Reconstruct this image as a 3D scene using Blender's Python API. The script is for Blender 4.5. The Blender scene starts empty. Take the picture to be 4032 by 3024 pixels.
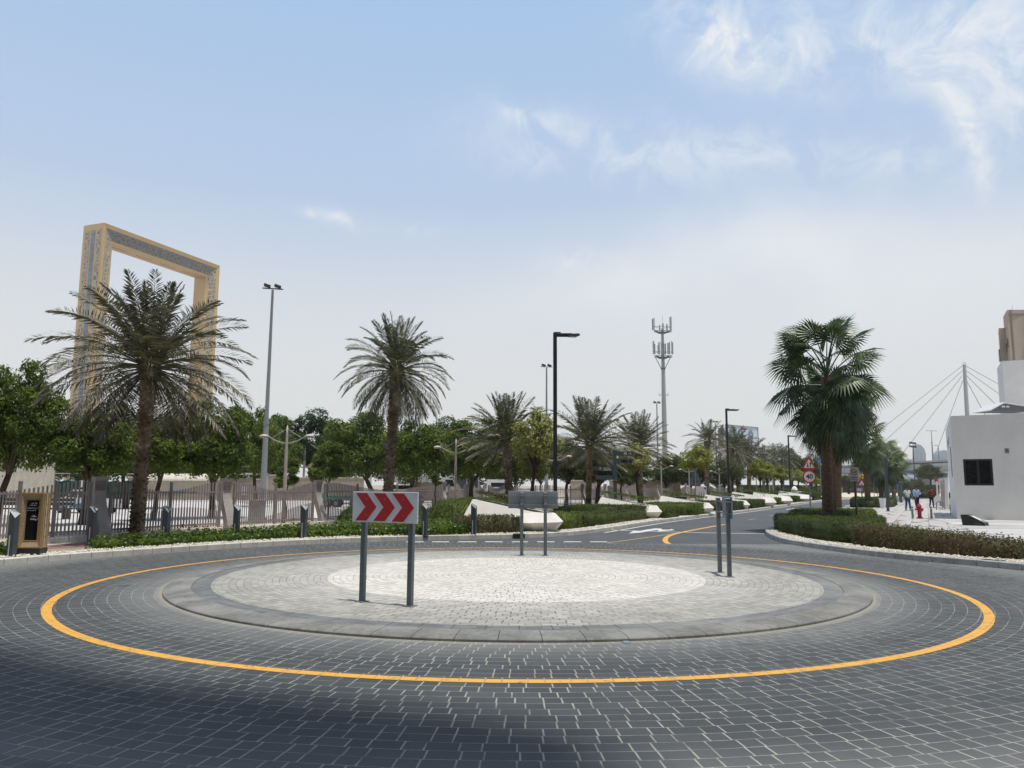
import bpy, math, random
import numpy as np
from mathutils import Vector, Matrix
R = math.radians
C = bpy.context.scene.collection
SC = bpy.context.scene
rnd = random.Random(7)

# ------------------------------------------------ camera, sky, sun, exposure
FOC, PITCH, ROLL, EYE = 3050.0, R(7.47), 0.0063, 1.75
cam = bpy.data.cameras.new('camera')
cam.sensor_width = 36.0
cam.lens = FOC / 4032 * 36.0
cam.clip_start = 0.1
cam.clip_end = 9000
camo = bpy.data.objects.new('camera', cam)
C.objects.link(camo)
camo.matrix_world = Matrix.Translation((0, 0, EYE)) @ Matrix.Rotation(R(90) + PITCH, 4, 'X') @ Matrix.Rotation(ROLL, 4, 'Z')
SC.camera = camo

SUNV = Vector((0.150, -0.12, 1.0)).normalized()          # towards the sun, nearly overhead
SUN_EL = math.asin(SUNV.z)
SUN_AZ = math.atan2(SUNV.x, SUNV.y)
sl = bpy.data.lights.new('sun', 'SUN')
sl.energy = 3.8
sl.angle = R(0.55)
sl.color = (1.0, 0.955, 0.875)
so = bpy.data.objects.new('sun', sl)
C.objects.link(so)
so.rotation_euler = SUNV.to_track_quat('Z', 'Y').to_euler()

SC.view_settings.view_transform = 'Standard'
SC.view_settings.look = 'None'
SC.view_settings.gamma = 1
SC.view_settings.exposure = 0.07
SC.cycles.max_bounces = 6
SC.cycles.diffuse_bounces = 3
SC.cycles.transparent_max_bounces = 8
SC.cycles.volume_bounces = 0
SC.cycles.use_adaptive_sampling = True


def look(px, py):
    """unit direction of a place seen in the 4032 x 3024 survey picture"""
    x = (px - 2016) / FOC
    y = -(py - 1512) / FOC
    c, s = math.cos(ROLL), math.sin(ROLL)
    x, y = c * x - s * y, s * x + c * y
    return Vector((x, math.cos(PITCH) - y * math.sin(PITCH), math.sin(PITCH) + y * math.cos(PITCH)))


def G(px, py, z=0.0):                                     # survey point on a level z
    d = look(px, py)
    t = (z - EYE) / d.z
    return Vector((d.x * t, d.y * t, z))


def A(px, py, Y):                                         # survey point at distance Y
    d = look(px, py)
    t = Y / d.y
    return Vector((d.x * t, Y, EYE + d.z * t))


class NT:
    """tiny node-tree helper"""
    def __init__(s, nt):
        s.nt = nt
        s.nt.nodes.clear()

    def n(s, typ, ins=None, **kw):
        nd = s.nt.nodes.new(typ)
        for k, v in kw.items():
            setattr(nd, k, v)
        for k, v in (ins or {}).items():
            s.put(nd.inputs[k], v)
        return nd

    def put(s, sock, v):
        if isinstance(v, bpy.types.NodeSocket):
            s.nt.links.new(v, sock)
        else:
            if sock.type == 'RGBA' and not hasattr(v, '__len__'):
                v = (v, v, v, 1)
            if sock.type == 'RGBA' and len(v) == 3:
                v = (*v, 1)
            sock.default_value = v

    def m(s, op, a, b=0.0, c=0.0):
        nd = s.nt.nodes.new('ShaderNodeMath')
        nd.operation = op
        s.put(nd.inputs[0], a)
        s.put(nd.inputs[1], b)
        if op in ('MULTIPLY_ADD', 'COMPARE', 'SMOOTH_MIN', 'SMOOTH_MAX'):
            s.put(nd.inputs[2], c)
        return nd.outputs[0]

    def v(s, op, a, b=(0, 0, 0), sc=1.0):
        nd = s.nt.nodes.new('ShaderNodeVectorMath')
        nd.operation = op
        s.put(nd.inputs[0], a)
        s.put(nd.inputs[1], b)
        if op == 'SCALE':
            s.put(nd.inputs[3], sc)
        return nd.outputs['Value'] if op in ('DOT_PRODUCT', 'LENGTH', 'DISTANCE') else nd.outputs[0]

    def mix(s, f, a, b, blend='MIX'):
        nd = s.nt.nodes.new('ShaderNodeMix')
        nd.data_type = 'RGBA'
        nd.blend_type = blend
        s.put(nd.inputs[0], f)
        s.put(nd.inputs[6], a)
        s.put(nd.inputs[7], b)
        return nd.outputs[2]

    def step(s, x, lo, hi):                               # smooth 0..1
        nd = s.nt.nodes.new('ShaderNodeMapRange')
        nd.interpolation_type = 'SMOOTHSTEP'
        s.put(nd.inputs[0], x)
        s.put(nd.inputs[1], lo)
        s.put(nd.inputs[2], hi)
        return nd.outputs[0]

    def noise(s, vec, scale, detail=3.0, rough=0.55, dist=0.0, col=False):
        nd = s.n('ShaderNodeTexNoise', {'Vector': vec, 'Scale': scale, 'Detail': detail, 'Roughness': rough, 'Distortion': dist})
        return nd.outputs[1] if col else nd.outputs[0]

    def ramp(s, f, stops):
        nd = s.nt.nodes.new('ShaderNodeValToRGB')
        s.put(nd.inputs[0], f)
        e = nd.color_ramp.elements
        while len(e) < len(stops):
            e.new(0.5)
        for i, (p, c) in enumerate(stops):
            e[i].position = p
            e[i].color = (*c, 1) if hasattr(c, '__len__') else (c, c, c, 1)
        return nd.outputs[0]


# ------------------------------------------------ world: Nishita sky, thin dusty air and cirrus
W = bpy.data.worlds.new('World')
SC.world = W
W.use_nodes = True
w = NT(W.node_tree)
tc = w.n('ShaderNodeTexCoord')
sky = w.n('ShaderNodeTexSky', sky_type='NISHITA', sun_disc=False, sun_elevation=SUN_EL, sun_rotation=SUN_AZ,
          altitude=0.0, air_density=1.0, dust_density=3.5, ozone_density=1.0)
dirv = w.v('NORMALIZE', tc.outputs['Generated'])
sep = w.n('ShaderNodeSeparateXYZ', {0: dirv})
up = w.m('MAXIMUM', sep.outputs[2], 0.0)
dustc = w.ramp(up, [(0.0, (.92, .90, .83)), (0.10, (.90, .885, .83)), (0.23, (.71, .75, .795)), (0.35, (.475, .605, .80)), (0.56, (.365, .54, .80)), (0.72, (.27, .36, .56)), (1.0, (.165, .215, .34))])
dustc = w.mix(1.0, dustc, (8.4, 8.4, 8.4), 'MULTIPLY')
base = w.mix(0.90, sky.outputs[0], dustc)
# wisps of cirrus: each a soft streak on the dome, torn by noise
wv_ = w.v('SCALE', w.v('SUBTRACT', w.noise(dirv, 5.0, 4, 0.6, 0.0, True), (0.5, 0.5, 0.5)), sc=0.10)
dw = w.v('ADD', dirv, wv_)
fine = w.step(w.noise(dw, 16.0, 9, 0.66, 0.6), 0.36, 0.70)
coarse = w.step(w.noise(dw, 6.0, 5, 0.55), 0.28, 0.72)
PXR = 1.0 / FOC
tot = None
for (px, py, ang, a_, b_, st, soft) in ((2950, 190, 12, 300, 120, .95, 0), (3700, 130, 10, 560, 190, .62, 0), (3785, 500, 64, 270, 42, .85, 0), (3980, 330, 45, 420, 150, .55, 0),
                                        (2120, 455, 17, 150, 42, .62, 0), (2480, 620, 8, 520, 110, .62, 0), (3000, 600, 2, 300, 70, .45, 0), (3560, 640, -5, 230, 80, .42, 0),
                                        (1190, 845, 5, 46, 20, .48, 0), (1295, 845, 0, 60, 22, .55, 0), (1480, 868, 8, 230, 34, .42, 0), (2290, 1000, -6, 150, 60, .60, 0),
                                        (3330, 985, -3, 900, 150, .62, 1), (2450, 1130, -9, 560, 120, .42, 1), (3500, 1200, 0, 900, 260, .42, 1)):
    d = look(px, py).normalized()
    d2 = look(px + math.cos(R(ang)) * 50, py + math.sin(R(ang)) * 50).normalized()
    e1 = (d2 - d).normalized()
    e2 = d.cross(e1).normalized()
    uu_ = w.m('DIVIDE', w.v('DOT_PRODUCT', w.v('SUBTRACT', dw, tuple(d)), tuple(e1)), a_ * PXR)
    vv_ = w.m('DIVIDE', w.v('DOT_PRODUCT', w.v('SUBTRACT', dw, tuple(d)), tuple(e2)), b_ * PXR)
    q_ = w.m('ADD', w.m('MULTIPLY', uu_, uu_), w.m('MULTIPLY', vv_, vv_))
    g_ = w.m('MULTIPLY', w.m('EXPONENT', w.m('MULTIPLY', q_, -1.1)), w.m('MULTIPLY', st, w.m('ADD', 0.65, w.m('MULTIPLY', coarse, 0.45)) if soft else w.m('ADD', 0.10, w.m('MULTIPLY', fine, 1.0))))
    tot = g_ if tot is None else w.m('ADD', tot, w.m('MULTIPLY', g_, w.m('SUBTRACT', 1.0, w.m('MINIMUM', tot, 1.0))))
cl = w.m('MINIMUM', tot, 0.88)
skyc = w.mix(cl, base, (7.2, 7.3, 7.3))
bg = w.n('ShaderNodeBackground', {'Color': skyc, 'Strength': 0.125})
out = w.n('ShaderNodeOutputWorld', {0: bg.outputs[0]})


# ------------------------------------------------ materials
MATS = {}


def pbsdf(name, col, rough=0.7, spec=0.4, metal=0.0, **kw):
    m = bpy.data.materials.new(name)
    m.use_nodes = True
    t = NT(m.node_tree)
    b = t.n('ShaderNodeBsdfPrincipled', {'Roughness': rough, 'Specular IOR Level': spec, 'Metallic': metal})
    t.n('ShaderNodeOutputMaterial', {0: b.outputs[0]})
    if col is not None:
        t.put(b.inputs['Base Color'], col)
    for k, v in kw.items():
        t.put(b.inputs[k], v)
    MATS[name] = m
    return m, t, b


def mat(name, col, rough=0.6, spec=0.4, metal=0.0, var=0.12, scale=6.0, dirt=0.0, bump=0.0):
    """painted or cast surface with mottling and weathering"""
    if name in MATS:
        return MATS[name]
    m, t, b = pbsdf(name, None, rough, spec, metal)
    oc = t.n('ShaderNodeTexCoord').outputs['Object']
    a = t.noise(oc, scale, 5, 0.6)
    f = t.noise(oc, scale * 9, 3, 0.6)
    k = t.m('ADD', t.m('MULTIPLY', a, 0.7), t.m('MULTIPLY', f, 0.3))
    lo = tuple(c * (1 - var) for c in col)
    hi = tuple(min(1, c * (1 + var)) for c in col)
    c1 = t.mix(t.step(k, 0.35, 0.65), lo, hi)
    if dirt:
        c1 = t.mix(t.m('MULTIPLY', t.step(t.noise(oc, scale * 0.45, 6, 0.7, 0.6), 0.5, 0.72), dirt), c1, (0.30, 0.26, 0.20))
    t.put(b.inputs['Base Color'], c1)
    if bump:
        bp = t.n('ShaderNodeBump', {'Height': f, 'Strength': bump, 'Distance': 0.01})
        t.put(b.inputs['Normal'], bp.outputs[0])
    return m


def leafmat(name, cols, rough=0.55, spec=0.22, trans=0.28, back=None):
    """leaves: every leaf its own tone between the given ones, with slow clumps of tone"""
    if name in MATS:
        return MATS[name]
    m = bpy.data.materials.new(name)
    m.use_nodes = True
    t = NT(m.node_tree)
    geo = t.n('ShaderNodeNewGeometry')
    oc = t.n('ShaderNodeTexCoord').outputs['Object']
    ri = geo.outputs['Random Per Island']
    k = t.m('ADD', t.m('MULTIPLY', ri, 0.62), t.m('MULTIPLY', t.step(t.noise(oc, 1.7, 2), 0.3, 0.7), 0.38))
    c = t.ramp(k, [(i / (len(cols) - 1), q) for i, q in enumerate(cols)])
    if back:
        c = t.mix(geo.outputs['Backfacing'], c, back)
    b = t.n('ShaderNodeBsdfPrincipled', {'Base Color': c, 'Roughness': rough, 'Specular IOR Level': spec})
    tr = t.n('ShaderNodeBsdfTranslucent', {'Color': t.mix(0.5, c, (0.16, 0.22, 0.03))})
    mx = t.n('ShaderNodeMixShader', {0: trans, 1: b.outputs[0], 2: tr.outputs[0]})
    t.n('ShaderNodeOutputMaterial', {0: mx.outputs[0]})
    MATS[name] = m
    return m


# roundabout centre and radii
RC = (0.11, 15.20)
YC = (0.10, 14.80)
R_YEL, R_KERB, R_WHITE, Z_ISL = 7.53, 6.20, 3.54, 0.058


def polar(t, rs, bl, jt, off=0.5, pair=None):
    """courses of blocks laid in rings: returns joint mask, block tone, radius, world position"""
    pos = t.n('ShaderNodeNewGeometry').outputs['Position']
    p = t.v('SUBTRACT', pos, (RC[0], RC[1], 0))
    s = t.n('ShaderNodeSeparateXYZ', {0: p})
    r = t.m('SQRT', t.m('ADD', t.m('MULTIPLY', s.outputs[0], s.outputs[0]), t.m('MULTIPLY', s.outputs[1], s.outputs[1])))
    wob = t.m('MULTIPLY', t.m('SUBTRACT', t.noise(p, 0.9, 2), 0.5), rs * 0.35)
    rr = t.m('DIVIDE', t.m('ADD', r, wob), rs)
    ring = t.m('FLOOR', rr)
    fr = t.m('SUBTRACT', rr, ring)
    th = t.m('DIVIDE', t.m('ADD', t.m('ARCTAN2', s.outputs[1], s.outputs[0]), math.pi), 2 * math.pi)
    nb = t.m('FLOOR', t.m('MULTIPLY', t.m('ADD', ring, 0.5), 2 * math.pi * rs / bl))
    wn = t.n('ShaderNodeTexWhiteNoise', {'W': ring}, noise_dimensions='1D')
    u = t.m('ADD', t.m('MULTIPLY', th, nb), t.m('ADD', t.m('MULTIPLY', t.m('MODULO', ring, 2.0), off), t.m('MULTIPLY', wn.outputs[0], 0.3)))
    ui = t.m('FLOOR', u)
    fu = t.m('SUBTRACT', u, ui)
    jr = t.m('MULTIPLY', t.m('MINIMUM', fr, t.m('SUBTRACT', 1.0, fr)), rs)
    if pair:                                              # long and short blocks by turns
        dj = t.m('MINIMUM', t.m('MINIMUM', fu, t.m('SUBTRACT', 1.0, fu)), t.m('ABSOLUTE', t.m('SUBTRACT', fu, pair)))
        ui = t.m('ADD', ui, t.m('MULTIPLY', t.m('GREATER_THAN', fu, pair), 0.5))
    else:
        dj = t.m('MINIMUM', fu, t.m('SUBTRACT', 1.0, fu))
    ju = t.m('MULTIPLY', dj, bl)
    jitter = t.m('ADD', 0.30, t.m('MULTIPLY', t.step(t.noise(p, 2.3, 5, 0.7), 0.30, 0.68), 1.0))
    jm = t.m('MAXIMUM', t.m('MULTIPLY', t.step(jr, jt * 0.62, jt * 0.25), 0.85), t.step(ju, jt, jt * 0.55))
    jm = t.m('MINIMUM', t.m('MULTIPLY', jm, jitter), 1.0)
    cv = t.n('ShaderNodeCombineXYZ', {0: ring, 1: ui})
    tone = t.n('ShaderNodeTexWhiteNoise', {'Vector': cv.outputs[0]}).outputs[0]
    return jm, tone, r, p


def paver_material():
    m, t, b = pbsdf('road_pavers', None, 0.75, 0.35)
    jm, tone, r, p = polar(t, 0.166, 0.385, 0.0085, 0.37, 0.605)
    big = t.noise(p, 0.35, 5, 0.6)
    fine = t.noise(p, 45, 4, 0.7)
    speck = t.step(t.noise(p, 120, 2, 0.6), 0.62, 0.72)
    k = t.m('ADD', t.m('MULTIPLY', tone, 0.20), t.m('ADD', t.m('MULTIPLY', big, 0.50), t.m('MULTIPLY', fine, 0.42)))
    c = t.ramp(k, [(0.25, (0.036, 0.041, 0.044)), (0.55, (0.058, 0.064, 0.066)), (0.85, (0.096, 0.102, 0.101))])
    c = t.mix(t.m('MULTIPLY', speck, 0.5), c, (0.24, 0.25, 0.245))
    # pale dust swept out of the wheel paths to both kerbs
    dk = t.m('MAXIMUM', t.step(r, 7.4, 6.2), t.step(r, 9.4, 11.0))
    dust = t.m('MULTIPLY', dk, t.m('ADD', 0.25, t.m('MULTIPLY', t.noise(p, 1.3, 5, 0.65), 0.65)))
    c = t.mix(dust, c, (0.235, 0.237, 0.228))
    hug = t.step(r, 6.36, 6.20)
    c = t.mix(t.m('MULTIPLY', hug, 0.7), c, (0.36, 0.33, 0.27))
    jc = t.mix(t.noise(p, 5, 2), (0.56, 0.54, 0.46), (0.26, 0.26, 0.235))
    c = t.mix(t.m('MULTIPLY', jm, 0.85), c, jc)
    s = t.n('ShaderNodeSeparateXYZ', {0: t.n('ShaderNodeNewGeometry').outputs['Position']})
    # rubber arcs left by turning wheels, and old oil spots
    ag = t.m('ARCTAN2', t.n('ShaderNodeSeparateXYZ', {0: p}).outputs[1], t.n('ShaderNodeSeparateXYZ', {0: p}).outputs[0])
    arc = t.noise(t.n('ShaderNodeCombineXYZ', {0: t.m('MULTIPLY', r, 2.6), 1: t.m('MULTIPLY', ag, 1.6)}).outputs[0], 1.0, 4, 0.6)
    c = t.mix(t.m('MULTIPLY', t.step(arc, 0.50, 0.68), 0.30), c, (0.045, 0.047, 0.048))
    spot = t.m('MULTIPLY', t.step(t.noise(p, 1.7, 2, 0.4), 0.71, 0.76), 0.55)
    c = t.mix(spot, c, (0.035, 0.036, 0.036))
    t.put(b.inputs['Base Color'], c)
    bp = t.n('ShaderNodeBump', {'Height': t.m('SUBTRACT', t.m('MULTIPLY', fine, 0.3), jm), 'Strength': 0.35, 'Distance': 0.004})
    t.put(b.inputs['Normal'], bp.outputs[0])
    return m


def island_material():
    m, t, b = pbsdf('island_pavers', None, 0.8, 0.3)
    jm, tone, r, p = polar(t, 0.118, 0.20, 0.012)
    big = t.noise(p, 0.8, 5, 0.6)
    fine = t.noise(p, 30, 3, 0.7)
    k = t.m('ADD', t.m('MULTIPLY', tone, 0.45), t.m('ADD', t.m('MULTIPLY', big, 0.4), t.m('MULTIPLY', fine, 0.25)))
    grey = t.ramp(k, [(0.2, (0.25, 0.245, 0.222)), (0.85, (0.43, 0.42, 0.38))])
    white = t.ramp(k, [(0.2, (0.52, 0.50, 0.44)), (0.85, (0.72, 0.695, 0.63))])
    grey = t.mix(t.m('MULTIPLY', t.step(r, 5.2, 3.6), 0.35), grey, white)
    dark = t.ramp(k, [(0.2, (0.115, 0.122, 0.125)), (0.85, (0.20, 0.205, 0.205))])
    c = t.mix(t.step(r, R_WHITE - 0.01, R_WHITE + 0.01), white, grey)
    c = t.mix(t.m('MULTIPLY', jm, 0.85), c, (0.085, 0.08, 0.072))
    # dark ring of bigger slabs
    th = t.m('MULTIPLY', t.m('ARCTAN2', t.n('ShaderNodeSeparateXYZ', {0: p}).outputs[1], t.n('ShaderNodeSeparateXYZ', {0: p}).outputs[0]), 5.6 / 0.4)
    fj = t.m('SUBTRACT', th, t.m('FLOOR', th))
    sj = t.step(t.m('MINIMUM', fj, t.m('SUBTRACT', 1.0, fj)), 0.03, 0.01)
    slab = t.mix(t.m('MULTIPLY', sj, 0.7), dark, (0.03, 0.03, 0.03))
    c = t.mix(t.step(r, 5.46, 5.48), c, slab)
    c = t.mix(t.m('MULTIPLY', t.step(t.noise(p, 0.5, 4, 0.6), 0.45, 0.7), 0.30), c, (0.44, 0.43, 0.40))
    t.put(b.inputs['Base Color'], c)
    bp = t.n('ShaderNodeBump', {'Height': t.m('SUBTRACT', 1.0, jm), 'Strength': 0.4, 'Distance': 0.004})
    t.put(b.inputs['Normal'], bp.outputs[0])
    return m


def asphalt_material():
    m, t, b = pbsdf('asphalt', None, 0.85, 0.3)
    p = t.n('ShaderNodeNewGeometry').outputs['Position']
    big = t.noise(p, 0.25, 5, 0.6, 0.4)
    fine = t.noise(p, 28, 4, 0.75)
    mp = t.n('ShaderNodeMapping', {'Vector': p, 'Rotation': (0, 0, R(28)), 'Scale': (1.6, 0.08, 1)})
    streak = t.noise(mp.outputs[0], 1.0, 4, 0.6)
    k = t.m('ADD', t.m('MULTIPLY', big, 0.4), t.m('ADD', t.m('MULTIPLY', fine, 0.35), t.m('MULTIPLY', streak, 0.3)))
    c = t.ramp(k, [(0.3, (0.064, 0.071, 0.079)), (0.55, (0.090, 0.097, 0.104)), (0.8, (0.145, 0.150, 0.150))])
    t.put(b.inputs['Base Color'], c)
    return m


def ground_mat(name, a, b_, sc=1.5, rough=0.9, fine=25):
    m, t, b = pbsdf(name, None, rough, 0.2)
    p = t.n('ShaderNodeNewGeometry').outputs['Position']
    k = t.m('ADD', t.m('MULTIPLY', t.noise(p, sc, 5, 0.6), 0.6), t.m('MULTIPLY', t.noise(p, fine, 3, 0.7), 0.4))
    t.put(b.inputs['Base Color'], t.ramp(k, [(0.3, a), (0.7, b_)]))
    return m


def plaza_material():
    """pale slabs with darker triangular inlays, laid askew to the road"""
    m, t, b = pbsdf('plaza_slabs', None, 0.7, 0.35)
    p = t.n('ShaderNodeNewGeometry').outputs['Position']
    mp0 = t.n('ShaderNodeMapping', {'Vector': p, 'Rotation': (0, 0, R(28.0))})
    mp = t.n('ShaderNodeMapping', {'Vector': mp0.outputs[0], 'Scale': (1 / 0.74, 1 / 1.9, 1)})
    s = t.n('ShaderNodeSeparateXYZ', {0: mp.outputs[0]})
    x, y = s.outputs[0], s.outputs[1]
    fx = t.m('SUBTRACT', x, t.m('FLOOR', x))
    fy = t.m('SUBTRACT', y, t.m('FLOOR', y))
    jx = t.step(t.m('MINIMUM', fx, t.m('SUBTRACT', 1.0, fx)), 0.03, 0.012)
    jy = t.step(t.m('MINIMUM', fy, t.m('SUBTRACT', 1.0, fy)), 0.010, 0.004)
    tile = t.n('ShaderNodeTexWhiteNoise', {'Vector': t.n('ShaderNodeCombineXYZ', {0: t.m('FLOOR', x), 1: t.m('FLOOR', y)}).outputs[0]})
    tv = tile.outputs[0]
    flip = t.m('GREATER_THAN', tile.outputs[1], 0.5)
    gx = t.m('ADD', t.m('MULTIPLY', flip, fx), t.m('MULTIPLY', t.m('SUBTRACT', 1.0, flip), t.m('SUBTRACT', 1.0, fx)))
    tri = t.m('LESS_THAN', t.m('ADD', t.m('MULTIPLY', fy, 0.9), t.m('MULTIPLY', gx, 0.95)), 0.72)
    has = t.m('GREATER_THAN', tv, 0.48)
    tone = t.m('MULTIPLY', t.m('MULTIPLY', tri, has), 1.0)
    nz = t.noise(p, 3.0, 5, 0.6)
    c = t.ramp(t.m('ADD', t.m('MULTIPLY', nz, 0.7), t.m('MULTIPLY', tv, 0.3)), [(0.25, (0.42, 0.405, 0.38)), (0.8, (0.51, 0.495, 0.47))])
    red = t.m('GREATER_THAN', tv, 0.9)
    c = t.mix(tone, c, t.mix(red, (0.15, 0.15, 0.155), (0.30, 0.18, 0.15)))
    c = t.mix(t.m('MULTIPLY', t.m('MAXIMUM', jx, t.m('MULTIPLY', jy, 0.6)), 0.75), c, (0.16, 0.15, 0.135))
    t.put(b.inputs['Base Color'], c)
    return m


def lattice_material(name, gold, back, cell=2.4):
    """rings and webs of a pierced screen over a dark backing"""
    m, t, b = pbsdf(name, None, 0.42, 0.5)
    p = t.n('ShaderNodeTexCoord').outputs['Object']
    vo = t.n('ShaderNodeTexVoronoi', {'Vector': p, 'Scale': 1 / cell, 'Randomness': 0.75}, feature='DISTANCE_TO_EDGE')
    v2 = t.n('ShaderNodeTexVoronoi', {'Vector': p, 'Scale': 1 / cell, 'Randomness': 0.75}, feature='F1')
    e = t.m('LESS_THAN', vo.outputs['Distance'], 0.085)
    ring = t.m('LESS_THAN', t.m('ABSOLUTE', t.m('SUBTRACT', v2.outputs['Distance'], 0.40)), 0.06)
    k = t.m('MAXIMUM', e, ring)
    bk = t.mix(t.noise(p, 0.5, 3), tuple(q * 0.6 for q in back), back)
    t.put(b.inputs['Base Color'], t.mix(k, bk, gold))
    return m


def bark_material(name, a, b_, sc=18, ringed=False):
    m, t, b = pbsdf(name, None, 0.9, 0.15)
    p = t.n('ShaderNodeTexCoord').outputs['Object']
    mp = t.n('ShaderNodeMapping', {'Vector': p, 'Scale': (1, 1, 3.2) if ringed else (1, 1, 0.8)})
    k = t.noise(mp.outputs[0], sc, 5, 0.7)
    t.put(b.inputs['Base Color'], t.ramp(k, [(0.32, a), (0.68, b_)]))
    bp = t.n('ShaderNodeBump', {'Height': k, 'Strength': 0.7, 'Distance': 0.02})
    t.put(b.inputs['Normal'], bp.outputs[0])
    return m


# ------------------------------------------------ mesh building
class MB:
    def __init__(s):
        s.V = []
        s.F = []
        s.smooth = False

    def add(s, vs, fs):
        o = len(s.V)
        s.V.extend([tuple(q) for q in vs])
        s.F.extend([tuple(i + o for i in f) for f in fs])
        return s

    def box(s, c, d, rz=0.0, rot=None, top=(1, 1)):
        x, y, z = (q / 2 for q in d)
        vs = []
        for sx, sy, sz in ((-1, -1, -1), (1, -1, -1), (1, 1, -1), (-1, 1, -1), (-1, -1, 1), (1, -1, 1), (1, 1, 1), (-1, 1, 1)):
            kx, ky = top if sz > 0 else (1, 1)
            vs.append(Vector((sx * x * kx, sy * y * ky, sz * z)))
        if rot is not None:
            vs = [rot @ v for v in vs]
        elif rz:
            mm = Matrix.Rotation(rz, 3, 'Z')
            vs = [mm @ v for v in vs]
        c = Vector(c)
        return s.add([v + c for v in vs], [(0, 3, 2, 1), (4, 5, 6, 7), (0, 1, 5, 4), (1, 2, 6, 5), (2, 3, 7, 6), (3, 0, 4, 7)])

    def bbox(s, c, d, bv=0.02, rz=0.0):                   # box with chamfered upright and top edges
        x, y, z = (q / 2 for q in d)
        b = min(bv, x * .9, y * .9, z * .9)
        pts = [(-x + b, -y), (x - b, -y), (x, -y + b), (x, y - b), (x - b, y), (-x + b, y), (-x, y - b), (-x, -y + b)]
        mm = Matrix.Rotation(rz, 3, 'Z')
        c = Vector(c)
        vs = [mm @ Vector((a, q, -z)) + c for a, q in pts] + [mm @ Vector((a, q, z - b)) + c for a, q in pts]
        vs += [mm @ Vector((a * (1 - b / x), q * (1 - b / y), z)) + c for a, q in pts]
        fs = [tuple(range(7, -1, -1)), tuple(range(16, 24))]
        for k in (0, 8):
            fs += [(k + i, k + (i + 1) % 8, k + 8 + (i + 1) % 8, k + 8 + i) for i in range(8)]
        return s.add(vs, fs)

    def prism(s, poly, z0, z1):
        n = len(poly)
        ar = sum(poly[i][0] * poly[(i + 1) % n][1] - poly[(i + 1) % n][0] * poly[i][1] for i in range(n))
        if ar < 0:
            poly = poly[::-1]
        vs = [(p[0], p[1], z0) for p in poly] + [(p[0], p[1], z1) for p in poly]
        return s.add(vs, [tuple(range(n - 1, -1, -1)), tuple(range(n, 2 * n))] + [(i, (i + 1) % n, n + (i + 1) % n, n + i) for i in range(n)])

    def slab(s, prof, axis, a, b):
        """closed profile given in the other two axes, drawn out from a to b along an axis (0 x, 1 y, 2 z)"""
        n = len(prof)

        def P(p, w_):
            q = [0, 0, 0]
            o = [i for i in range(3) if i != axis]
            q[o[0]], q[o[1]], q[axis] = p[0], p[1], w_
            return tuple(q)
        vs = [P(p, a) for p in prof] + [P(p, b) for p in prof]
        return s.add(vs, [tuple(range(n - 1, -1, -1)), tuple(range(n, 2 * n))] + [(i, (i + 1) % n, n + (i + 1) % n, n + i) for i in range(n)])

    def tube(s, pts, rad, n=8, caps=True, squash=None):
        pts = [Vector(p) for p in pts]
        if not hasattr(rad, '__len__'):
            rad = [rad] * len(pts)
        o = len(s.V)
        prev = None
        for i, p in enumerate(pts):
            t = (pts[min(i + 1, len(pts) - 1)] - pts[max(i - 1, 0)]).normalized()
            if prev is None:
                a = t.orthogonal().normalized() if abs(t.z) < 0.99 else Vector((1, 0, 0))
            else:
                a = prev - t * prev.dot(t)
                a = a.normalized() if a.length > 1e-6 else t.orthogonal().normalized()
            prev = a
            b = t.cross(a)
            for k in range(n):
                an = 2 * math.pi * k / n
                s.V.append(tuple(p + (a * math.cos(an) + b * math.sin(an)) * rad[i]))
        for i in range(len(pts) - 1):
            for k in range(n):
                k2 = (k + 1) % n
                s.F.append((o + i * n + k, o + i * n + k2, o + (i + 1) * n + k2, o + (i + 1) * n + k))
        if caps:
            s.F.append(tuple(o + k for k in range(n - 1, -1, -1)))
            e = o + (len(pts) - 1) * n
            s.F.append(tuple(e + k for k in range(n)))
        return s

    def lathe(s, prof, c=(0, 0, 0), n=16):
        return s.tube([(c[0], c[1], c[2] + z) for r, z in prof], [max(r, 1e-4) for r, z in prof], n)

    def ball(s, c, r, n=10, sc=(1, 1, 1)):
        vs, fs = [], []
        m_ = max(4, n // 2)
        for i in range(1, m_):
            ph = math.pi * i / m_
            for k in range(n):
                th = 2 * math.pi * k / n
                vs.append((c[0] + r * sc[0] * math.sin(ph) * math.cos(th), c[1] + r * sc[1] * math.sin(ph) * math.sin(th), c[2] + r * sc[2] * math.cos(ph)))
        vs.append((c[0], c[1], c[2] + r * sc[2]))
        vs.append((c[0], c[1], c[2] - r * sc[2]))
        T, B = len(vs) - 2, len(vs) - 1
        for k in range(n):
            k2 = (k + 1) % n
            fs.append((T, k, k2))
            fs.append((B, (m_ - 2) * n + k2, (m_ - 2) * n + k))
            for i in range(m_ - 2):
                fs.append((i * n + k, (i + 1) * n + k, (i + 1) * n + k2, i * n + k2))
        return s.add(vs, fs)

    def poly(s, pts):
        return s.add(pts, [tuple(range(len(pts)))])

    def build(s, name, m, parent=None, loc=None, smooth=None):
        me = bpy.data.meshes.new(name)
        me.from_pydata(s.V, [], s.F)
        me.validate()
        if s.smooth if smooth is None else smooth:
            me.polygons.foreach_set('use_smooth', [True] * len(me.polygons))
        me.materials.append(m)
        o = bpy.data.objects.new(name, me)
        C.objects.link(o)
        if parent is not None:
            o.parent = parent
        if loc is not None:
            o.location = loc
        return o


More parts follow.
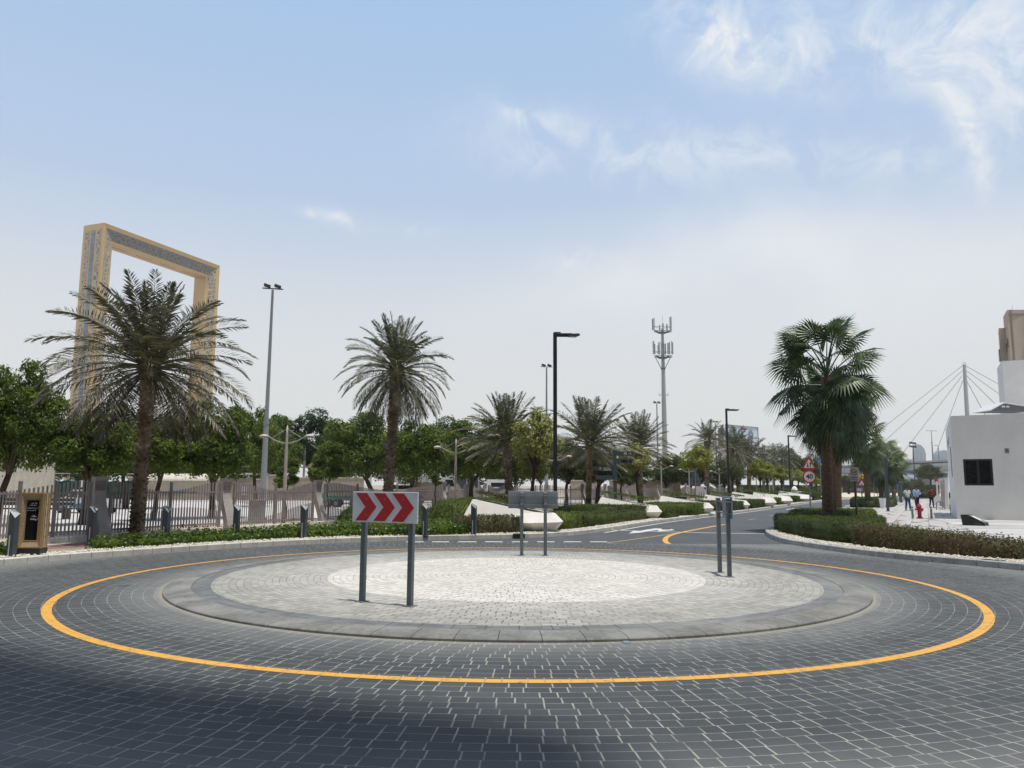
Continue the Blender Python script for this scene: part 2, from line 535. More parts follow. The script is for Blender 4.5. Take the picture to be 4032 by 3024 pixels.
def quads_object(name, V4, m, parent=None, extra=None):
    """mesh of many separate quads (n,4,3), optionally joined with an MB"""
    V4 = np.asarray(V4, dtype=np.float32)
    n = len(V4)
    V = V4.reshape(-1, 3)
    faces = np.arange(n * 4, dtype=np.int32)
    me = bpy.data.meshes.new(name)
    ev = np.array(extra.V, dtype=np.float32).reshape(-1, 3) if extra and extra.V else np.zeros((0, 3), np.float32)
    allv = np.vstack([V, ev])
    me.vertices.add(len(allv))
    me.vertices.foreach_set('co', allv.ravel())
    lens = [4] * n
    idx = list(faces)
    if extra:
        for f in extra.F:
            lens.append(len(f))
            idx.extend([i + n * 4 for i in f])
    me.loops.add(len(idx))
    me.loops.foreach_set('vertex_index', np.array(idx, dtype=np.int32))
    me.polygons.add(len(lens))
    st = np.concatenate([[0], np.cumsum(lens)[:-1]]).astype(np.int32)
    me.polygons.foreach_set('loop_start', st)
    me.update(calc_edges=True)
    me.materials.append(m)
    o = bpy.data.objects.new(name, me)
    C.objects.link(o)
    if parent is not None:
        o.parent = parent
    return o


def tag(o, label=None, cat=None, group=None, kind=None):
    if label:
        o['label'] = label
    if cat:
        o['category'] = cat
    if group:
        o['group'] = group
    if kind:
        o['kind'] = kind
    return o


def thing(name, label, cat, loc=(0, 0, 0), rz=0.0, group=None):
    o = bpy.data.objects.new(name, None)
    o.empty_display_size = 0.2
    C.objects.link(o)
    o.location = loc
    o.rotation_euler = (0, 0, rz)
    return tag(o, label, cat, group)


def struct(o):
    o['kind'] = 'structure'
    return o


def copy_tree(o, parent=None):
    c = o.copy()
    C.objects.link(c)
    if parent is not None:
        c.parent = parent
    for ch in o.children:
        copy_tree(ch, c)
    return c


def dup(src, label, loc, rz=None, sc=None, group=None):
    c = copy_tree(src)
    c['label'] = label
    c.location = loc
    if rz is not None:
        c.rotation_euler = (0, 0, rz)
    if sc is not None:
        c.scale = (sc, sc, sc) if not hasattr(sc, '__len__') else sc
    if group:
        c['group'] = group
    return c


# ------------------------------------------------ lettering
AR = {'ا': 'FE8D FE8E - -', 'ب': 'FE8F FE90 FE91 FE92', 'ة': 'FE93 FE94 - -', 'ت': 'FE95 FE96 FE97 FE98', 'ج': 'FE9D FE9E FE9F FEA0',
      'د': 'FEA9 FEAA - -', 'ر': 'FEAD FEAE - -', 'ز': 'FEAF FEB0 - -', 'ض': 'FEBD FEBE FEBF FEC0', 'ط': 'FEC1 FEC2 FEC3 FEC4',
      'ع': 'FEC9 FECA FECB FECC', 'ف': 'FED1 FED2 FED3 FED4', 'ق': 'FED5 FED6 FED7 FED8', 'ل': 'FEDD FEDE FEDF FEE0',
      'م': 'FEE1 FEE2 FEE3 FEE4', 'ن': 'FEE5 FEE6 FEE7 FEE8', 'و': 'FEED FEEE - -', 'ي': 'FEF1 FEF2 FEF3 FEF4', 'ح': 'FEA1 FEA2 FEA3 FEA4',
      'ش': 'FEB5 FEB6 FEB7 FEB8', 'ه': 'FEE9 FEEA FEEB FEEC', 'خ': 'FEA5 FEA6 FEA7 FEA8', 'س': 'FEB1 FEB2 FEB3 FEB4'}


def arabic(txt):
    out = []
    for word in txt.split(' '):
        o = ''
        for i, ch in enumerate(word):
            if ch not in AR:
                o += ch
                continue
            fm = AR[ch].split()
            pj = i > 0 and word[i - 1] in AR and AR[word[i - 1]].split()[2] != '-'
            nj = i < len(word) - 1 and word[i + 1] in AR and fm[2] != '-'
            k = 3 if pj and nj else 1 if pj else 2 if nj else 0
            o += chr(int(fm[k], 16))
        out.append(o[::-1] if any(ch in AR for ch in word) else o)
    return ' '.join(out[::-1])


def lettering(name, body, size, m, parent, loc, rot=(R(90), 0, 0), align='CENTER', bold=0.0, width=None, shear=0.0):
    cu = bpy.data.curves.new(name, 'FONT')
    cu.body = body
    cu.size = size
    cu.align_x = align
    cu.align_y = 'CENTER'
    cu.offset = bold
    cu.shear = shear
    cu.extrude = 0.0015
    cu.resolution_u = 3
    o = bpy.data.objects.new(name, cu)
    C.objects.link(o)
    dg = bpy.context.evaluated_depsgraph_get()
    me = bpy.data.meshes.new_from_object(o.evaluated_get(dg))
    bpy.data.objects.remove(o)
    if width:
        xs = [v.co.x for v in me.vertices]
        wd = (max(xs) - min(xs)) or 1
        for v in me.vertices:
            v.co.x *= width / wd
    me.materials.clear()
    me.materials.append(m)
    ob = bpy.data.objects.new(name, me)
    C.objects.link(ob)
    ob.parent = parent
    ob.location = loc
    ob.rotation_euler = rot
    return ob

# ================================================ THE SETTING
def smooth_line(pts, step=0.5, it=2):
    P_ = [Vector((p[0], p[1])) for p in pts]
    for _ in range(it):
        Q = [P_[0]]
        for a, b in zip(P_[:-1], P_[1:]):
            Q += [a * .75 + b * .25, a * .25 + b * .75]
        Q.append(P_[-1])
        P_ = Q
    out = [P_[0]]
    acc = 0
    for a, b in zip(P_[:-1], P_[1:]):
        L = (b - a).length
        while L > 0 and acc + L >= step:
            t = (step - acc) / L
            a = a + (b - a) * t
            out.append(a.copy())
            L = (b - a).length
            acc = 0
        acc += L
    out.append(P_[-1])
    return out


def offset(line, d):                                      # to the left of travel when d > 0
    out = []
    for i, p in enumerate(line):
        t = (line[min(i + 1, len(line) - 1)] - line[max(i - 1, 0)]).normalized()
        out.append(p + Vector((-t.y, t.x)) * d)
    return out


def strip(mb, line, d0, d1, z):
    a, b = offset(line, d0), offset(line, d1)
    for i in range(len(line) - 1):
        q = [a[i], a[i + 1], b[i + 1], b[i]]
        if (q[1] - q[0]).cross(q[2] - q[1]) < 0:
            q = q[::-1]
        mb.add([(v.x, v.y, z) for v in q], [(0, 1, 2, 3)])
    return mb


def kerb_blocks(line, side, wd, z0, z1, gap=0.012, every=1):
    """stone by stone along a line; side +1 lies to the left of it"""
    mb = MB()
    ins = offset(line, side * wd)
    bev = 0.02
    top = offset(line, side * bev)
    i = 0
    while i + every < len(line):
        j = i + every
        t0 = (line[j] - line[i]).normalized() * gap / 2
        a0, a1 = line[i] + t0, line[j] - t0
        b0, b1 = ins[i] + t0, ins[j] - t0
        c0, c1 = top[i] + t0, top[j] - t0
        vs = [(*a0, z0), (*a1, z0), (*b1, z0), (*b0, z0), (*a0, z1 - bev), (*a1, z1 - bev), (*c0, z1), (*c1, z1), (*b1, z1), (*b0, z1)]
        fs = [(0, 1, 5, 4), (4, 5, 7, 6), (6, 7, 8, 9), (3, 9, 8, 2), (1, 2, 8, 7, 5), (0, 4, 6, 9, 3)]
        if side < 0:
            fs = [f[::-1] for f in fs]
        mb.add(vs, fs)
        i = j
    return mb


def raised(name, poly, z0, z1, m):
    return struct(MB().prism([(p[0], p[1]) for p in poly], z0, z1).build(name, m))


KL = smooth_line([(-40, -8), (-26, 3), (-18, 8.6), (-13.6, 13.2), G(0, 2230), G(200, 2209), G(520, 2186), G(1000, 2153), G(1359, 2135), G(1717, 2125),
                  G(2054, 2120), G(2259, 2108), G(2392, 2091), G(2566, 2061), G(2745, 2038), G(2900, 2020.5), (21.2, 64.5), (31, 84), (41.9, 104), (53, 122), (70, 140), (96, 152)])
KR = smooth_line([(120, 150), (92, 138), (70, 126), (55, 111), (43, 94), (35.2, 80), (29.2, 69), (22.4, 56), (15.6, 42.5), (11.3, 33.2), G(3020, 2092), G(3012, 2101), G(3024, 2115), G(3080, 2139),
                  G(3237, 2164), G(3442, 2192), G(3698, 2217), G(3877, 2231), G(4032, 2248), (13.3, 14.4), (17, 10.6), (24, 6), (36, 0)])
K2 = smooth_line([(-34, 8.5), (-22, 16), G(0, 2158, .13), G(193, 2141, .13), G(505, 2119, .13), G(900, 2093, .13), G(1171, 2075, .13), G(1329, 2064, .13), G(1560, 2048, .13), G(1789, 2031, .13),
                  G(2000, 2017, .13), G(2202, 2007, .13), G(2412, 1994, .13), G(2668, 1974, .13), (33, 108), (52, 140)], 1.0)

M_asph = asphalt_material()
M_pav = paver_material()
M_isl = island_material()
M_plaza = plaza_material()
M_soil = ground_mat('bed_soil', (0.20, 0.17, 0.12), (0.36, 0.31, 0.23), 2)
M_sandy = ground_mat('sandy_verge', (0.33, 0.27, 0.20), (0.50, 0.42, 0.33), 1.2)
M_path = ground_mat('red_path', (0.235, 0.130, 0.125), (0.31, 0.18, 0.17), 0.8)
M_conc = ground_mat('bright_concrete', (0.50, 0.485, 0.46), (0.64, 0.62, 0.59), 0.25, fine=6)
M_dust = ground_mat('desert_ground', (0.30, 0.26, 0.21), (0.42, 0.37, 0.30), 0.02, fine=1)
M_sand = ground_mat('pale_sand', (0.55, 0.47, 0.36), (0.68, 0.60, 0.48), 0.1, fine=3)
M_lawn = ground_mat('lawn', (0.055, 0.10, 0.02), (0.10, 0.16, 0.035), 0.3, fine=8)
M_kerb = mat('kerb_stone', (0.60, 0.57, 0.51), 0.85, 0.2, var=0.16, scale=3, bump=0.2)
M_kerbd = mat('kerb_stone_grey', (0.42, 0.42, 0.405), 0.85, 0.2, var=0.2, scale=3, bump=0.2)
M_white = mat('road_white', (0.62, 0.61, 0.58), 0.7, 0.3, var=0.15, scale=5)


def worn_paint(name, col, under):
    m, t, b = pbsdf(name, None, 0.6, 0.35)
    p = t.n('ShaderNodeNewGeometry').outputs['Position']
    jm, tone, r, q = polar(t, 0.166, 0.385, 0.0085, 0.37, 0.605)
    a = t.noise(p, 6, 7, 0.78, 0.6)
    sc_ = t.noise(p, 0.6, 3, 0.6)
    k = t.m('MAXIMUM', t.step(t.m('ADD', a, t.m('MULTIPLY', sc_, 0.22)), 0.64, 0.74), t.m('MULTIPLY', jm, 0.9))
    c = t.mix(t.noise(p, 2.2, 4, 0.6), tuple(x * 0.85 for x in col), tuple(min(1, x * 1.1) for x in col))
    t.put(b.inputs['Base Color'], t.mix(t.m('MULTIPLY', k, 0.75), c, under))
    return m


M_yel = worn_paint('road_yellow', (0.74, 0.385, 0.052), (0.16, 0.15, 0.13))
M_yelf = mat('road_yellow_faded', (0.46, 0.30, 0.11), 0.7, 0.3, var=0.3, scale=4)

# ground out to the horizon
circ = [(2380 * math.cos(2 * math.pi * i / 96), 2380 * math.sin(2 * math.pi * i / 96)) for i in range(96)]
g = MB()
g.add([(x, y, -0.03) for x, y in circ], [tuple(range(96))])
struct(g.build('ground', M_dust))
# asphalt between the kerbs
mb = MB()
poly = [(-60, -30), (70, -30), (70, 60), (100, 170), (40, 170), (-60, 40)]
mb.add([(x, y, -0.006) for x, y in poly], [tuple(range(len(poly)))])
struct(mb.build('road', M_asph))
# block paving of the roundabout
mb = MB()
pts = []
for i in range(160):
    a = 2 * math.pi * i / 160
    x, y = RC[0] + 34 * math.cos(a), RC[1] + 34 * math.sin(a)
    pts.append((x, min(y, 24.35)))
mb.add([(x, y, 0.0) for x, y in pts], [tuple(range(160))])
struct(mb.build('paved_road', M_pav))
# centre island: one turned surface for the kerb, flat paving inside
N = 192
mb = MB()
prof = [(R_KERB, -0.02), (R_KERB, 0.026), (R_KERB - 0.012, 0.036), (R_KERB - 0.06, 0.045), (R_KERB - 0.20, 0.056), (R_KERB - 0.42, 0.062), (R_KERB - 0.43, 0.062)]
nst = 78
for k in range(nst):
    a0, a1 = 2 * math.pi * (k + 0.008) / nst, 2 * math.pi * (k + 0.992) / nst
    sub = 4
    o = len(mb.V)
    for j in range(sub + 1):
        a = a0 + (a1 - a0) * j / sub
        for r, z in prof:
            mb.V.append((RC[0] + r * math.cos(a), RC[1] + r * math.sin(a), z))
    n = len(prof)
    for j in range(sub):
        for i in range(n - 1):
            mb.F.append((o + j * n + i, o + (j + 1) * n + i, o + (j + 1) * n + i + 1, o + j * n + i + 1))
    mb.F.append(tuple(o + i for i in range(n)))
    mb.F.append(tuple(o + sub * n + i for i in range(n - 1, -1, -1)))
struct(mb.build('island_kerb', mat('island_kerb_stone', (0.215, 0.212, 0.20), 0.8, 0.25, var=0.28, scale=1.6, bump=0.3, dirt=.2)))
mb = MB()
mb.prism([(RC[0] + (R_KERB - 0.435) * math.cos(2 * math.pi * i / N), RC[1] + (R_KERB - 0.435) * math.sin(2 * math.pi * i / N)) for i in range(N)], -0.02, Z_ISL)
struct(mb.build('island_paving', M_isl))
# dirt gathered in the island channel
mb = MB()
for i in range(N):
    a0, a1 = 2 * math.pi * i / N, 2 * math.pi * (i + 1) / N
    mb.add([(YC[0] + r * math.cos(a), YC[1] + r * math.sin(a), 0.003) for r, a in ((R_YEL - .065, a0), (R_YEL - .065, a1), (R_YEL + .065, a1), (R_YEL + .065, a0))], [(3, 2, 1, 0)])
struct(mb.build('yellow_ring_line', M_yel))


def line_mark(name, pix, wd, m, z=0.002, closed=False, step=0.3):
    ln = smooth_line([G(*p) for p in pix], step, 2 if len(pix) > 2 else 0)
    mb_ = MB()
    strip(mb_, ln, -wd / 2, wd / 2, z)
    return struct(mb_.build(name, m))


def z4(x, y):
    return (2350 + x / 4.022, 1740 + y / 4.022)


mb = MB()
for a, b in ((1600, 1668), (1702, 1768), (1804, 1876), (1910, 1979), (2015, 2079), (2115, 2184), (2220, 2289), (2323, 2390)):
    q = [G(a, 2135.2), G(b, 2135.4), G(b, 2132.6), G(a, 2132.4)]
    mb.add([(v.x, v.y, 0.004) for v in q], [(0, 1, 2, 3)])
struct(mb.build('give_way_dashes', M_white))
strip(mb := MB(), offset([p for p in KL if p.y > 30.0 and p.x > 3], 0), -0.34, -0.20, -0.002)
struct(mb.build('white_edge_line', M_white))
line_mark('white_stop_line', [(2392, 2086.5), (2668, 2095), (2900, 2100), (3010, 2101.5)], 0.20, M_white, -0.002)
line_mark('yellow_curve_line', [z4(1183, 1632), z4(1085, 1585), z4(1080, 1530), z4(1150, 1478), z4(1370, 1424), z4(1700, 1363), z4(2030, 1303)], 0.17, M_yelf, -0.001)
bpy.data.objects['yellow_curve_line'].data.materials[0] = mat('road_yellow_plain', (0.72, 0.38, 0.06), 0.6, 0.35, var=0.15, scale=3)
line_mark('yellow_taper_line', [z4(160, 1598), z4(760, 1518), z4(1330, 1433)], 0.10, M_yelf, -0.002)
line_mark('yellow_base_line', [z4(160, 1604), z4(700, 1612), z4(1120, 1626)], 0.07, M_yelf, -0.002)
arrow = [z4(*p) for p in ((505, 1450), (585, 1406), (660, 1412), (790, 1388), (925, 1369), (1015, 1371), (1040, 1388), (1140, 1390), (1186, 1378), (1234, 1397), (1120, 1406), (985, 1418), (960, 1396), (880, 1404), (740, 1428), (690, 1436))]
mb = MB()
mb.add([(v.x, v.y, 0.0) for v in (G(*p) for p in arrow)], [tuple(range(len(arrow) - 1, -1, -1))])
struct(mb.build('white_road_arrow', M_white))
mb = MB()
for (x0, y0, x1, y1) in ((2948, 2046, 2973, 2043), (3032, 2032, 3049, 2029), (3096, 2021, 3112, 2018.5), (3150, 2011, 3162, 2009)):
    strip(mb, [G(x0, y0).to_2d(), G(x1, y1).to_2d()], -0.07, 0.07, -0.002)
struct(mb.build('yellow_centre_dashes', M_yelf))
mb = MB()
a, b = G(3112, 2004).to_2d(), G(3142, 2000.5).to_2d()
strip(mb, [a, b], -0.09, 0.09, -0.002)
d = (b - a).normalized()
nrm = Vector((-d.y, d.x))
mb.add([(*(a + nrm * .35), -.002), (*(a - d * 1.6), -.002), (*(a - nrm * .35), -.002)], [(0, 1, 2)])
struct(mb.build('white_lane_arrow', M_white))

# left raised ground: bed, red path, low wall, verge, yard
far_left = [(-140, 140), (-140, -8)]
raised('planting_bed', [tuple(p) for p in offset(KL, 0.14)] + [(100, 190), (20, 190)] + far_left, -0.02, 0.125, M_soil)
PLW = smooth_line([(-34, 2), (-22, 10.3), (-14.4, 16.2), (-11.6, 19.4), (-9.0, 22.2), (-6.9, 25.0), (-4.6, 29.5), G(1900, 2062, .13), G(2207, 2024, .13), G(2400, 2020, .13), G(2668, 1990, .13), (33, 100), (52, 132)], 1.0)
mb = MB()
nn = 60
K2r = [K2[int(i * (len(K2) - 1) / nn)] for i in range(nn + 1)]
PLr = [PLW[int(i * (len(PLW) - 1) / nn)] for i in range(nn + 1)]
for i in range(nn):
    mb.add([(*PLr[i], .130), (*PLr[i + 1], .130), (*K2r[i + 1], .130), (*K2r[i], .130)], [(0, 1, 2, 3)])
struct(mb.build('footpath', M_path))
mb = MB()
strip(mb, K2, -0.42, 0.02, 0.135)
struct(mb.build('path_edging', mat('edging', (0.50, 0.45, 0.38), 0.85, 0.2, var=0.12)))
struct(kerb_blocks(K2, 1, 0.15, 0.10, 0.285, every=1).build('path_kerb', M_kerb))
VG = offset(K2, 0.14)
raised('verge', [tuple(p) for p in VG] + [(52, 175), (20, 175)] + far_left, 0.10, 0.262, M_sandy)
mb = MB()
yd = offset(K2, 2.1)
yp = [p for p in yd if p.y < 84 and p.x > -30]
mb.add([(p.x, p.y, 0.268) for p in yp] + [(20, 84, .268), (-70, 84, .268), (-70, 20, .268)], [tuple(range(len(yp) + 3))])
struct(mb.build('yard_concrete', M_conc))
mb = MB()
mb.add([(x, y, 0.272) for x, y in ((24, 100), (38, 105), (50, 123), (60, 150), (104, 260), (20, 260))], [(0, 1, 2, 3, 4, 5)])
struct(mb.build('lawn', M_lawn))
struct(kerb_blocks(KL, 1, 0.15, -0.02, 0.145).build('kerb', M_kerb))

# right raised ground: plaza and beds
plz = [tuple(p) for p in offset(KR, 0.14)] + [(150, -10), (190, 128), (150, 150)]
raised('plaza_paving', plz, -0.02, 0.125, M_plaza)
struct(kerb_blocks(KR, 1, 0.15, -0.02, 0.148).build('plaza_kerb', M_kerbd))
mb = MB()
for q in ([(57, 133), (70, 145), (96, 157), (140, 168), (200, 180), (330, 300), (110, 300), (62, 152)],):
    mb.add([(x, y, 0.14) for x, y in q], [tuple(range(len(q)))])
struct(mb.build('sand_flat', M_sand))
mb = MB()
bed = [p for p in KR if p.y < 45]
strip(mb, bed, 0.145, 1.1, 0.131)
struct(mb.build('gravel_bed', ground_mat('pale_gravel', (0.42, 0.38, 0.31), (0.72, 0.68, 0.58), 12, fine=60)))
mb = MB()
mb.add([(v.x, v.y, 0.130) for v in (G(3058, 2083, .13), G(3160, 2112, .13), G(3360, 2138, .13), G(3560, 2158, .13), G(3800, 2184, .13), G(4060, 2200, .13),
                                     G(4060, 2170, .13), G(3760, 2160, .13), G(3560, 2134, .13), G(3500, 2100, .13), G(3440, 2046, .13), G(3130, 2046, .13))], [tuple(range(12))])
struct(mb.build('hedge_bed', M_soil))
mb = MB()
bed = [p for p in KL if -16 < p.x < 14 and p.y > 10]
strip(mb, bed, 0.145, 0.75, 0.131)
struct(mb.build('gravel_strip', MATS['pale_gravel']))
# grey paving before the building, pergola shade streaks put into its colour
mb = MB()
q = [G(3690, 2047, .13), G(3772, 2044.5, .13), G(4090, 2052, .13), G(4090, 2125, .13), G(3872, 2118, .13), G(3800, 2076, .13)]
mb.add([(v.x, v.y, 0.131) for v in q], [tuple(range(6))[::-1]])
m, t, b = pbsdf('shade_streaked_slabs', None, 0.7, 0.35)
p = t.n('ShaderNodeNewGeometry').outputs['Position']
mp = t.n('ShaderNodeMapping', {'Vector': p, 'Rotation': (0, 0, R(3)), 'Scale': (0.10, 1.0, 1)})
k = t.noise(mp.outputs[0], 2.6, 3, 0.5)
t.put(b.inputs['Base Color'], t.ramp(k, [(0.38, (0.30, 0.30, 0.30)), (0.47, (0.52, 0.51, 0.49)), (0.7, (0.60, 0.59, 0.565))]))
struct(mb.build('entrance_paving', m))
# loose pebbles lying in both gravel beds
mb = MB()
rp = random.Random(3)
oct_f = [(0, 2, 4), (2, 1, 4), (1, 3, 4), (3, 0, 4), (2, 0, 5), (1, 2, 5), (3, 1, 5), (0, 3, 5)]
for ln, n_, w0, w1 in (([p for p in KL if -13 < p.x < 9 and 14 < p.y < 40], 5200, .17, .62), ([p for p in KR if p.y < 34 and p.x < 14], 3000, .17, .75)):
    L = len(ln) - 1
    for _ in range(n_):
        i = rp.randrange(L)
        f = rp.random()
        a = ln[i].lerp(ln[i + 1], f)
        t_ = (ln[i + 1] - ln[i]).normalized()
        q = a + Vector((-t_.y, t_.x)) * (w0 + (w1 - w0) * rp.random())
        r = rp.uniform(.014, .034)
        rx, ry, rz = r * rp.uniform(.8, 1.4), r * rp.uniform(.8, 1.4), r * rp.uniform(.6, .9)
        z = .131 + rz * rp.uniform(.3, 1.4)
        mb.add([(q.x - rx, q.y, z), (q.x + rx, q.y, z), (q.x, q.y - ry, z), (q.x, q.y + ry, z), (q.x, q.y, z + rz), (q.x, q.y, z - rz)], oct_f)
M_peb = leafmat('pebble', [(0.55, 0.52, 0.45), (0.75, 0.73, 0.68), (0.48, 0.42, 0.33), (0.80, 0.79, 0.76)], 0.8, 0.2, 0.0)
tag(mb.build('gravel', M_peb), 'loose white gravel spread behind the kerbs', 'gravel', kind='stuff')

# ================================================ VEGETATION
npr = np.random.default_rng(11)


def rand_quads(pos, nrm, ln, wd, jit=0.7, droop=0.0):
    """leaf quads at pos, facing roughly along nrm"""
    n = len(pos)
    nn_ = nrm + npr.normal(0, jit, (n, 3))
    nn_ /= np.linalg.norm(nn_, axis=1, keepdims=True) + 1e-9
    a = npr.normal(0, 1, (n, 3))
    a[:, 2] -= droop
    a -= nn_ * (a * nn_).sum(1, keepdims=True)
    a /= np.linalg.norm(a, axis=1, keepdims=True) + 1e-9
    b = np.cross(nn_, a)
    s = npr.uniform(0.7, 1.3, (n, 1))
    L, Wd = a * ln * s / 2, b * wd * s / 2
    return np.stack([pos - L, pos + Wd, pos + L, pos - Wd], axis=1)


def crown_quads(seed, ncl, nleaf, ln, wd, flat=0.75, gap=0.30, droop=0.2):
    """unit crown: clumps of leaves spread through an uneven rounded volume"""
    r = np.random.default_rng(seed)
    ce = []
    while len(ce) < ncl:
        p = r.uniform(-1, 1, 3)
        d = np.linalg.norm(p)
        if 0.25 < d < 0.86 and p[2] > -0.72:
            ce.append(p)
    ce = np.array(ce)
    rad = r.uniform(0.13, 0.36, ncl) * (1.0 if ncl < 50 else .86)
    w_ = rad ** 2
    idx = r.choice(ncl, nleaf, p=w_ / w_.sum())
    d = r.normal(0, 1, (nleaf, 3))
    d /= np.linalg.norm(d, axis=1, keepdims=True)
    rr = rad[idx, None] * np.where(r.random((nleaf, 1)) < .85, r.uniform(.72, 1.08, (nleaf, 1)), r.uniform(1.0, 1.45, (nleaf, 1)))
    pos = ce[idx] + d * rr * np.array([1, 1, flat])
    nrm = d * 0.6 + np.array([0, 0, 0.75])
    return rand_quads(pos, nrm, ln, wd, 0.55, droop), ce, rad


M_bark = bark_material('tree_bark', (0.035, 0.026, 0.018), (0.105, 0.082, 0.058))
M_pbark = bark_material('date_bark', (0.065, 0.048, 0.030), (0.29, 0.23, 0.155), 9)
M_fbark = bark_material('fan_bark', (0.085, 0.055, 0.032), (0.215, 0.150, 0.095), 7, ringed=True)
L_dark = leafmat('leaf_dark', [(0.022, 0.042, 0.009), (0.052, 0.086, 0.015), (0.115, 0.155, 0.028)])
L_mid = leafmat('leaf_mid', [(0.040, 0.072, 0.010), (0.100, 0.148, 0.019), (0.20, 0.245, 0.042)])
L_sea = leafmat('leaf_blue_green', [(0.014, 0.042, 0.016), (0.030, 0.072, 0.026), (0.062, 0.110, 0.036)], 0.35)
L_yel = leafmat('leaf_yellow_green', [(0.11, 0.15, 0.016), (0.27, 0.30, 0.025), (0.46, 0.44, 0.05)])
L_pale = leafmat('leaf_pale', [(0.15, 0.17, 0.04), (0.33, 0.34, 0.10), (0.54, 0.52, 0.22)])
L_dull = leafmat('leaf_dull', [(0.045, 0.062, 0.022), (0.085, 0.105, 0.036), (0.14, 0.155, 0.060)])
L_hedge = leafmat('hedge_leaf', [(0.016, 0.028, 0.007), (0.056, 0.078, 0.018), (0.150, 0.180, 0.048)])
L_hedgeb = leafmat('hedge_leaf_brown', [(0.018, 0.020, 0.008), (0.062, 0.064, 0.026), (0.165, 0.155, 0.075), (0.085, 0.052, 0.026), (0.11, 0.12, 0.05)])
L_hedgeg = leafmat('hedge_leaf_green', [(0.030, 0.050, 0.009), (0.088, 0.122, 0.018), (0.185, 0.225, 0.040)])
L_cover = leafmat('cover_leaf', [(0.034, 0.070, 0.009), (0.090, 0.150, 0.018), (0.20, 0.27, 0.04)], 0.4)
CROWNS = {}


def crown_mesh(key, *a, **k):
    if key not in CROWNS:
        q, ce, rad = crown_quads(*a, **k)
        CROWNS[key] = (q, ce, rad)
    return CROWNS[key]


def tree(name, label, x, y, z0, zc, rx, rz_, leaf, var=0, group=None, cat='tree', trunk=0.13, lean=(0, 0), stems=3, tm=None, scatter=None):
    """one tree: trunk with limbs reaching the clumps of its crown"""
    t = thing(name, label, cat, (x, y, z0), 0, group)
    spec = {0: (1, 58, 20000, .078, .036), 1: (2, 46, 16000, .082, .038), 2: (5, 66, 21000, .072, .034), 3: (8, 20, 5200, .150, .050), 4: (12, 46, 5200, .125, .050)}[var]
    q, ce, rad = crown_mesh(var, *spec)
    ang = rnd.uniform(0, 6.28)
    cs, sn = math.cos(ang), math.sin(ang)
    Rm = np.array([[cs, -sn, 0], [sn, cs, 0], [0, 0, 1]])
    me_key = ('m', var)
    h = zc - z0
    off = Vector((lean[0], lean[1], h))
    if me_key not in CROWNS:
        o = quads_object('crown', q, leaf)
        CROWNS[me_key] = o.data
    else:
        o = bpy.data.objects.new('crown', CROWNS[me_key])
        C.objects.link(o)
    o.parent = t
    o.location = off
    o.scale = (rx, rx * rnd.uniform(.85, 1.1), rz_)
    o.rotation_euler = (0, 0, ang)
    o.material_slots[0].link = 'OBJECT'
    o.material_slots[0].material = leaf
    mb_ = MB()
    fork = Vector((lean[0] * .55, lean[1] * .55, max(h - rz_ * 0.95, h * .35)))
    mb_.tube([(0, 0, -.1), (lean[0] * .12 + .03, lean[1] * .1, fork.z * .35), (lean[0] * .32 - .03, lean[1] * .3, fork.z * .7), fork], [trunk * 1.25, trunk, trunk * .88, trunk * .8], 8)
    for k in range(stems + 3):
        c_ = Rm @ ce[(k * 7 + 3) % len(ce)]
        tip = off + Vector((c_[0] * rx, c_[1] * rx, c_[2] * rz_)) * .8
        mid = fork.lerp(tip, .5) + Vector((rnd.uniform(-.12, .12), rnd.uniform(-.12, .12), rnd.uniform(-.1, .15))) * rx
        mb_.tube([fork - Vector((0, 0, .08)), fork.lerp(mid, .5) + Vector((0, 0, -.03)), mid, tip], [trunk * .62, trunk * .48, trunk * .34, trunk * .12], 6)
    mb_.build('trunk', tm or M_bark, t, smooth=True)
    return t


def tree_at(name, label, px, d, ytop, ybot, wpx, leaf, var=0, z0=0.25, tbx=None, **k):
    """tree given by the picture column of its crown, its distance, and how high and wide the crown stands"""
    c_ = A(px, (ytop + ybot) / 2, d)
    zt, zb = A(px, ytop, d).z, A(px, ybot, d).z
    bx = A(tbx, 1910, d).x if tbx is not None else c_.x
    rx = wpx / 2 / FOC * d
    return tree(name, label, bx, d, z0, c_.z, rx * 1.04, (zt - zb) / 2 * 1.06, leaf, var, lean=(c_.x - bx, 0), **k)


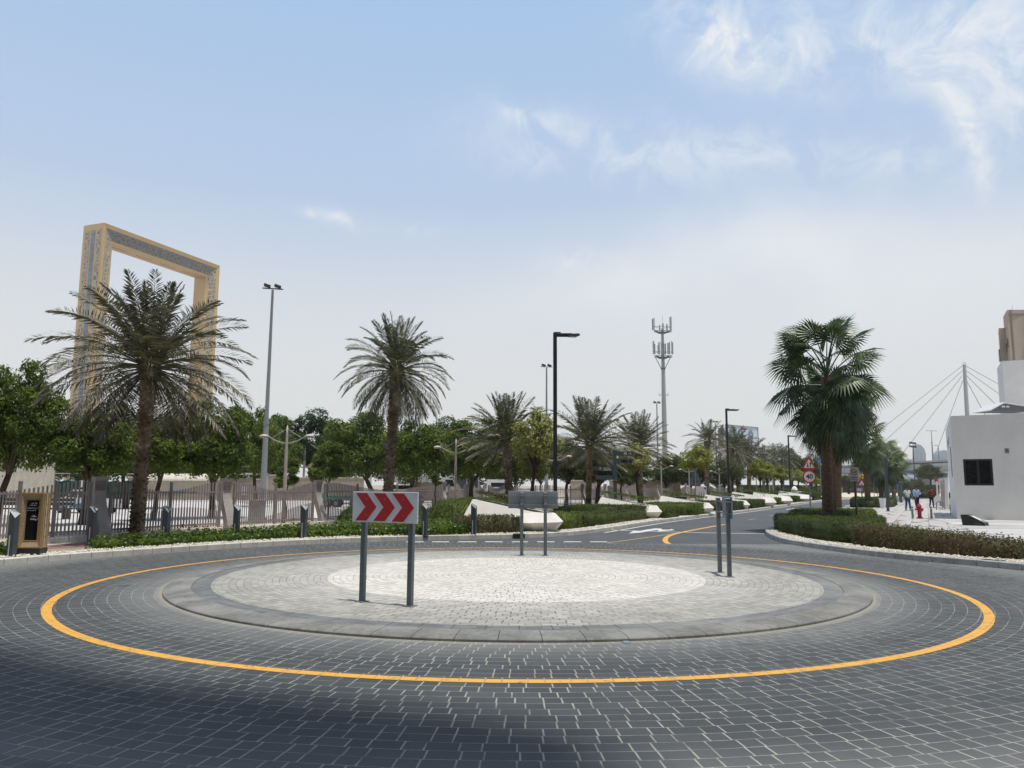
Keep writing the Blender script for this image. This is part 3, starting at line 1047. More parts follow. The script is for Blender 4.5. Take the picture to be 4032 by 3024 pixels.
# ---- date palms
def frond(L, az, el, droop, npair, lw, ll, base, twist=0.0, seg=9, vee=0.35, rs=None):
    """arching rachis with two rows of narrow leaflets; returns (quads, rachis points)"""
    r = rs
    pts, d_ = [np.array(base, float)], el
    ds = L / seg
    ca, sa = math.cos(az), math.sin(az)
    tg = []
    for i in range(seg):
        s = (i + .5) / seg
        e = el - droop * (s ** 1.6)
        t = np.array([math.cos(e) * ca, math.cos(e) * sa, math.sin(e)])
        tg.append(t)
        pts.append(pts[-1] + t * ds)
    tg.append(tg[-1])
    pts, tg = np.array(pts), np.array(tg)
    side0 = np.array([-sa, ca, 0.0])
    u = np.linspace(0.17, 0.995, npair)
    u = np.repeat(u, 2) + r.normal(0, .004, npair * 2)
    u = np.clip(u, 0, 1) * seg
    i0 = np.minimum(u.astype(int), seg - 1)
    f = (u - i0)[:, None]
    P0 = pts[i0] * (1 - f) + pts[i0 + 1] * f
    T = tg[i0]
    sg = np.tile([1.0, -1.0], npair)[:, None]
    up = np.cross(T, side0)
    up[:, 2] = np.abs(up[:, 2])
    uu = (u / seg)[:, None]
    S = side0[None, :] * math.cos(twist) + up * math.sin(twist)
    vv = vee * (1 - 0.5 * uu)
    D = T * (0.30 + 0.62 * uu ** 2) + S * sg * (1.0 - .30 * uu) + up * vv + r.normal(0, .09, (len(u), 3))
    D /= np.linalg.norm(D, axis=1, keepdims=True)
    ln = ll * (np.sin(np.pi * np.clip(uu * .86 + .12, 0, 1)) ** .55) * r.uniform(.85, 1.1, (len(u), 1))
    ln = np.maximum(ln, ll * .25)
    Wv = np.cross(D, up)
    Wv /= np.linalg.norm(Wv, axis=1, keepdims=True) + 1e-9
    Wv = Wv * .55 + up * .45 * sg
    mid = P0 + D * ln * .4
    tip = P0 + D * ln + np.array([0, 0, -1.0]) * ln * .14
    q = np.stack([P0, mid - Wv * lw / 2, tip, mid + Wv * lw / 2], axis=1)
    return q, pts


def date_crown(seed, nf=72, L=2.9, npair=46, lw=0.034, ll=0.42, low=-0.75, seg=9, dk=1.0):
    r = np.random.default_rng(seed)
    Q, st = [], MB()
    ga = 2.39996
    for k in range(nf):
        s = k / (nf - 1)                                  # 0 young, 1 old
        el = R(86) - (s ** 0.85) * (R(86) - low) + r.normal(0, .07)
        dr = 0.32 + 0.66 * math.sin(math.pi * min(s * 1.15, 1)) + .12 * s + r.normal(0, .1)
        dr *= dk
        Lf = L * (0.80 + .22 * math.sin(math.pi * s)) * r.uniform(.9, 1.06)
        az = k * ga + r.normal(0, .12)
        b = (math.cos(az) * .16, math.sin(az) * .16, .25 - .5 * s)
        q, pts = frond(Lf, az, el, dr, npair, lw, ll, b, r.uniform(-.5, .5), seg, .38 if s < .6 else .1, r)
        Q.append(q)
        st.tube([tuple(p) for p in pts[::2]] + ([tuple(pts[-1])] if len(pts) % 2 == 0 else []), [.032, .022, .016, .010, .005][:len(pts[::2])] + ([.004] if len(pts) % 2 == 0 else []), 4, caps=False)
    return np.concatenate(Q), st


def palm_leaf(name, cols, back):
    return leafmat(name, cols, 0.42, 0.35, 0.08, back)


L_date = palm_leaf('date_leaflet', [(0.026, 0.032, 0.015), (0.066, 0.068, 0.034), (0.15, 0.140, 0.080), (0.40, 0.345, 0.235)], (0.17, 0.155, 0.105))
L_date2 = palm_leaf('date_leaflet_grey', [(0.030, 0.042, 0.019), (0.072, 0.088, 0.042), (0.145, 0.158, 0.083), (0.38, 0.34, 0.22)], (0.17, 0.16, 0.105))
L_dead = palm_leaf('dead_leaflet', [(0.12, 0.058, 0.03), (0.19, 0.11, 0.06), (0.24, 0.16, 0.10)], (0.2, 0.13, 0.08))
DC = {}
DC['a'] = date_crown(21, 104, 3.0, 42, .054, .56, low=-.92)
DC['b'] = date_crown(22, 92, 2.8, 36, .062, .52, low=-1.05)
DC['u'] = date_crown(25, 62, 2.55, 36, .060, .50, low=-.55, dk=.62)
DC['c'] = date_crown(23, 50, 2.75, 26, .075, .56, low=-.9, seg=7)


M_boot = leafmat('date_bark_scales', [(0.06, 0.045, 0.030), (0.15, 0.115, 0.075), (0.30, 0.24, 0.165), (0.55, 0.47, 0.36)], 0.85, 0.15, 0.0)


def date_palm(label, base, top, key, sc=1.0, leaf=None, trunk=0.2, group='date palms beside the left footpath', dead=0, rot=0.0, low=None):
    """base and top of the trunk in the world"""
    base, top = Vector(base), Vector(top)
    t = thing('date_palm', label, 'palm tree', tuple(base), 0, group)
    d = top - base
    mb_ = MB()
    n = 14
    pts = [Vector((d.x * (f ** 1.3), d.y * (f ** 1.3), d.z * f)) for f in (i / n for i in range(n + 1))]
    rad = [trunk * (1.22 if i == 0 else 1.0 if i < 11 else 1.0 + (i - 10) * .10) for i in range(n + 1)]
    mb_.tube([pts[0] - Vector((0, 0, .15))] + pts, [trunk * 1.25] + rad, 12)
    # cut leaf bases in a spiral
    nb = int(d.z / 0.019)
    for k in range(nb):
        f = k / nb
        c_ = Vector((d.x * (f ** 1.3), d.y * (f ** 1.3), d.z * f))
        a = k * 2.39996
        rr = trunk * (1.0 if f < .78 else 1 + (f - .78) * 1.6)
        o_ = Vector((math.cos(a), math.sin(a), 0))
        s_ = Vector((-o_.y, o_.x, 0))
        w_ = .060 * (trunk / .2)
        p0 = c_ + o_ * rr * .95
        ex = .045 + .035 * rnd.random() + (.05 if f > .9 else 0)
        l0, l1 = p0 - s_ * w_ + o_ * ex + Vector((0, 0, .055)), p0 + s_ * w_ + o_ * ex + Vector((0, 0, .055))
        b0_, b1_ = p0 - s_ * w_ * .6 - Vector((0, 0, .03)), p0 + s_ * w_ * .6 - Vector((0, 0, .03))
        t0_, t1_ = p0 - s_ * w_ * .8 + Vector((0, 0, .075)) - o_ * .02, p0 + s_ * w_ * .8 + Vector((0, 0, .075)) - o_ * .02
        mb_.add([b0_, b1_, l1, l0, t0_, t1_], [(0, 1, 2, 3), (3, 2, 5, 4), (1, 5, 2), (0, 3, 4)])
    mb_.build('trunk', M_boot, t)
    kk = ('dc', key)
    if kk not in CROWNS:
        q, st = DC[key]
        o = quads_object('crown', q, leaf or L_date, None, st)
        CROWNS[kk] = o.data
    else:
        o = bpy.data.objects.new('crown', CROWNS[kk])
        C.objects.link(o)
    o.parent = t
    o.location = d
    o.rotation_euler = (0, 0, rot)
    o.scale = (sc, sc, sc) if not hasattr(sc, '__len__') else sc
    o.material_slots[0].link = 'OBJECT'
    o.material_slots[0].material = leaf or L_date
    if dead:
        r = np.random.default_rng(dead)
        Q, st = [], MB()
        for k in range(7):
            az = r.uniform(0, 6.28)
            q, pts = frond(1.9, az, R(-35), .95, 26, .03, .20, (0, 0, -.35), 0, 7, .05, r)
            Q.append(q)
            st.tube([tuple(p) for p in pts[::2]], [.02, .015, .01, .006][:len(pts[::2])], 4, caps=False)
        o2 = quads_object('dead_fronds', np.concatenate(Q), L_dead, t, st)
        o2.location = d
        o2.scale = o.scale
    return t


date_palm('largest date palm, in front of the golden frame tower at the left', G(533, 2138), A(592, 1440, 22.6), 'a', 1.0, L_date, .185, dead=5, rot=.4)
date_palm('tall date palm standing right behind the red chevron board', A(1522, 2079, 32), A(1562, 1462, 32.4), 'b', (.86, .86, .98), L_date2, .20, dead=8, rot=1.7)
date_palm('date palm rising behind the mound hedge, left of the nearest black lamp', A(2008, 2045, 38), A(1994, 1725, 38), 'u', (.95, .95, 1.0), L_date2, .17, rot=2.9)
date_palm('date palm with drooping skirt standing between the nearest black lamp and the fingerpost', G(2317, 2013), A(2323, 1745, 53), 'u', (1.32, 1.32, 1.4), L_date2, .18, rot=4.2)
date_palm('date palm over the second white planter, fronds blown to the right', A(2524, 1990, 68), A(2512, 1762, 68), 'u', (1.25, 1.25, 1.35), L_date2, .20, rot=.9)
for i, (lb, px, d, zt, sc) in enumerate((('date palm behind the bare triangular sign back', 2783, 88, 6.9, 1.05), ('date palm whose brown heart shows right of the second black lamp', 2879, 96, 6.5, 1.25),
                                         ('date palm in front of the billboard edge, trunk clear of the hedges', 2948, 104, 5.6, 1.35), ('low date palm hidden behind the billboard foot', 2905, 122, 7.2, 1.2),
                                         ('date palm at the left of the distant far palm row', 3006, 150, 7.0, 1.25), ('middle date palm of the distant far palm row', 3046, 158, 7.6, 1.3),
                                         ('date palm at the right of the distant far palm row', 3082, 150, 7.2, 1.25))):
    x = A(px, 1910, d).x
    date_palm(lb, (x, d, .2), (x + .2, d, zt), 'c', sc, L_date2, .25, rot=i * 1.3, group='date palms beside the left footpath' if i < 4 else 'date palms along the far lawn')


# ---- fan palms
def fan_leaf(r, az, el, pet, rad, base, Q, st, nseg=34, spread=4.3, hang=0.5, roll=0.0, droopy=.35):
    ca, sa = math.cos(az), math.sin(az)
    p, e = np.array(base, float), el
    pts = [p.copy()]
    for i in range(5):
        e -= hang * .2
        p = p + np.array([math.cos(e) * ca, math.cos(e) * sa, math.sin(e)]) * pet / 5
        pts.append(p.copy())
    st.tube([tuple(q) for q in pts], [.03, .026, .022, .02, .017, .012], 4, caps=False)
    e -= .35
    D = np.array([math.cos(e) * ca, math.cos(e) * sa, math.sin(e)])
    S = np.array([-sa, ca, 0.0])
    U = np.cross(D, S)
    S2 = S * math.cos(roll) + U * math.sin(roll)
    U2 = np.cross(D, S2)
    c0 = pts[-1]
    da = spread / nseg
    for k in range(nseg):
        a = -spread / 2 + (k + .5) * da
        cup = .18 * abs(a)
        d_ = D * math.cos(a) + S2 * math.sin(a) + U2 * cup * -1
        l_ = rad * (0.80 + .2 * math.cos(a * .6)) * r.uniform(.92, 1.05)
        w_ = S2 * math.cos(a) - D * math.sin(a)
        r0 = l_ * .60
        hw = r0 * da * .53
        pl = .02 * (1 if k % 2 else -1)
        m0 = c0 + d_ * r0 + U2 * pl * 0
        tipd = d_ * (1 - droopy * .35) + np.array([0, 0, -1]) * droopy
        tip = m0 + tipd * l_ * .42
        q1 = np.array([c0, m0 - w_ * hw + U2 * pl, m0 + U2 * -pl, m0 + w_ * hw + U2 * pl])
        q2 = np.array([m0 - w_ * hw * .8, m0 + (tip - m0) * .5 - w_ * hw * .35, tip, m0 + w_ * hw * .8])
        Q.append(q1)
        Q.append(q2)


def fan_crown(seed, nl=38, pet=1.25, rad=1.12, nseg=34, skirt=18, H=2.0):
    r = np.random.default_rng(seed)
    Q, st, Q2, st2 = [], MB(), [], MB()
    for k in range(nl):
        s = k / (nl - 1)
        el = R(82) - R(108) * s + r.normal(0, .08)
        fan_leaf(r, k * 2.39996 + r.normal(0, .2), el, pet * (.8 + .5 * (1 - s)) * r.uniform(.85, 1.1), rad * r.uniform(.85, 1.08), (0, 0, .15 - .75 * s), Q, st, nseg, 4.4, .3 + .45 * s, r.uniform(-.9, .9), .2 + .3 * s)
    for k in range(skirt):
        s = k / max(1, skirt - 1)
        fan_leaf(r, k * 2.39996 + 1, R(-22) - R(38) * s + r.normal(0, .1), pet * .62, rad * .62, (0, 0, -.55 - (H - 1.5) * s), Q2, st2, nseg // 2, 2.8, .6, r.uniform(-.6, .6), .55)
    return np.array(Q), st, np.array(Q2), st2


L_fan = leafmat('fan_leaf', [(0.012, 0.030, 0.009), (0.027, 0.055, 0.016), (0.068, 0.112, 0.040), (0.105, 0.150, 0.055)], 0.40, 0.35, 0.10)
L_fanf = leafmat('fan_leaf_pale', [(0.040, 0.066, 0.025), (0.075, 0.110, 0.040), (0.13, 0.165, 0.065), (0.20, 0.23, 0.11)], 0.36, 0.5, 0.2)
L_skirt = leafmat('fan_skirt', [(0.036, 0.042, 0.010), (0.066, 0.072, 0.016), (0.105, 0.088, 0.024), (0.12, 0.068, 0.026)], 0.6, 0.3, 0.2)
FC = {'a': fan_crown(31), 'b': fan_crown(33, 28, 1.15, 1.05, 22, 12)}


def fan_palm(label, base, zb, key, sc=1.0, leaf=None, trunk=.2, rot=0.0, lean=0.0):
    t = thing('fan_palm', label, 'palm tree', base, 0, 'fan palms beside the white plaza')
    mb_ = MB()
    n = 60
    pts = [(lean * (i / n) ** 2, 0, -.1 + (zb + .1) * i / n) for i in range(n + 1)]
    mb_.tube(pts, [trunk * (1.12 - .22 * i / n) * (1.03 if i % 2 else .97) * (1.15 if i < 2 else 1) for i in range(n + 1)], 12)
    mb_.build('trunk', M_fbark, t)
    q, st, q2, st2 = FC[key]
    for nm, Q_, S_, mm in (('crown', q, st, leaf or L_fan), ('leaf_skirt', q2, st2, L_skirt)):
        kk = ('fc', key, nm)
        if kk not in CROWNS:
            o = quads_object(nm, Q_, mm, None, S_)
            CROWNS[kk] = o.data
        else:
            o = bpy.data.objects.new(nm, CROWNS[kk])
            C.objects.link(o)
        o.parent = t
        o.location = (lean, 0, zb)
        o.rotation_euler = (0, 0, rot)
        o.scale = (sc, sc, sc) if not hasattr(sc, '__len__') else sc
        o.material_slots[0].link = 'OBJECT'
        o.material_slots[0].material = mm
    # cut stalks round the heart
    mb_ = MB()
    for k in range(16):
        a = k * 2.39996
        z = zb - .75 + .045 * k
        mb_.box((lean + math.cos(a) * trunk * 1.05, math.sin(a) * trunk * 1.05, z), (.05, .02, .34), rot=Matrix.Rotation(a, 3, 'Z') @ Matrix.Rotation(.22, 3, 'Y'))
    mb_.build('stalk_stubs', mat('stub_wood', (0.30, 0.20, 0.13), 0.8, 0.2, var=.3), t)
    return t


b = A(3262, 2045, 30.3)
fan_palm('big fan palm standing in the clipped hedge at the plaza corner', (b.x, 30.3, .1), 5.95, 'a', (1.09, 1.09, 1.16), L_fan, .205, .5, lean=.20)
b = A(3277, 2035, 33.5)
fan_palm('fan palm half hidden right behind the biggest fan palm', (b.x, 33.5, .1), 4.9, 'a', (.92, .92, .95), L_fan, .17, 2.6, lean=.25)
b = A(3301, 2002, 44)
fan_palm('fan palm with a bare trunk just right of the two crowded ones', (b.x, 44, .1), 5.7, 'b', 1.0, L_fan, .17, 4.1, lean=.5)
for lb, px, d, zb, sc in (('fan palm behind the dog sign, trunk beside the yellow roadwork sign', 3416, 66, 5.3, 1.15), ('fan palm left of the three walking men, first of the far pair', 3470, 82, 3.9, 1.05),
                          ('fan palm next to the black column, second of the far pair', 3492, 80, 4.3, 1.1), ('rearmost fan palm, above the men in shirts', 3520, 95, 4.3, 1.1)):
    x = A(px, 1950, d).x
    fan_palm(lb, (x, d, .1), zb, 'b', sc, L_fanf, .22, px * .1)


# ---- broadleaf trees
YD = 'shade trees behind the picket fence'
tree_at('dense_tree', 'green tree at the far left edge in front of the pale shed', 85, 27, 1400, 1865, 330, L_mid, 0, tbx=-5, group=YD, trunk=.12)
tree_at('dense_tree', 'low tree between the gilded sign and the big date palm', 372, 28, 1610, 1890, 330, L_mid, 1, tbx=335, group=YD, trunk=.14, stems=5)
tree_at('dense_tree', 'tree just right of the big date palm trunk', 650, 32, 1620, 1895, 300, L_mid, 2, tbx=612, group=YD, trunk=.11)
tree_at('dense_tree', 'tree with crooked dark trunk left of the tall grey mast', 850, 34, 1560, 1900, 310, L_mid, 0, tbx=838, group=YD, trunk=.15)
tree_at('dense_tree', 'tree filling the gap behind the big date palm fronds', 480, 46, 1600, 1880, 420, L_dark, 2, tbx=500, group=YD)
tree_at('dense_tree', 'small topped tree poking above the fronds left of the tall mast', 1000, 52, 1590, 1870, 190, L_mid, 1, tbx=1010, group=YD)
tree_at('dense_tree', 'bushy tree just right of the tall grey mast', 1075, 74, 1615, 1900, 220, L_mid, 0, group=YD)
tree_at('broad_tree', 'dark glossy almond tree with flat layers above the sail shades', 1225, 80, 1618, 1850, 320, L_sea, 2, group=YD, trunk=.2)
tree_at('dense_tree', 'large tree between the sail shades and the tall date palm', 1415, 62, 1605, 1885, 300, L_mid, 0, tbx=1480, group=YD, trunk=.2, stems=5)
tree_at('dense_tree', 'tree right of the tall date palm over the white truck', 1640, 48, 1640, 1905, 250, L_mid, 1, tbx=1602, group=YD, trunk=.14)
tree_at('dense_tree', 'tree over the tipper truck cab', 1745, 66, 1650, 1890, 240, L_dark, 2, tbx=1760, group=YD)
tree_at('dense_tree', 'tree left of the mound date palm over the glazed cabin', 1870, 54, 1635, 1895, 330, L_mid, 0, tbx=1852, group=YD, trunk=.16, stems=5)
tree_at('dense_tree', 'tree behind the mound date palm trunk', 2030, 66, 1665, 1905, 260, L_dark, 1, group=YD)
tree_at('dense_tree', 'tree standing over the coloured panel', 2235, 62, 1730, 1905, 190, L_dark, 2, tbx=2228, group=YD, trunk=.14)
tree_at('dense_tree', 'tree behind the fingerpost arms', 2365, 60, 1755, 1905, 200, L_dark, 0, tbx=2350, group=YD, trunk=.18, stems=5)
tree_at('dense_tree', 'tree right of the fingerpost beyond the pale tree', 2480, 84, 1775, 1915, 190, L_dark, 1, group=YD)
tree_at('dense_tree', 'dark tree behind the white cell mast foot', 2620, 92, 1790, 1915, 210, L_dark, 2, group=YD)
tree_at('dense_tree', 'dark tree beyond the second white planter', 2720, 104, 1790, 1915, 190, L_dark, 0, group=YD)
tree_at('dense_tree', 'dark tree behind the second black lamp', 2850, 118, 1800, 1920, 200, L_dark, 1, group=YD)
tree_at('dense_tree', 'low dark tree left of the far rank of yellow trees', 2650, 112, 1800, 1920, 150, L_dark, 2, group=YD)
for i, (px, d, yt, yb, wp) in enumerate(((-90, 62, 1500, 1900, 420), (310, 84, 1690, 1905, 300), (560, 88, 1700, 1905, 300), (760, 90, 1690, 1905, 260), (930, 92, 1690, 1905, 260),
                                         (1330, 92, 1680, 1905, 260), (1540, 94, 1670, 1905, 280), (1960, 96, 1690, 1908, 300), (2130, 96, 1700, 1908, 260), (2300, 100, 1760, 1910, 240))):
    tree_at('background_tree', ['dark tree beyond the pale shed at the left edge', 'background tree behind the big date palm crown, left side', 'background tree behind the big date palm crown, right side',
                                'background tree behind the corrugated canopy', 'background tree beyond the tall grey mast', 'background tree behind the middle sail shades',
                                'background tree behind the tall date palm', 'background tree behind the glazed cabin', 'background tree left of the nearest black lamp', 'background tree behind the fingerpost palm'][i],
            px, d, yt, yb, wp, L_dark if i % 2 else L_mid, i % 3, group='background trees beyond the yard')
# saplings
SG = 'saplings beside the picket fence'
tree_at('sapling', 'thin sapling beside the first cream twin lamp', 1132, 33, 1808, 1925, 105, L_mid, 3, z0=.2, tbx=1128, group=SG, trunk=.035)
tree_at('sapling', 'leafy sapling on a red stem left of the chevron board', 1290, 34, 1750, 1905, 165, L_mid, 3, z0=.2, tbx=1296, group=SG, trunk=.035, stems=4)
tree_at('sapling', 'sapling in front of the beige truck cab', 1716, 38.5, 1868, 1912, 62, L_mid, 3, z0=.2, tbx=1716, group=SG, trunk=.03)
# pale young trees in the planting bed
YG = 'yellow green trees of the planting bed'
tree_at('young_tree', 'pale grey-green tree just left of the nearest black lamp', 2112, 35.5, 1608, 1850, 205, L_pale, 4, z0=.1, tbx=2095, group=YG, trunk=.08, stems=5)
tree_at('young_tree', 'lower pale crown at the foot of the nearest black lamp', 2100, 36.5, 1790, 1905, 130, L_pale, 4, z0=.1, tbx=2090, group=YG, trunk=.06)
tree_at('young_tree', 'yellow leaved tree right behind the fingerpost arms', 2500, 62, 1748, 1885, 122, L_pale, 4, z0=.1, tbx=2515, group=YG, trunk=.12)
tree_at('young_tree', 'dull green tree between the fingerpost and the yellow one', 2445, 64, 1840, 1905, 90, L_mid, 3, z0=.1, group=YG, trunk=.08)
for lb, px, d, yt, yb, wp, lf in (('bright yellow-green tree over the bare triangular sign', 2745, 80, 1752, 1872, 128, L_yel), ('green-yellow tree just right of the second black lamp', 2884, 88, 1820, 1895, 98, L_dull),
                                  ('brightest lime tree beyond the fourth planter', 2992, 96, 1808, 1895, 104, L_yel), ('rounded lime tree left of the third black lamp', 3076, 104, 1832, 1903, 84, L_yel),
                                  ('thin pale tree right of the third black lamp', 3142, 112, 1850, 1905, 66, L_pale), ('small yellow tree beside the speed limit sign', 3214, 120, 1878, 1915, 40, L_yel)):
    tree_at('young_tree', lb, px, d, yt, yb, wp, lf, 4, z0=.1, group=YG, trunk=.13)
FG = 'far trees at the end of the road'
for lb, px, d, yt, yb, wp, lf, v in (('soft rounded weeping tree on the skyline', 3116, 190, 1760, 1880, 84, L_dull, 0), ('dark tree behind the warning triangle sign', 3190, 160, 1790, 1915, 120, L_dark, 2),
                                     ('second dark tree by the fan palm trunk', 3248, 170, 1815, 1918, 90, L_dark, 0), ('dull tree under the flyover left of the dog sign', 3340, 200, 1862, 1925, 80, L_dull, 1),
                                     ('dull tree behind the roadwork sign', 3392, 220, 1868, 1925, 70, L_dull, 2), ('flat topped acacia left of the white building', 3662, 215, 1825, 1893, 134, L_dull, 2),
                                     ('distant bush under the blue gantry', 3560, 240, 1885, 1925, 70, L_dull, 1), ('distant bush beside the acacia', 3610, 245, 1882, 1925, 60, L_dull, 0),
                                     ('distant green tree between date palms and lamp', 3020, 180, 1815, 1900, 110, L_dull, 1), ('far low tree behind the yield signs', 3450, 230, 1875, 1925, 70, L_dull, 0)):
    tree_at('far_tree', lb, px, d, yt, yb, wp, lf, v, z0=0, group=FG, trunk=.35 if d > 150 else .2)


# ---- hedges
def in_poly(P, poly):
    x, y = P[:, 0], P[:, 1]
    ins = np.zeros(len(P), bool)
    n = len(poly)
    for i in range(n):
        x0, y0 = poly[i]
        x1, y1 = poly[(i + 1) % n]
        c_ = ((y0 > y) != (y1 > y)) & (x < (x1 - x0) * (y - y0) / ((y1 - y0) + 1e-12) + x0)
        ins ^= c_
    return ins


def hedge(name, label, poly, h, leaf, core, dens=420, ls=.06, cat='hedge', group=None, rough=.03, z0=.12, top=None, kind=None, dome=0.0):
    """clipped block over an outline; top may give the height at each corner"""
    poly = [(p[0], p[1]) for p in poly]
    ar = sum(poly[i][0] * poly[(i + 1) % len(poly)][1] - poly[(i + 1) % len(poly)][0] * poly[i][1] for i in range(len(poly)))
    if ar < 0:
        poly = poly[::-1]
        top = top[::-1] if top else None
    pa = np.array(poly)
    c_ = pa.mean(0)
    mx = np.linalg.norm(pa - c_, axis=1).max()

    def height(P):
        if dome:
            # distance to outline
            dm = np.full(len(P), 1e9)
            for i in range(len(poly)):
                a, b_ = pa[i], pa[(i + 1) % len(poly)]
                ab = b_ - a
                t_ = np.clip(((P - a) @ ab) / (ab @ ab), 0, 1)
                dm = np.minimum(dm, np.linalg.norm(P - (a + t_[:, None] * ab), axis=1))
            k_ = np.clip(dm / dome, 0, 1)
            return z0 + h * np.sqrt(np.maximum(1 - (1 - k_) ** 2, 0.0)) * (1 + (0.0))
        if top:
            dd = np.linalg.norm(P[:, None, :] - pa[None], axis=2) + .05
            w_ = 1 / dd ** 2
            return z0 + (w_ * np.array(top)).sum(1) / w_.sum(1)
        return np.full(len(P), z0 + h)
    L_ = []
    # sides
    per = [np.linalg.norm(pa[(i + 1) % len(pa)] - pa[i]) for i in range(len(pa))]
    if not dome:
        for i in range(len(pa)):
            a, b_ = pa[i], pa[(i + 1) % len(pa)]
            n = int(per[i] * h * dens * .9)
            if n < 1:
                continue
            f = npr.random((n, 1))
            P = a + (b_ - a) * f
            hh = height(P)
            z = z0 + (hh - z0) * npr.random(n)
            nr = np.array([(b_ - a)[1], -(b_ - a)[0]]) / (per[i] + 1e-9)
            out = npr.normal(0, rough, (n, 1))
            wav = (np.sin(f * per[i] * 2.3 + i) * .04)
            P3 = np.hstack([P + nr * (out + wav), z[:, None]])
            N3 = np.tile([nr[0], nr[1], .35], (n, 1))
            L_.append(rand_quads(P3, N3, ls, ls * .6, .55))
    lo, hi = pa.min(0), pa.max(0)
    area = (hi - lo).prod()
    n = int(area * dens * (1.3 if dome else 1.0))
    P = lo + (hi - lo) * npr.random((n, 2))
    P = P[in_poly(P, poly)]
    z = height(P)
    bump = npr.normal(0, rough, len(P)) + .03 * np.sin(P[:, 0] * 3.1) * np.cos(P[:, 1] * 2.7)
    P3 = np.hstack([P, (z + bump)[:, None]])
    if dome:
        e = .05
        gx = (height(P + [e, 0]) - z) / e
        gy = (height(P + [0, e]) - z) / e
        N3 = np.stack([-gx, -gy, np.ones(len(P))], 1)
        N3 /= np.linalg.norm(N3, axis=1, keepdims=True)
        P3 += N3 * npr.normal(0, rough, (len(P), 1))
        # more leaves where it is steep
        st_ = np.sqrt(1 + gx ** 2 + gy ** 2)
        ex = npr.random(len(P)) < np.clip((st_ - 1) / 3, 0, 1)
        for _ in range(3):
            Q3 = P3[ex] + np.array([0, 0, 1]) * npr.uniform(-.18, .02, (ex.sum(), 1))
            L_.append(rand_quads(Q3, N3[ex], ls, ls * .6, .5))
        L_.append(rand_quads(P3, N3, ls, ls * .6, .5))
    else:
        L_.append(rand_quads(P3, np.tile([0, 0, 1.0], (len(P), 1)), ls, ls * .6, .55))
    # inner body
    mb_ = MB()
    if dome:
        K_ = 12
        n_ = len(pa)
        for k in range(K_):
            f_ = 1 - (k / K_) ** 1.6 * 1.0
            q = c_ + (pa - c_) * f_ * .985
            zz = np.maximum(height(q) - .05, z0 - .02) if k else np.full(n_, z0 - .02)
            for i_, p in enumerate(q):
                mb_.V.append((p[0], p[1], float(zz[i_])))
        mb_.V.append((c_[0], c_[1], z0 + h - .05))
        for k in range(K_ - 1):
            for i_ in range(n_):
                j_ = (i_ + 1) % n_
                mb_.F.append((k * n_ + i_, k * n_ + j_, (k + 1) * n_ + j_, (k + 1) * n_ + i_))
        for i_ in range(n_):
            mb_.F.append(((K_ - 1) * n_ + i_, (K_ - 1) * n_ + (i_ + 1) % n_, K_ * n_))
    else:
        q = [tuple(c_ + (p - c_) * (1 - .045 / max(mx, .2)) ) for p in pa]
        n_ = len(q)
        tz = height(np.array(q)) - .035
        vs = [(p[0], p[1], z0 - .02) for p in q] + [(p[0], p[1], float(tz[i])) for i, p in enumerate(q)]
        mb_.add(vs, [tuple(range(n_ - 1, -1, -1)), tuple(range(n_, 2 * n_))] + [(i, (i + 1) % n_, n_ + (i + 1) % n_, n_ + i) for i in range(n_)])
    o = quads_object(name, np.concatenate(L_), leaf, None, mb_)
    tag(o, label, None if kind else cat, group, kind)
    if kind:
        o['label'] = label
    return o


def ring_poly(c_, rx, ry, rot=0, n=18, wob=.06, seed=1):
    r = random.Random(seed)
    out = []
    for i in range(n):
        a = 2 * math.pi * i / n
        k = 1 + r.uniform(-wob, wob)
        x, y = rx * k * math.cos(a), ry * k * math.sin(a)
        out.append((c_[0] + x * math.cos(rot) - y * math.sin(rot), c_[1] + x * math.sin(rot) + y * math.cos(rot)))
    return out


# low cover behind the left kerb
ln = [p for p in KL if -22 < p.x < -2.2 and p.y > 5 and p.y < 28]
inn = offset(ln, .62)
segs = [(-22, -10.95), (-10.2, -2.9)]
for k, (x0, x1) in enumerate(segs):
    a_ = [p for p in inn if x0 < p.x < x1]
    w1 = [.85 if k == 0 else (.42 if p.x < -9 else .75 if p.x < -6.5 else 1.25) for p in a_]
    fr = [(p.x, p.y) for p in a_]
    bk = []
    for i, p in enumerate(a_):
        t_ = (a_[min(i + 1, len(a_) - 1)] - a_[max(i - 1, 0)]).normalized()
        q = p + Vector((-t_.y, t_.x)) * (w1[i] + .10 * math.sin(i * 1.1))
        bk.append((q.x, q.y))
    hedge('ground_cover', ['low leafy ground cover left of the gilded sign', 'low leafy ground cover along the left kerb'][k], fr + bk[::-1], .25, L_cover, None, 560, .095, kind='stuff', rough=.075)
g0 = [G(1345, 2113, .13), G(1480, 2111, .13), G(1660, 2109, .13), G(1835, 2106, .13)]
bk = [G(1850, 2080, .13), G(1660, 2084, .13), G(1345, 2088, .13)]
hedge('low_hedge', 'low bright leafy hedge below the chevron board beside the kerb', g0 + bk, .30, L_cover, None, 620, .08, group='low hedges behind the left kerb', rough=.05)

c0 = G(1490, 2086, .13)
hedge('mound_hedge', 'dark domed hedge behind the chevron board', ring_poly((c0.x, c0.y + 1.6), 1.95, 1.5, 0, seed=4), .92, L_hedge, None, 560, .065, dome=1.0, group='domed hedges')
c0 = G(1900, 2070, .13)
hedge('mound_hedge', 'long domed hedge left of the first white planter', ring_poly((c0.x - .1, c0.y + 3.6), 2.7, 1.7, .55, seed=5), 1.02, L_hedgeg, None, 520, .065, dome=1.1, group='domed hedges')
HG = 'clipped hedges along the left kerb'


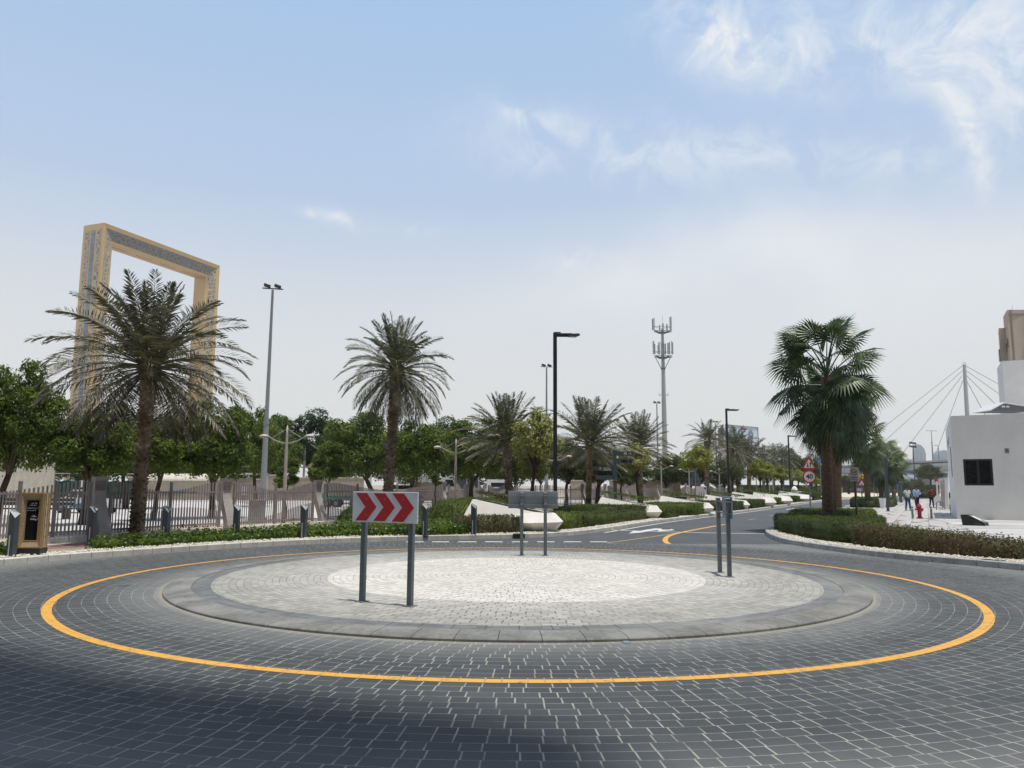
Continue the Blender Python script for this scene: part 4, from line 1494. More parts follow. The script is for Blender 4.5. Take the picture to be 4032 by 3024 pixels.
def front_hedge(label, x0, y0, x1, y1, depth, h, leaf, dens=430, ls=.065, group=HG, top=None, ang=None):
    a, b_ = G(x0, y0, .13), G(x1, y1, .13)
    v_ = (b_ - a).to_2d()
    nrm_ = Vector((-v_.y, v_.x)).normalized() * depth
    q = [a.to_2d(), b_.to_2d(), b_.to_2d() + nrm_, a.to_2d() + nrm_]
    if ang:
        q[2] += Vector(ang)
        q[3] += Vector(ang)
    return hedge('clipped_hedge', label, q, h, leaf, None, dens, ls, group=group, top=top)


front_hedge('grey-green hedge in front of the first white planter', 1822, 2104, 2052, 2100, 1.35, .58, L_hedgeb, top=None)
front_hedge('green hedge just right of the first white planter', 2204, 2087, 2294, 2080, 1.5, .60, L_hedgeg)
front_hedge('long dark hedge between the first and second planter', 2300, 2075, 2545, 2047, 1.2, .50, L_hedge)
front_hedge('raised leafy hedge left of the second planter', 2440, 2052, 2556, 2042, 3.0, .68, L_hedge)
front_hedge('bright hedge just right of the second planter', 2612, 2042, 2674, 2035, 2.4, .62, L_hedgeg)
front_hedge('short dark hedge behind the black bench', 2676, 2031, 2733, 2028, 2.0, .44, L_hedge, 300, .08)
front_hedge('hedge in front of the third planter', 2737, 2030, 2784, 2022, 3.0, .66, L_hedgeg, 300, .08)
front_hedge('hedge just right of the third planter', 2872, 2012, 2938, 2006, 3.0, .62, L_hedge, 240, .09)
front_hedge('hedge just right of the fourth planter', 2962, 2003, 3046, 1990, 3.0, .60, L_hedge, 200, .10)
front_hedge('hedge just right of the fifth planter', 3068, 1987, 3112, 1981, 4.0, .62, L_hedgeg, 160, .12)
front_hedge('hedge just right of the sixth planter', 3134, 1977, 3176, 1971, 4.0, .62, L_hedge, 140, .12)
front_hedge('hedge right of the seventh planter', 3206, 1970, 3246, 1964, 5.0, .9, L_hedge, 120, .14)
# flat green cover behind planters
for lb, x0, y0, x1, y1, dp in (('flat green cover left of the date palm foot', 2190, 2052, 2350, 2040, 5.0), ('flat cover behind the bright hedge', 2590, 2020, 2672, 2012, 7)):
    front_hedge(lb, x0, y0, x1, y1, dp, .28, L_hedgeg, 200, .09, group='low green patches')
# right side
RG = 'clipped hedges at the plaza corner'
A1 = [G(3052, 2083, .13), G(3075, 2098, .13), G(3160, 2115, .13), G(3280, 2133, .13), G(3395, 2142, .13), G(3475, 2126, .13), G(3486, 2096, .13), G(3400, 2091, .13), G(3210, 2085, .13), G(3100, 2078, .13)]
hedge('clipped_hedge', 'long curved green hedge in front of the biggest fan palm', A1, .57, L_hedge, None, 640, .056, group=RG)
A2 = [A(3128, 2080, 31.0), A(3280, 2080, 31.2), A(3445, 2080, 31.2), A(3450, 2050, 34), A(3436, 2040, 38.5), A(3300, 2040, 39), A(3142, 2040, 38.5), A(3112, 2050, 34.5)]
hedge('clipped_hedge', 'green hedge behind the biggest fan palm', A2, .60, L_hedgeg, None, 460, .060, group=RG)
fl = smooth_line([G(3352, 2146, .13), G(3560, 2166, .13), G(3780, 2190, .13), G(4022, 2203, .13)], .8, 1)
bk3 = offset(fl, .95)
A3 = fl + bk3[::-1]
hts = [.58 - .20 * (i / (len(fl) - 1)) + .03 * math.sin(i * 1.9) for i in range(len(fl))]
hedge('clipped_hedge', 'loose dark hedge running to the right edge', A3, .46, L_hedgeb, None, 900, .058, group=RG, rough=.055, top=hts + hts[::-1])
D2 = [G(3349, 1997, .13), G(3440, 1999, .13), G(3520, 1996, .13), G(3532, 1987, .13), G(3500, 1979, .13), G(3360, 1979, .13)]
hedge('clipped_hedge', 'hedge island farther along the plaza behind the dog sign', D2, .62, L_hedge, None, 150, .10, group=RG)
FH = 'long far hedges'
hedge('far_hedge', 'long far hedge across the sand at the end of the road', [(A(3270, 1940, 250).x, 250), (A(3700, 1940, 250).x, 250), (A(3700, 1940, 250).x, 254), (A(3270, 1940, 250).x, 254)], 2.75, L_hedge, None, 26, .34, group=FH, z0=0)
hedge('far_hedge', 'dark low hedge behind the walking men', [(A(3560, 1960, 132).x, 132), (A(3700, 1960, 132).x, 132), (A(3700, 1960, 132).x, 134), (A(3560, 1960, 132).x, 134)], .85, L_hedge, None, 80, .18, group=FH, z0=.13)
hedge('far_hedge', 'dark hedge behind the lime trees across the lawn', [(A(2924, 1940, 190).x, 190), (A(3300, 1940, 190).x, 190), (A(3300, 1940, 190).x, 194), (A(2924, 1940, 190).x, 194)], 2.0, L_hedge, None, 36, .28, group=FH, z0=.2)
hedge('far_hedge', 'lower strip hedge on the lawn before the far hedge', [(A(2930, 1950, 150).x, 150), (A(3140, 1950, 150).x, 150), (A(3140, 1950, 150).x, 152), (A(2930, 1950, 150).x, 152)], .7, L_hedgeg, None, 60, .2, group=FH, z0=.2)

# ================================================ STREET FURNITURE
M_slate = mat('slate_paint', (0.060, 0.078, 0.090), 0.45, 0.5, var=0.12)
M_slatel = mat('slate_paint_light', (0.19, 0.22, 0.24), 0.45, 0.5, var=0.08)
M_galv = mat('galvanised', (0.20, 0.235, 0.26), 0.5, 0.5, 0.0, var=0.14, dirt=.15)
M_galvd = mat('galvanised_post', (0.115, 0.14, 0.155), 0.5, 0.5, 0.0, var=0.14, dirt=.12)
M_black = mat('black_paint', (0.020, 0.021, 0.023), 0.45, 0.5)
M_cream = mat('cream_paint', (0.52, 0.48, 0.41), 0.5, 0.4, var=0.1, dirt=.12)
M_signw = mat('sign_white', (0.76, 0.80, 0.85), 0.4, 0.5, var=0.05)
M_signr = mat('sign_red', (0.56, 0.014, 0.018), 0.4, 0.5, var=0.06)
M_signk = mat('sign_black', (0.012, 0.012, 0.015), 0.4, 0.4)
M_signy = mat('sign_yellow', (0.75, 0.55, 0.02), 0.4, 0.5)
M_text = mat('letter_white', (0.74, 0.74, 0.72), 0.5, 0.3, var=0.03)
M_textd = mat('letter_dark', (0.03, 0.03, 0.035), 0.5, 0.3)
M_white_c = mat('white_concrete', (0.80, 0.77, 0.71), 0.75, 0.3, var=0.06, scale=2, dirt=.10, bump=.1)
M_bolt = mat('bolt_zinc', (0.45, 0.45, 0.45), 0.35, 0.6, 0.6)


def yaw_to_cam(x, y):
    return math.atan2(x, y)                              # local -y faces the camera when rz = -yaw


def chevron_sign(label, base_l, base_r, w_, h_, ztop, front, group, over=(.19, .16)):
    """board on two square posts; base points given left and right as one stands before its posts"""
    a, b_ = Vector(base_l), Vector(base_r)
    v_ = (b_ - a)
    L = v_.to_2d().length
    rz = math.atan2(v_.y, v_.x)
    t = thing('chevron_sign', label, 'road sign', tuple(a), rz, group)
    x0 = -over[0]
    cx = x0 + w_ / 2
    zc = ztop - h_ / 2
    for x in (0, L):
        m_ = MB()
        m_.bbox((x, 0.0, (ztop - .06) / 2 - .02), (.075, .075, ztop - .06 + .04), .006)
        p = m_.build('post', M_galvd, t)
        MB().bbox((x, 0, ztop - .045), (.088, .088, .03), .008).build('post_cap', M_galv, p)
        MB().bbox((x, 0, .006), (.16, .16, .012), .004).build('foot_plate', M_galvd, p)
    y = -.062
    MB().bbox((cx, y, zc), (w_, .022, h_), .004).build('board', M_signw if front else M_galv, t)
    if front:
        ww, bw, tip = w_ / 3.42, .30 * w_ / 1.50, .23 * w_ / 1.5
        hh = h_ * .455
        for k in range(3):
            xs = x0 + .075 * w_ / 1.5 + k * (w_ - .10) / 3.22
            q = [(xs, hh), (xs + bw * .88, hh), (xs + bw * .88 + tip, 0), (xs + bw * .88, -hh), (xs, -hh), (xs + tip, 0)]
            m_ = MB()
            n = 6
            vs = [(p[0], y - .0135, zc + p[1]) for p in q] + [(p[0], y - .0115, zc + p[1]) for p in q]
            m_.add(vs, [(0, 1, 2, 5), (5, 2, 3, 4)] + [(i, 6 + i, 6 + (i + 1) % 6, (i + 1) % 6) for i in range(6)])
            m_.build('red_chevron', M_signr, t)
        m_ = MB()
        for k in range(9):
            for s in (-1, 1):
                m_.lathe([(.008, 0), (.008, .004)], (x0 + .05 + k * (w_ - .1) / 8, 0, 0), 8)
        # rivet heads
        for k in range(3):
            for s in (-.5, .5):
                MB().box((x0 + .26 + k * (w_ - .10) / 3.22, y - .017, zc + s * h_ * .52), (.011, .006, .011)).build('rivet', M_bolt, t)
    for s in (-.27, .24):
        MB().box((cx, y + .026, zc + s * h_), (w_ - .02, .028, .022)).build('rail', M_galv, t)
        for x in (0, L):
            MB().bbox((x, .0, zc + s * h_), (.10, .092, .032), .004).build('clamp', M_galvd, t)
    return t


CG = 'chevron boards of the roundabout island'
zt = Z_ISL
a, b_ = G(1426, 2369, zt), G(1614, 2387, zt)
chevron_sign('white board with three dark red chevrons on two posts, facing us', a, b_, 1.17, .44, A(1530, 1937, (a.y + b_.y) / 2).z - zt, True, CG, (.175, .20))
a, b_ = G(2147, 2188, zt), G(2054, 2188, zt)
chevron_sign('grey back of a chevron board on two posts, behind the island centre', a, b_, 1.23, .42, A(2098, 1934, a.y).z - zt, False, CG, (.32, .32))
a, b_ = G(2873, 2272, zt), G(2835, 2255, zt)
chevron_sign('chevron board seen edge-on at the right of the island', a, b_, .72, .42, A(2850, 1955, a.y).z - zt, False, CG, (.10, .10))

# slanted bollard lights
t0 = thing('bollard_light', 'slanted slate bollard light at the left edge before the gilded sign', 'bollard', (0, 0, 0), 0, 'slanted bollard lights along the left kerb')
HB = .93
m_ = MB()
w_, d_ = .145, .10
m_.add([(-w_ / 2, -d_ / 2, -.05), (w_ / 2, -d_ / 2, -.05), (w_ / 2, d_ / 2, -.05), (-w_ / 2, d_ / 2, -.05),
        (-w_ / 2, -d_ / 2, HB), (w_ / 2, -d_ / 2, HB - .15), (w_ / 2, d_ / 2, HB - .06), (-w_ / 2, d_ / 2, HB + .02)],
       [(0, 3, 2, 1), (0, 1, 5, 4), (1, 2, 6, 5), (2, 3, 7, 6), (3, 0, 4, 7)])
m_.build('body', M_slate, t0)
MB().add([(-w_ / 2 - .003, -d_ / 2 - .003, HB + .004), (w_ / 2 + .003, -d_ / 2 - .003, HB - .146), (w_ / 2 + .003, d_ / 2 + .003, HB - .056), (-w_ / 2 - .003, d_ / 2 + .003, HB + .024)], [(0, 1, 2, 3)]).build('sunlit_top', M_slatel, t0)  # sunlit slanted top, its brightness put into a paler slate colour
MB().box((-.015, -d_ / 2 - .003, .24), (.022, .008, .40)).build('light_slot', mat('lens_white', (0.62, 0.66, 0.66), 0.3, 0.5), t0)
MB().bbox((0, 0, .0), (.19, .15, .02), .004).build('foot_plate', M_slate, t0)
bl = [((43, 2194), .0), ((358, 2148), .12), ((649, 2144), .1), ((928, 2128), .1), ((1194, 2121), .05), ((1672, 2110), 0), ((1865, 2106), .1)]
lbs = ['slanted slate bollard light at the left edge before the gilded sign', 'bollard light between the gilded sign and the big date palm', 'bollard light right of the big date palm trunk',
       'bollard light standing before the second fence pier', 'bollard light left of the chevron board near the cream lamp', 'bollard light peeping out right of the chevron board', 'bollard light before the grey-green hedge and mound']
for i, ((p, r_)) in enumerate(bl):
    q = G(*p, .13)
    o = t0 if i == 0 else copy_tree(t0)
    o.location = q
    o.rotation_euler = (0, 0, -.5 + r_ - math.atan2(q.x, q.y) * .4)
    if i == 0:
        o.scale = (1.15, 1.15, 1.08)
    o['label'] = lbs[i]

# gilded totem sign
b0 = G(64, 2187, .13)
b1 = G(150, 2190, .13)
t = thing('totem_sign', 'gilded lattice totem sign with black panel reading Dubai Frame and Parking', 'sign', (b0.x, b0.y, .13), R(2))
M_gold = mat('gilded_frame', (0.47, 0.27, 0.075), 0.45, 0.5, 0.1, var=.12)
M_lat = lattice_material('totem_lattice', (0.42, 0.27, 0.13), (0.60, 0.51, 0.39), .075)
M_pan = mat('black_glass_panel', (0.006, 0.006, 0.007), 0.12, 0.5)
TW, TD, TH, zb = .50, .30, 1.22, .16
MB().bbox((TW / 2, TD / 2, zb / 2), (TW + .02, TD + .02, zb), .004).build('plinth', M_black, t)
core = MB().box((TW / 2, TD / 2 + .034, zb + TH / 2), (TW - .02, TD - .085, TH - .02))
core.build('core', M_lat, t)
fr = MB()
e = .022
for x in (e / 2, TW - e / 2):
    for y in (e / 2, TD - e / 2):
        fr.box((x, y, zb + TH / 2), (e, e, TH))
for z in (zb + e / 2, zb + TH - e / 2):
    for y in (e / 2, TD - e / 2):
        fr.box((TW / 2, y, z), (TW - 2 * e, e, e))
    for x in (e / 2, TW - e / 2):
        fr.box((x, TD / 2, z), (e, TD - 2 * e, e))
fr.box((TW / 2, TD / 2, zb + TH + .004), (TW, TD, .008))
fr.build('edge_frame', M_gold, t)
# sloped lattice reveal and black panel
x0, x1, z0_, z1_ = .105, .395, zb + .16, zb + TH - .15
rv = MB()
o_, i_ = [(e, zb + e), (TW - e, zb + e), (TW - e, zb + TH - e), (e, zb + TH - e)], [(x0, z0_), (x1, z0_), (x1, z1_), (x0, z1_)]
rv.add([(p[0], .004, p[1]) for p in o_] + [(p[0], .055, p[1]) for p in i_], [(k, (k + 1) % 4, 4 + (k + 1) % 4, 4 + k) for k in range(4)])
rv.build('lattice_surround', M_lat, t)
g_ = MB()
for (xa, za), (xb, zb_) in zip(o_, i_):
    g_.tube([(xa, .002, za), (xb, .052, zb_)], .006, 5)
for k in range(4):
    a, b_ = i_[k], i_[(k + 1) % 4]
    g_.tube([(a[0], .048, a[1]), (b_[0], .048, b_[1])], .009, 5)
g_.build('gold_beading', M_gold, t)
MB().box(((x0 + x1) / 2, .060, (z0_ + z1_) / 2), (x1 - x0, .012, z1_ - z0_)).build('panel', M_pan, t)
for txt, sz, z, wd in ((arabic('برواز دبي'), .062, 1.33, .13), (arabic('بوابة رقم') + ' 4/600 ' + arabic('متر'), .032, 1.265, .17), ('Dubai Frame', .055, 1.195, .20), ('Gate No. 4/600 Mtr', .034, 1.135, .20),
                       (arabic('مواقف'), .058, .985, .11), ('Parking', .055, .905, .13)):
    if txt[0] in ('4',):
        pass
    lettering('lettering', txt, sz * .9, M_text, t, (x1 - .055 - wd / 2 if wd < .19 else x0 + .02 + wd / 2, .0505, (z + .02) * .862), (R(90), 0, 0), 'CENTER', .0008, wd)
for z in (1.235, .935):
    MB().tube([(x1 - .045, .050, z * .862 - .03), (x1 - .02, .050, z * .862 + .015)], .005, 5).build('arrow_mark', M_text, t)
sd = MB()
for k in range(5):
    sd.box((TW + .003, TD * .48, zb + .12 + k * .243), (.008, .035, .20))
sd.build('light_strip', mat('strip_cream', (0.62, 0.54, 0.40), 0.5, 0.3), t)
gs = MB()
for y in (.13, .21):
    gs.box((TW + .001, y, zb + TH / 2), (.006, .014, TH - .06))
gs.build('side_beading', M_gold, t)

# ---- black lamp posts with one square arm
LG = 'black square lamps along the road'
t0 = thing('street_lamp', 'nearest tall black square lamp behind the first planter', 'street lamp', (0, 0, 0), 0, LG)
LH = 8.2
MB().bbox((0, 0, LH / 2), (.16, .19, LH), .008).build('pole', M_black, t0)
MB().box((.0815, 0, LH / 2 - .2), (.006, .11, LH - .8)).build('side_channel', mat('lamp_channel', (0.16, 0.15, 0.135), 0.5, 0.4), t0)
MB().bbox((.33, 0, LH - .09), (.82, .13, .15), .01).build('arm', M_black, t0)
lh = MB()
lh.slab([(.58, LH - .16), (.62, LH - .06), (1.02, LH - .04), (1.08, LH - .09), (.92, LH - .15)], 1, -.15, .15)
lh.build('lamp_head', mat('lamp_head_grey', (0.09, 0.09, 0.095), 0.4, 0.5), t0)
MB().box((.78, 0, LH - .172), (.28, .2, .02)).build('lens', mat('lens_white', (0.6, 0.6, 0.6)), t0)
MB().bbox((.1, 0, LH + .02), (.3, .08, .05), .01).build('photocell', M_slate, t0)
MB().bbox((0, 0, .02), (.34, .34, .04), .008).build('base_plate', M_black, t0)
for i, (px, py, d, lb) in enumerate(((2186, 2000, 33, ''), (2870, 1970, 65.5, 'second black square lamp, before the billboard'), (3113, 1960, 99, 'third black square lamp, left of the warning triangle'))):
    o = t0 if i == 0 else copy_tree(t0)
    x = A(px, py, d).x
    o.location = (x, d, .12)
    o.rotation_euler = (0, 0, -math.atan2(x, d) * .4)
    if lb:
        o['label'] = lb
c_ = thing('square_column', 'dark square column beside the white plant tub on the plaza', 'column', tuple(G(3497, 2014, .12)), -.3)
MB().bbox((0, 0, 1.9), (.17, .20, 3.8), .01).build('shaft', M_slate, c_)
MB().box((.088, 0, 1.9), (.006, .12, 3.7)).build('pale_edge', M_galv, c_)
MB().bbox((0, 0, .015), (.3, .3, .03), .006).build('foot_plate', M_slate, c_)

# ---- cream twin lamps
PG = 'cream twin armed lamps along the footpath'
t0 = thing('park_lamp', 'first cream twin lamp, before the picket fence left of the chevron board', 'park lamp', (0, 0, 0), 0, PG)
m_ = MB()
m_.tube([(0, 0, 0), (0, 0, 1.2), (0, 0, 3.1), (0, 0, 3.55), (0, 0, 3.85)], [.085, .072, .052, .045, .026], 12)
m_.ball((0, 0, 3.86), .03, 8)
m_.build('pole', M_cream, t0, smooth=True)
for s in (-1, 1):
    m_ = MB()
    for off in (0, -.055):
        pts = []
        for k in range(9):
            f = k / 8
            pts.append((s * (.02 + .74 * f), 0, 3.21 + off * (1 - f) + .26 * f ** 1.9))
        m_.tube(pts, .014, 6)
    m_.build('arm', M_cream, t0, smooth=True)
    MB().tube([(s * .02, 0, 3.74), (s * .58, 0, 3.40)], .010, 5).build('stay', M_cream, t0)
    m_ = MB()
    m_.lathe([(0.01, .10), (.09, .088), (.17, .05), (.205, .005), (.195, -.005)], (s * .92, 0, 3.44), 16)
    hd = m_.build('lamp_shade', M_cream, t0, smooth=True)
    MB().lathe([(.19, .0), (.13, -.035), (.01, -.045)], (s * .92, 0, 3.435), 14).build('bowl', mat('lamp_bowl', (0.33, 0.26, 0.20), 0.3, 0.5), hd, smooth=True)
MB().bbox((0, 0, .02), (.3, .3, .04), .01).build('base_plate', M_cream, t0)
pls = ((1114, 2085, 30.0, -.12, ''), (1791, 2058, 38.0, -.1, 'second cream twin lamp, between the chevron board and the mound hedge'), (2183, 1990, 49, -.1, 'cream twin lamp mostly hidden behind the nearest black lamp'),
       (2423, 1990, 61, -.15, 'cream twin lamp showing behind the fingerpost'), (2606, 1996, 71, -.2, 'cream twin lamp right of the fingerpost by the second planter'),
       (2716, 1985, 84, -.2, 'cream twin lamp peeping out left of the lime tree'), (2834, 1945, 92, -.2, 'cream twin lamp left of the second black lamp'),
       (2980, 1945, 106, -.2, 'cream lamp pole under the brightest lime tree'), (3031, 1950, 120, -.2, 'cream lamp pole left of the rounded lime tree'), (3045, 1948, 132, -.2, 'cream lamp pole at the rounded lime tree trunk'))
for i, (px, py, d, rz, lb) in enumerate(pls):
    o = t0 if i == 0 else copy_tree(t0)
    o.location = (A(px, py, d).x, d, .13)
    o.rotation_euler = (0, 0, rz)
    if lb:
        o['label'] = lb

# ---- tall grey floodlight masts
MG = 'tall grey floodlight masts'
t0 = thing('light_mast', 'tallest grey light mast behind the fence left of the tall date palm', 'light mast', (0, 0, 0), 0, MG)
m_ = MB()
m_.tube([(0, 0, 0), (0, 0, 5.3)], [.20, .155], 14)
m_.tube([(0, 0, 5.28), (0, 0, 5.42)], [.185, .185], 14)
m_.tube([(0, 0, 5.42), (0, 0, 13.9)], [.13, .075], 12)
m_.build('pole', mat('mast_grey', (0.27, 0.275, 0.28), 0.5, 0.45, 0.0, var=.08), t0, smooth=False)
MB().bbox((0, 0, 13.98), (1.28, .09, .06), .006).build('crossbar', M_black, t0)
for x in (-.34, .30):
    m_ = MB()
    m_.box((x, -.05, 14.14), (.42, .30, .09), rot=Matrix.Rotation(.30, 3, 'Y') @ Matrix.Rotation(-.25, 3, 'X'))
    fl = m_.build('floodlight', M_black, t0)
    MB().tube([(x - .1, 0, 14.0), (x - .1, 0, 14.14)], .018, 5).build('bracket', M_black, fl)
MB().bbox((0, -.21, 1.1), (.12, .05, .5), .01).build('access_door', M_galv, t0)
for i, (px, py, d, lb) in enumerate(((1052, 1600, 48.5, ''), (2152, 1700, 80.7, 'grey light mast left of the nearest black lamp'), (2589, 1750, 116, 'grey light mast left of the white cell mast'), (2819, 1740, 150, 'grey light mast at the left edge of the billboard'))):
    o = t0 if i == 0 else copy_tree(t0)
    pos = A(px, py, d)
    o.location = (pos.x, d, .2)
    o.rotation_euler = (0, 0, .25)
    if lb:
        o['label'] = lb
t = thing('twin_floodlight', 'floodlight with two stacked lamp heads between plaza palms and pylon', 'light mast', (A(3600, 1850, 118).x, 118, 0))
MB().tube([(0, 0, 0), (0, 0, 8.1)], [.11, .06], 8).build('pole', M_slate, t)
for z in (8.0, 8.55):
    MB().box((0, 0, z), (.95, .3, .24), rot=Matrix.Rotation(.12, 3, 'Y')).build('lamp_head', M_slate, t)
MB().tube([(-.42, 0, 7.95), (-.5, 0, 8.5)], .03, 4).tube([(.42, 0, 7.95), (.45, 0, 8.5)], .03, 4).build('lamp_frame', M_slate, t)

# ---- white wedge planters
def planter(label, pl_, L=3.2, W_=1.25, hl=1.02, hr=.62, rz=0, sc=1.0):
    """tail at -x high, prow at +x low with a belly line"""
    t = thing('planter', label, 'planter', pl_, rz, 'white faceted concrete planters')
    rim = [(-L * .92, -W_ * .26, hl), (-.66, -W_ * .40, hr + .05), (-.12, -W_ * .18, hr), (-.12, W_ * .18, hr), (-.66, W_ * .40, hr + .05), (-L * .92, W_ * .26, hl)]
    bel = [(-L, -W_ * .62, .34), (-.66, -W_ * .72, .34), (.16, -W_ * .27, .36), (.16, W_ * .27, .36), (-.66, W_ * .66, .34), (-L, W_ * .55, .40)]
    bot = [(-L * .97, -W_ * .32, 0), (-.66, -W_ * .36, 0), (-.10, -W_ * .16, 0), (-.10, W_ * .16, 0), (-.66, W_ * .36, 0), (-L * .97, W_ * .32, 0)]
    cen = Vector((-L * .5, 0, 0))
    inn = []
    for p in rim:
        q = Vector(p)
        d = Vector((cen.x - q.x, cen.y - q.y, 0))
        inn.append(tuple(q + d.normalized() * .09))
    low = [(p[0], p[1], p[2] - .04) for p in inn]
    m_ = MB()
    n = 6
    rings = [bot, bel, rim, inn, low]
    vs = [p for r in rings for p in r]
    fs = [tuple(range(n - 1, -1, -1))]
    for k in range(4):
        fs += [(k * n + i, k * n + (i + 1) % n, (k + 1) * n + (i + 1) % n, (k + 1) * n + i) for i in range(n)]
    m_.add(vs, fs)
    m_.build('shell', M_white_c, t)
    # planting inside
    pa = np.array([p[:2] for p in low])
    lo_, hi_ = pa.min(0), pa.max(0)
    P = lo_ + (hi_ - lo_) * npr.random((int(3200 * sc), 2))
    P = P[in_poly(P, [tuple(q) for q in pa])]
    zz = hl + (P[:, 0] + L * .95) / (L * .93) * (hr - hl)
    dmp = np.minimum(np.abs(P[:, 1] - lo_[1]), np.abs(hi_[1] - P[:, 1]))
    z = zz + .09 + np.minimum(dmp * 1.3, .22) + npr.normal(0, .03, len(P))
    soil = MB()
    soil.add([(p[0], p[1], p[2] + .02) for p in low], [tuple(range(n))])
    q = rand_quads(np.column_stack([P, z]), np.tile([0, 0, 1.0], (len(P), 1)), .075, .045, .6)
    quads_object('planting', q, L_hedgeb if 'first' in label else L_hedgeg, t, soil)
    return t


RD = math.atan2(33 - 22.9, 84 - 64.5)                    # heading of the road, clockwise from straight ahead
PRZ = -RD
p0 = G(2188, 2096, .13)
planter('first and largest white faceted planter behind the two-post sign back', (p0.x + .05, p0.y + .35, .12), 3.35, 1.35, 1.12, .66, -.32)
spec = ((2600, 2043, 'second white planter, beside the fingerpost'), (2806, 2024, 'third white planter, behind the bare triangular sign'), (2950, 2007, 'fourth white planter, partly behind the edge-on board'),
        (3056, 1995, 'fifth white planter, under the brightest lime tree'), (3121, 1986, 'sixth white planter, beside the grey boulder'), (3197, 1975, 'seventh white planter, behind the speed sign post'), (3236, 1966, 'farthest white planter, just left of the fan palm trunk'))
for px, py, lb in spec:
    q = G(px, py, .13)
    k = 1 + .15 * (q.y > 60)
    planter(lb, (q.x, q.y + .35, .12), 3.2 * k, 1.25 * k, 1.05 * k, .66 * k, -.36, .5)

# boulders, bench, bin
for px, py, d, r_, lb in ((3129, 1950, 92, .55, 'pale round boulder behind the sixth planter'), (3090, 1990, 84, .3, 'small white block at the prow of the sixth planter')):
    q = A(px, py, d)
    m_ = MB().ball((0, 0, r_ * 1.0), r_, 14, (.85, .85, 1.1))
    for i, v in enumerate(m_.V):
        m_.V[i] = tuple(c * (1 + .06 * math.sin(i * 2.7)) for c in v)
    o = m_.build('boulder', M_white_c, None, (q.x, d, .12 + (.6 if r_ > .4 else 0)), smooth=True)
    if r_ > .4:
        o.location.z = .10
        o.scale = (1, 1, 1.5)
    tag(o, lb, 'boulder')
q = G(2677, 2006, .12)
t = thing('bench', 'black metal bench between hedges by the third planter', 'bench', (q.x, q.y, .12), -.5)
MB().bbox((0, 0, .42), (.9, .5, .06), .01).build('seat', M_black, t)
MB().bbox((0, .24, .68), (.9, .05, .42), .01).build('backrest', M_black, t)
for s in (-1, 1):
    MB().bbox((s * .38, 0, .2), (.06, .44, .4), .008).build('leg', M_black, t)
MB().bbox((0, -.2, .22), (.84, .04, .34), .006).build('front_panel', M_black, t)

# ---- signs seen from the back
q = A(1528, 1990, 32.3)
t = thing('yield_sign', 'back of a downward pointing yield sign on a grey post before the tall date palm', 'road sign', (q.x, 32.3, .13), -.1, 'signs seen from behind')
MB().tube([(0, 0, 0), (.02, 0, 3.4)], .038, 10).build('post', M_galv, t)
m_ = MB().slab([(-.31, 3.38), (.31, 3.38), (.02, 2.84), (-.02, 2.84)], 1, -.055, -.045)
m_.build('plate', M_galv, t)
for z in (3.24, 3.02):
    MB().bbox((0, -.05, z), (.34 if z > 3.1 else .16, .03, .035), .004).build('rail', M_galvd, t)
    MB().bbox((0, 0, z), (.10, .11, .03), .004).build('clamp', M_galvd, t)
MB().tube([(.09, 0, .3), (.09, 0, 2.5)], .028, 8).build('side_post', M_galv, t)
MB().bbox((.05, 0, 2.2), (.2, .09, .03), .004).build('lower_clamp', M_galvd, t)

q = A(2739, 1960, 60)
t = thing('triangle_sign', 'bare grey back of a triangular sign above a small plate, beyond the second planter', 'road sign', (q.x, 60, .12), -.25, 'signs seen from behind')
MB().tube([(0, 0, 0), (0, 0, 2.95)], .045, 10).build('post', M_galv, t)
MB().slab([(-.10, 2.84), (.10, 2.84), (.42, 2.08), (.36, 2.0), (-.36, 2.0), (-.42, 2.08)], 1, .05, .062).build('plate', M_galvd, t)
MB().bbox((0, .056, 1.83), (.82, .012, .32), .004).build('lower_plate', M_galvd, t)
for z in (2.55, 2.2, 1.88, 1.76):
    MB().bbox((0, .03, z), (.34 if z > 2.4 else .6, .03, .035), .004).build('rail', M_galv, t)

# ---- fingerpost
q = G(2423, 2030, .3)
D_ = 44.0
q = A(2423, 2027, D_)
t = thing('fingerpost', 'slate pedestrian fingerpost with four arms, pointing to station and park', 'signpost', (q.x, D_, .12), .06)
zp = A(2420, 1771, D_).z - .12
sc_ = D_ / FOC
MB().bbox((0, 0, zp / 2), (.19, .19, zp), .012).build('pole', M_slate, t)
MB().box((.097, 0, zp / 2), (.006, .12, zp - .1)).build('pale_edge', M_galv, t)
MB().bbox((0, 0, A(2420, 1894, D_).z - .12), (.205, .205, .055), .006).build('red_band', mat('tip_red', (.20, .012, .018), .5), t)


def arm(side, ya, yb, reach, z_txt=None):
    za, zb_ = A(2420, ya, D_).z - .12, A(2420, yb, D_).z - .12
    L = reach * sc_
    cut = .12
    s = side
    prof = [(s * .096, zb_), (s * (L - cut), zb_), (s * L, za), (s * .096, za)]
    if s < 0:
        prof = prof[::-1]
    a_ = MB().slab(prof, 1, -.035, .035).build('arm', M_slate, t)
    tp = [(s * (L - cut - .10), zb_ + .004), (s * (L - cut - .004), zb_ + .004), (s * (L - .008), za - .004)]
    if s < 0:
        tp = tp[::-1]
    MB().slab(tp, 1, -.038, -.0352).build('red_tip', mat('tip_red', (.20, .012, .018), .5), a_)
    return a_, (za + zb_) / 2, za - zb_, L


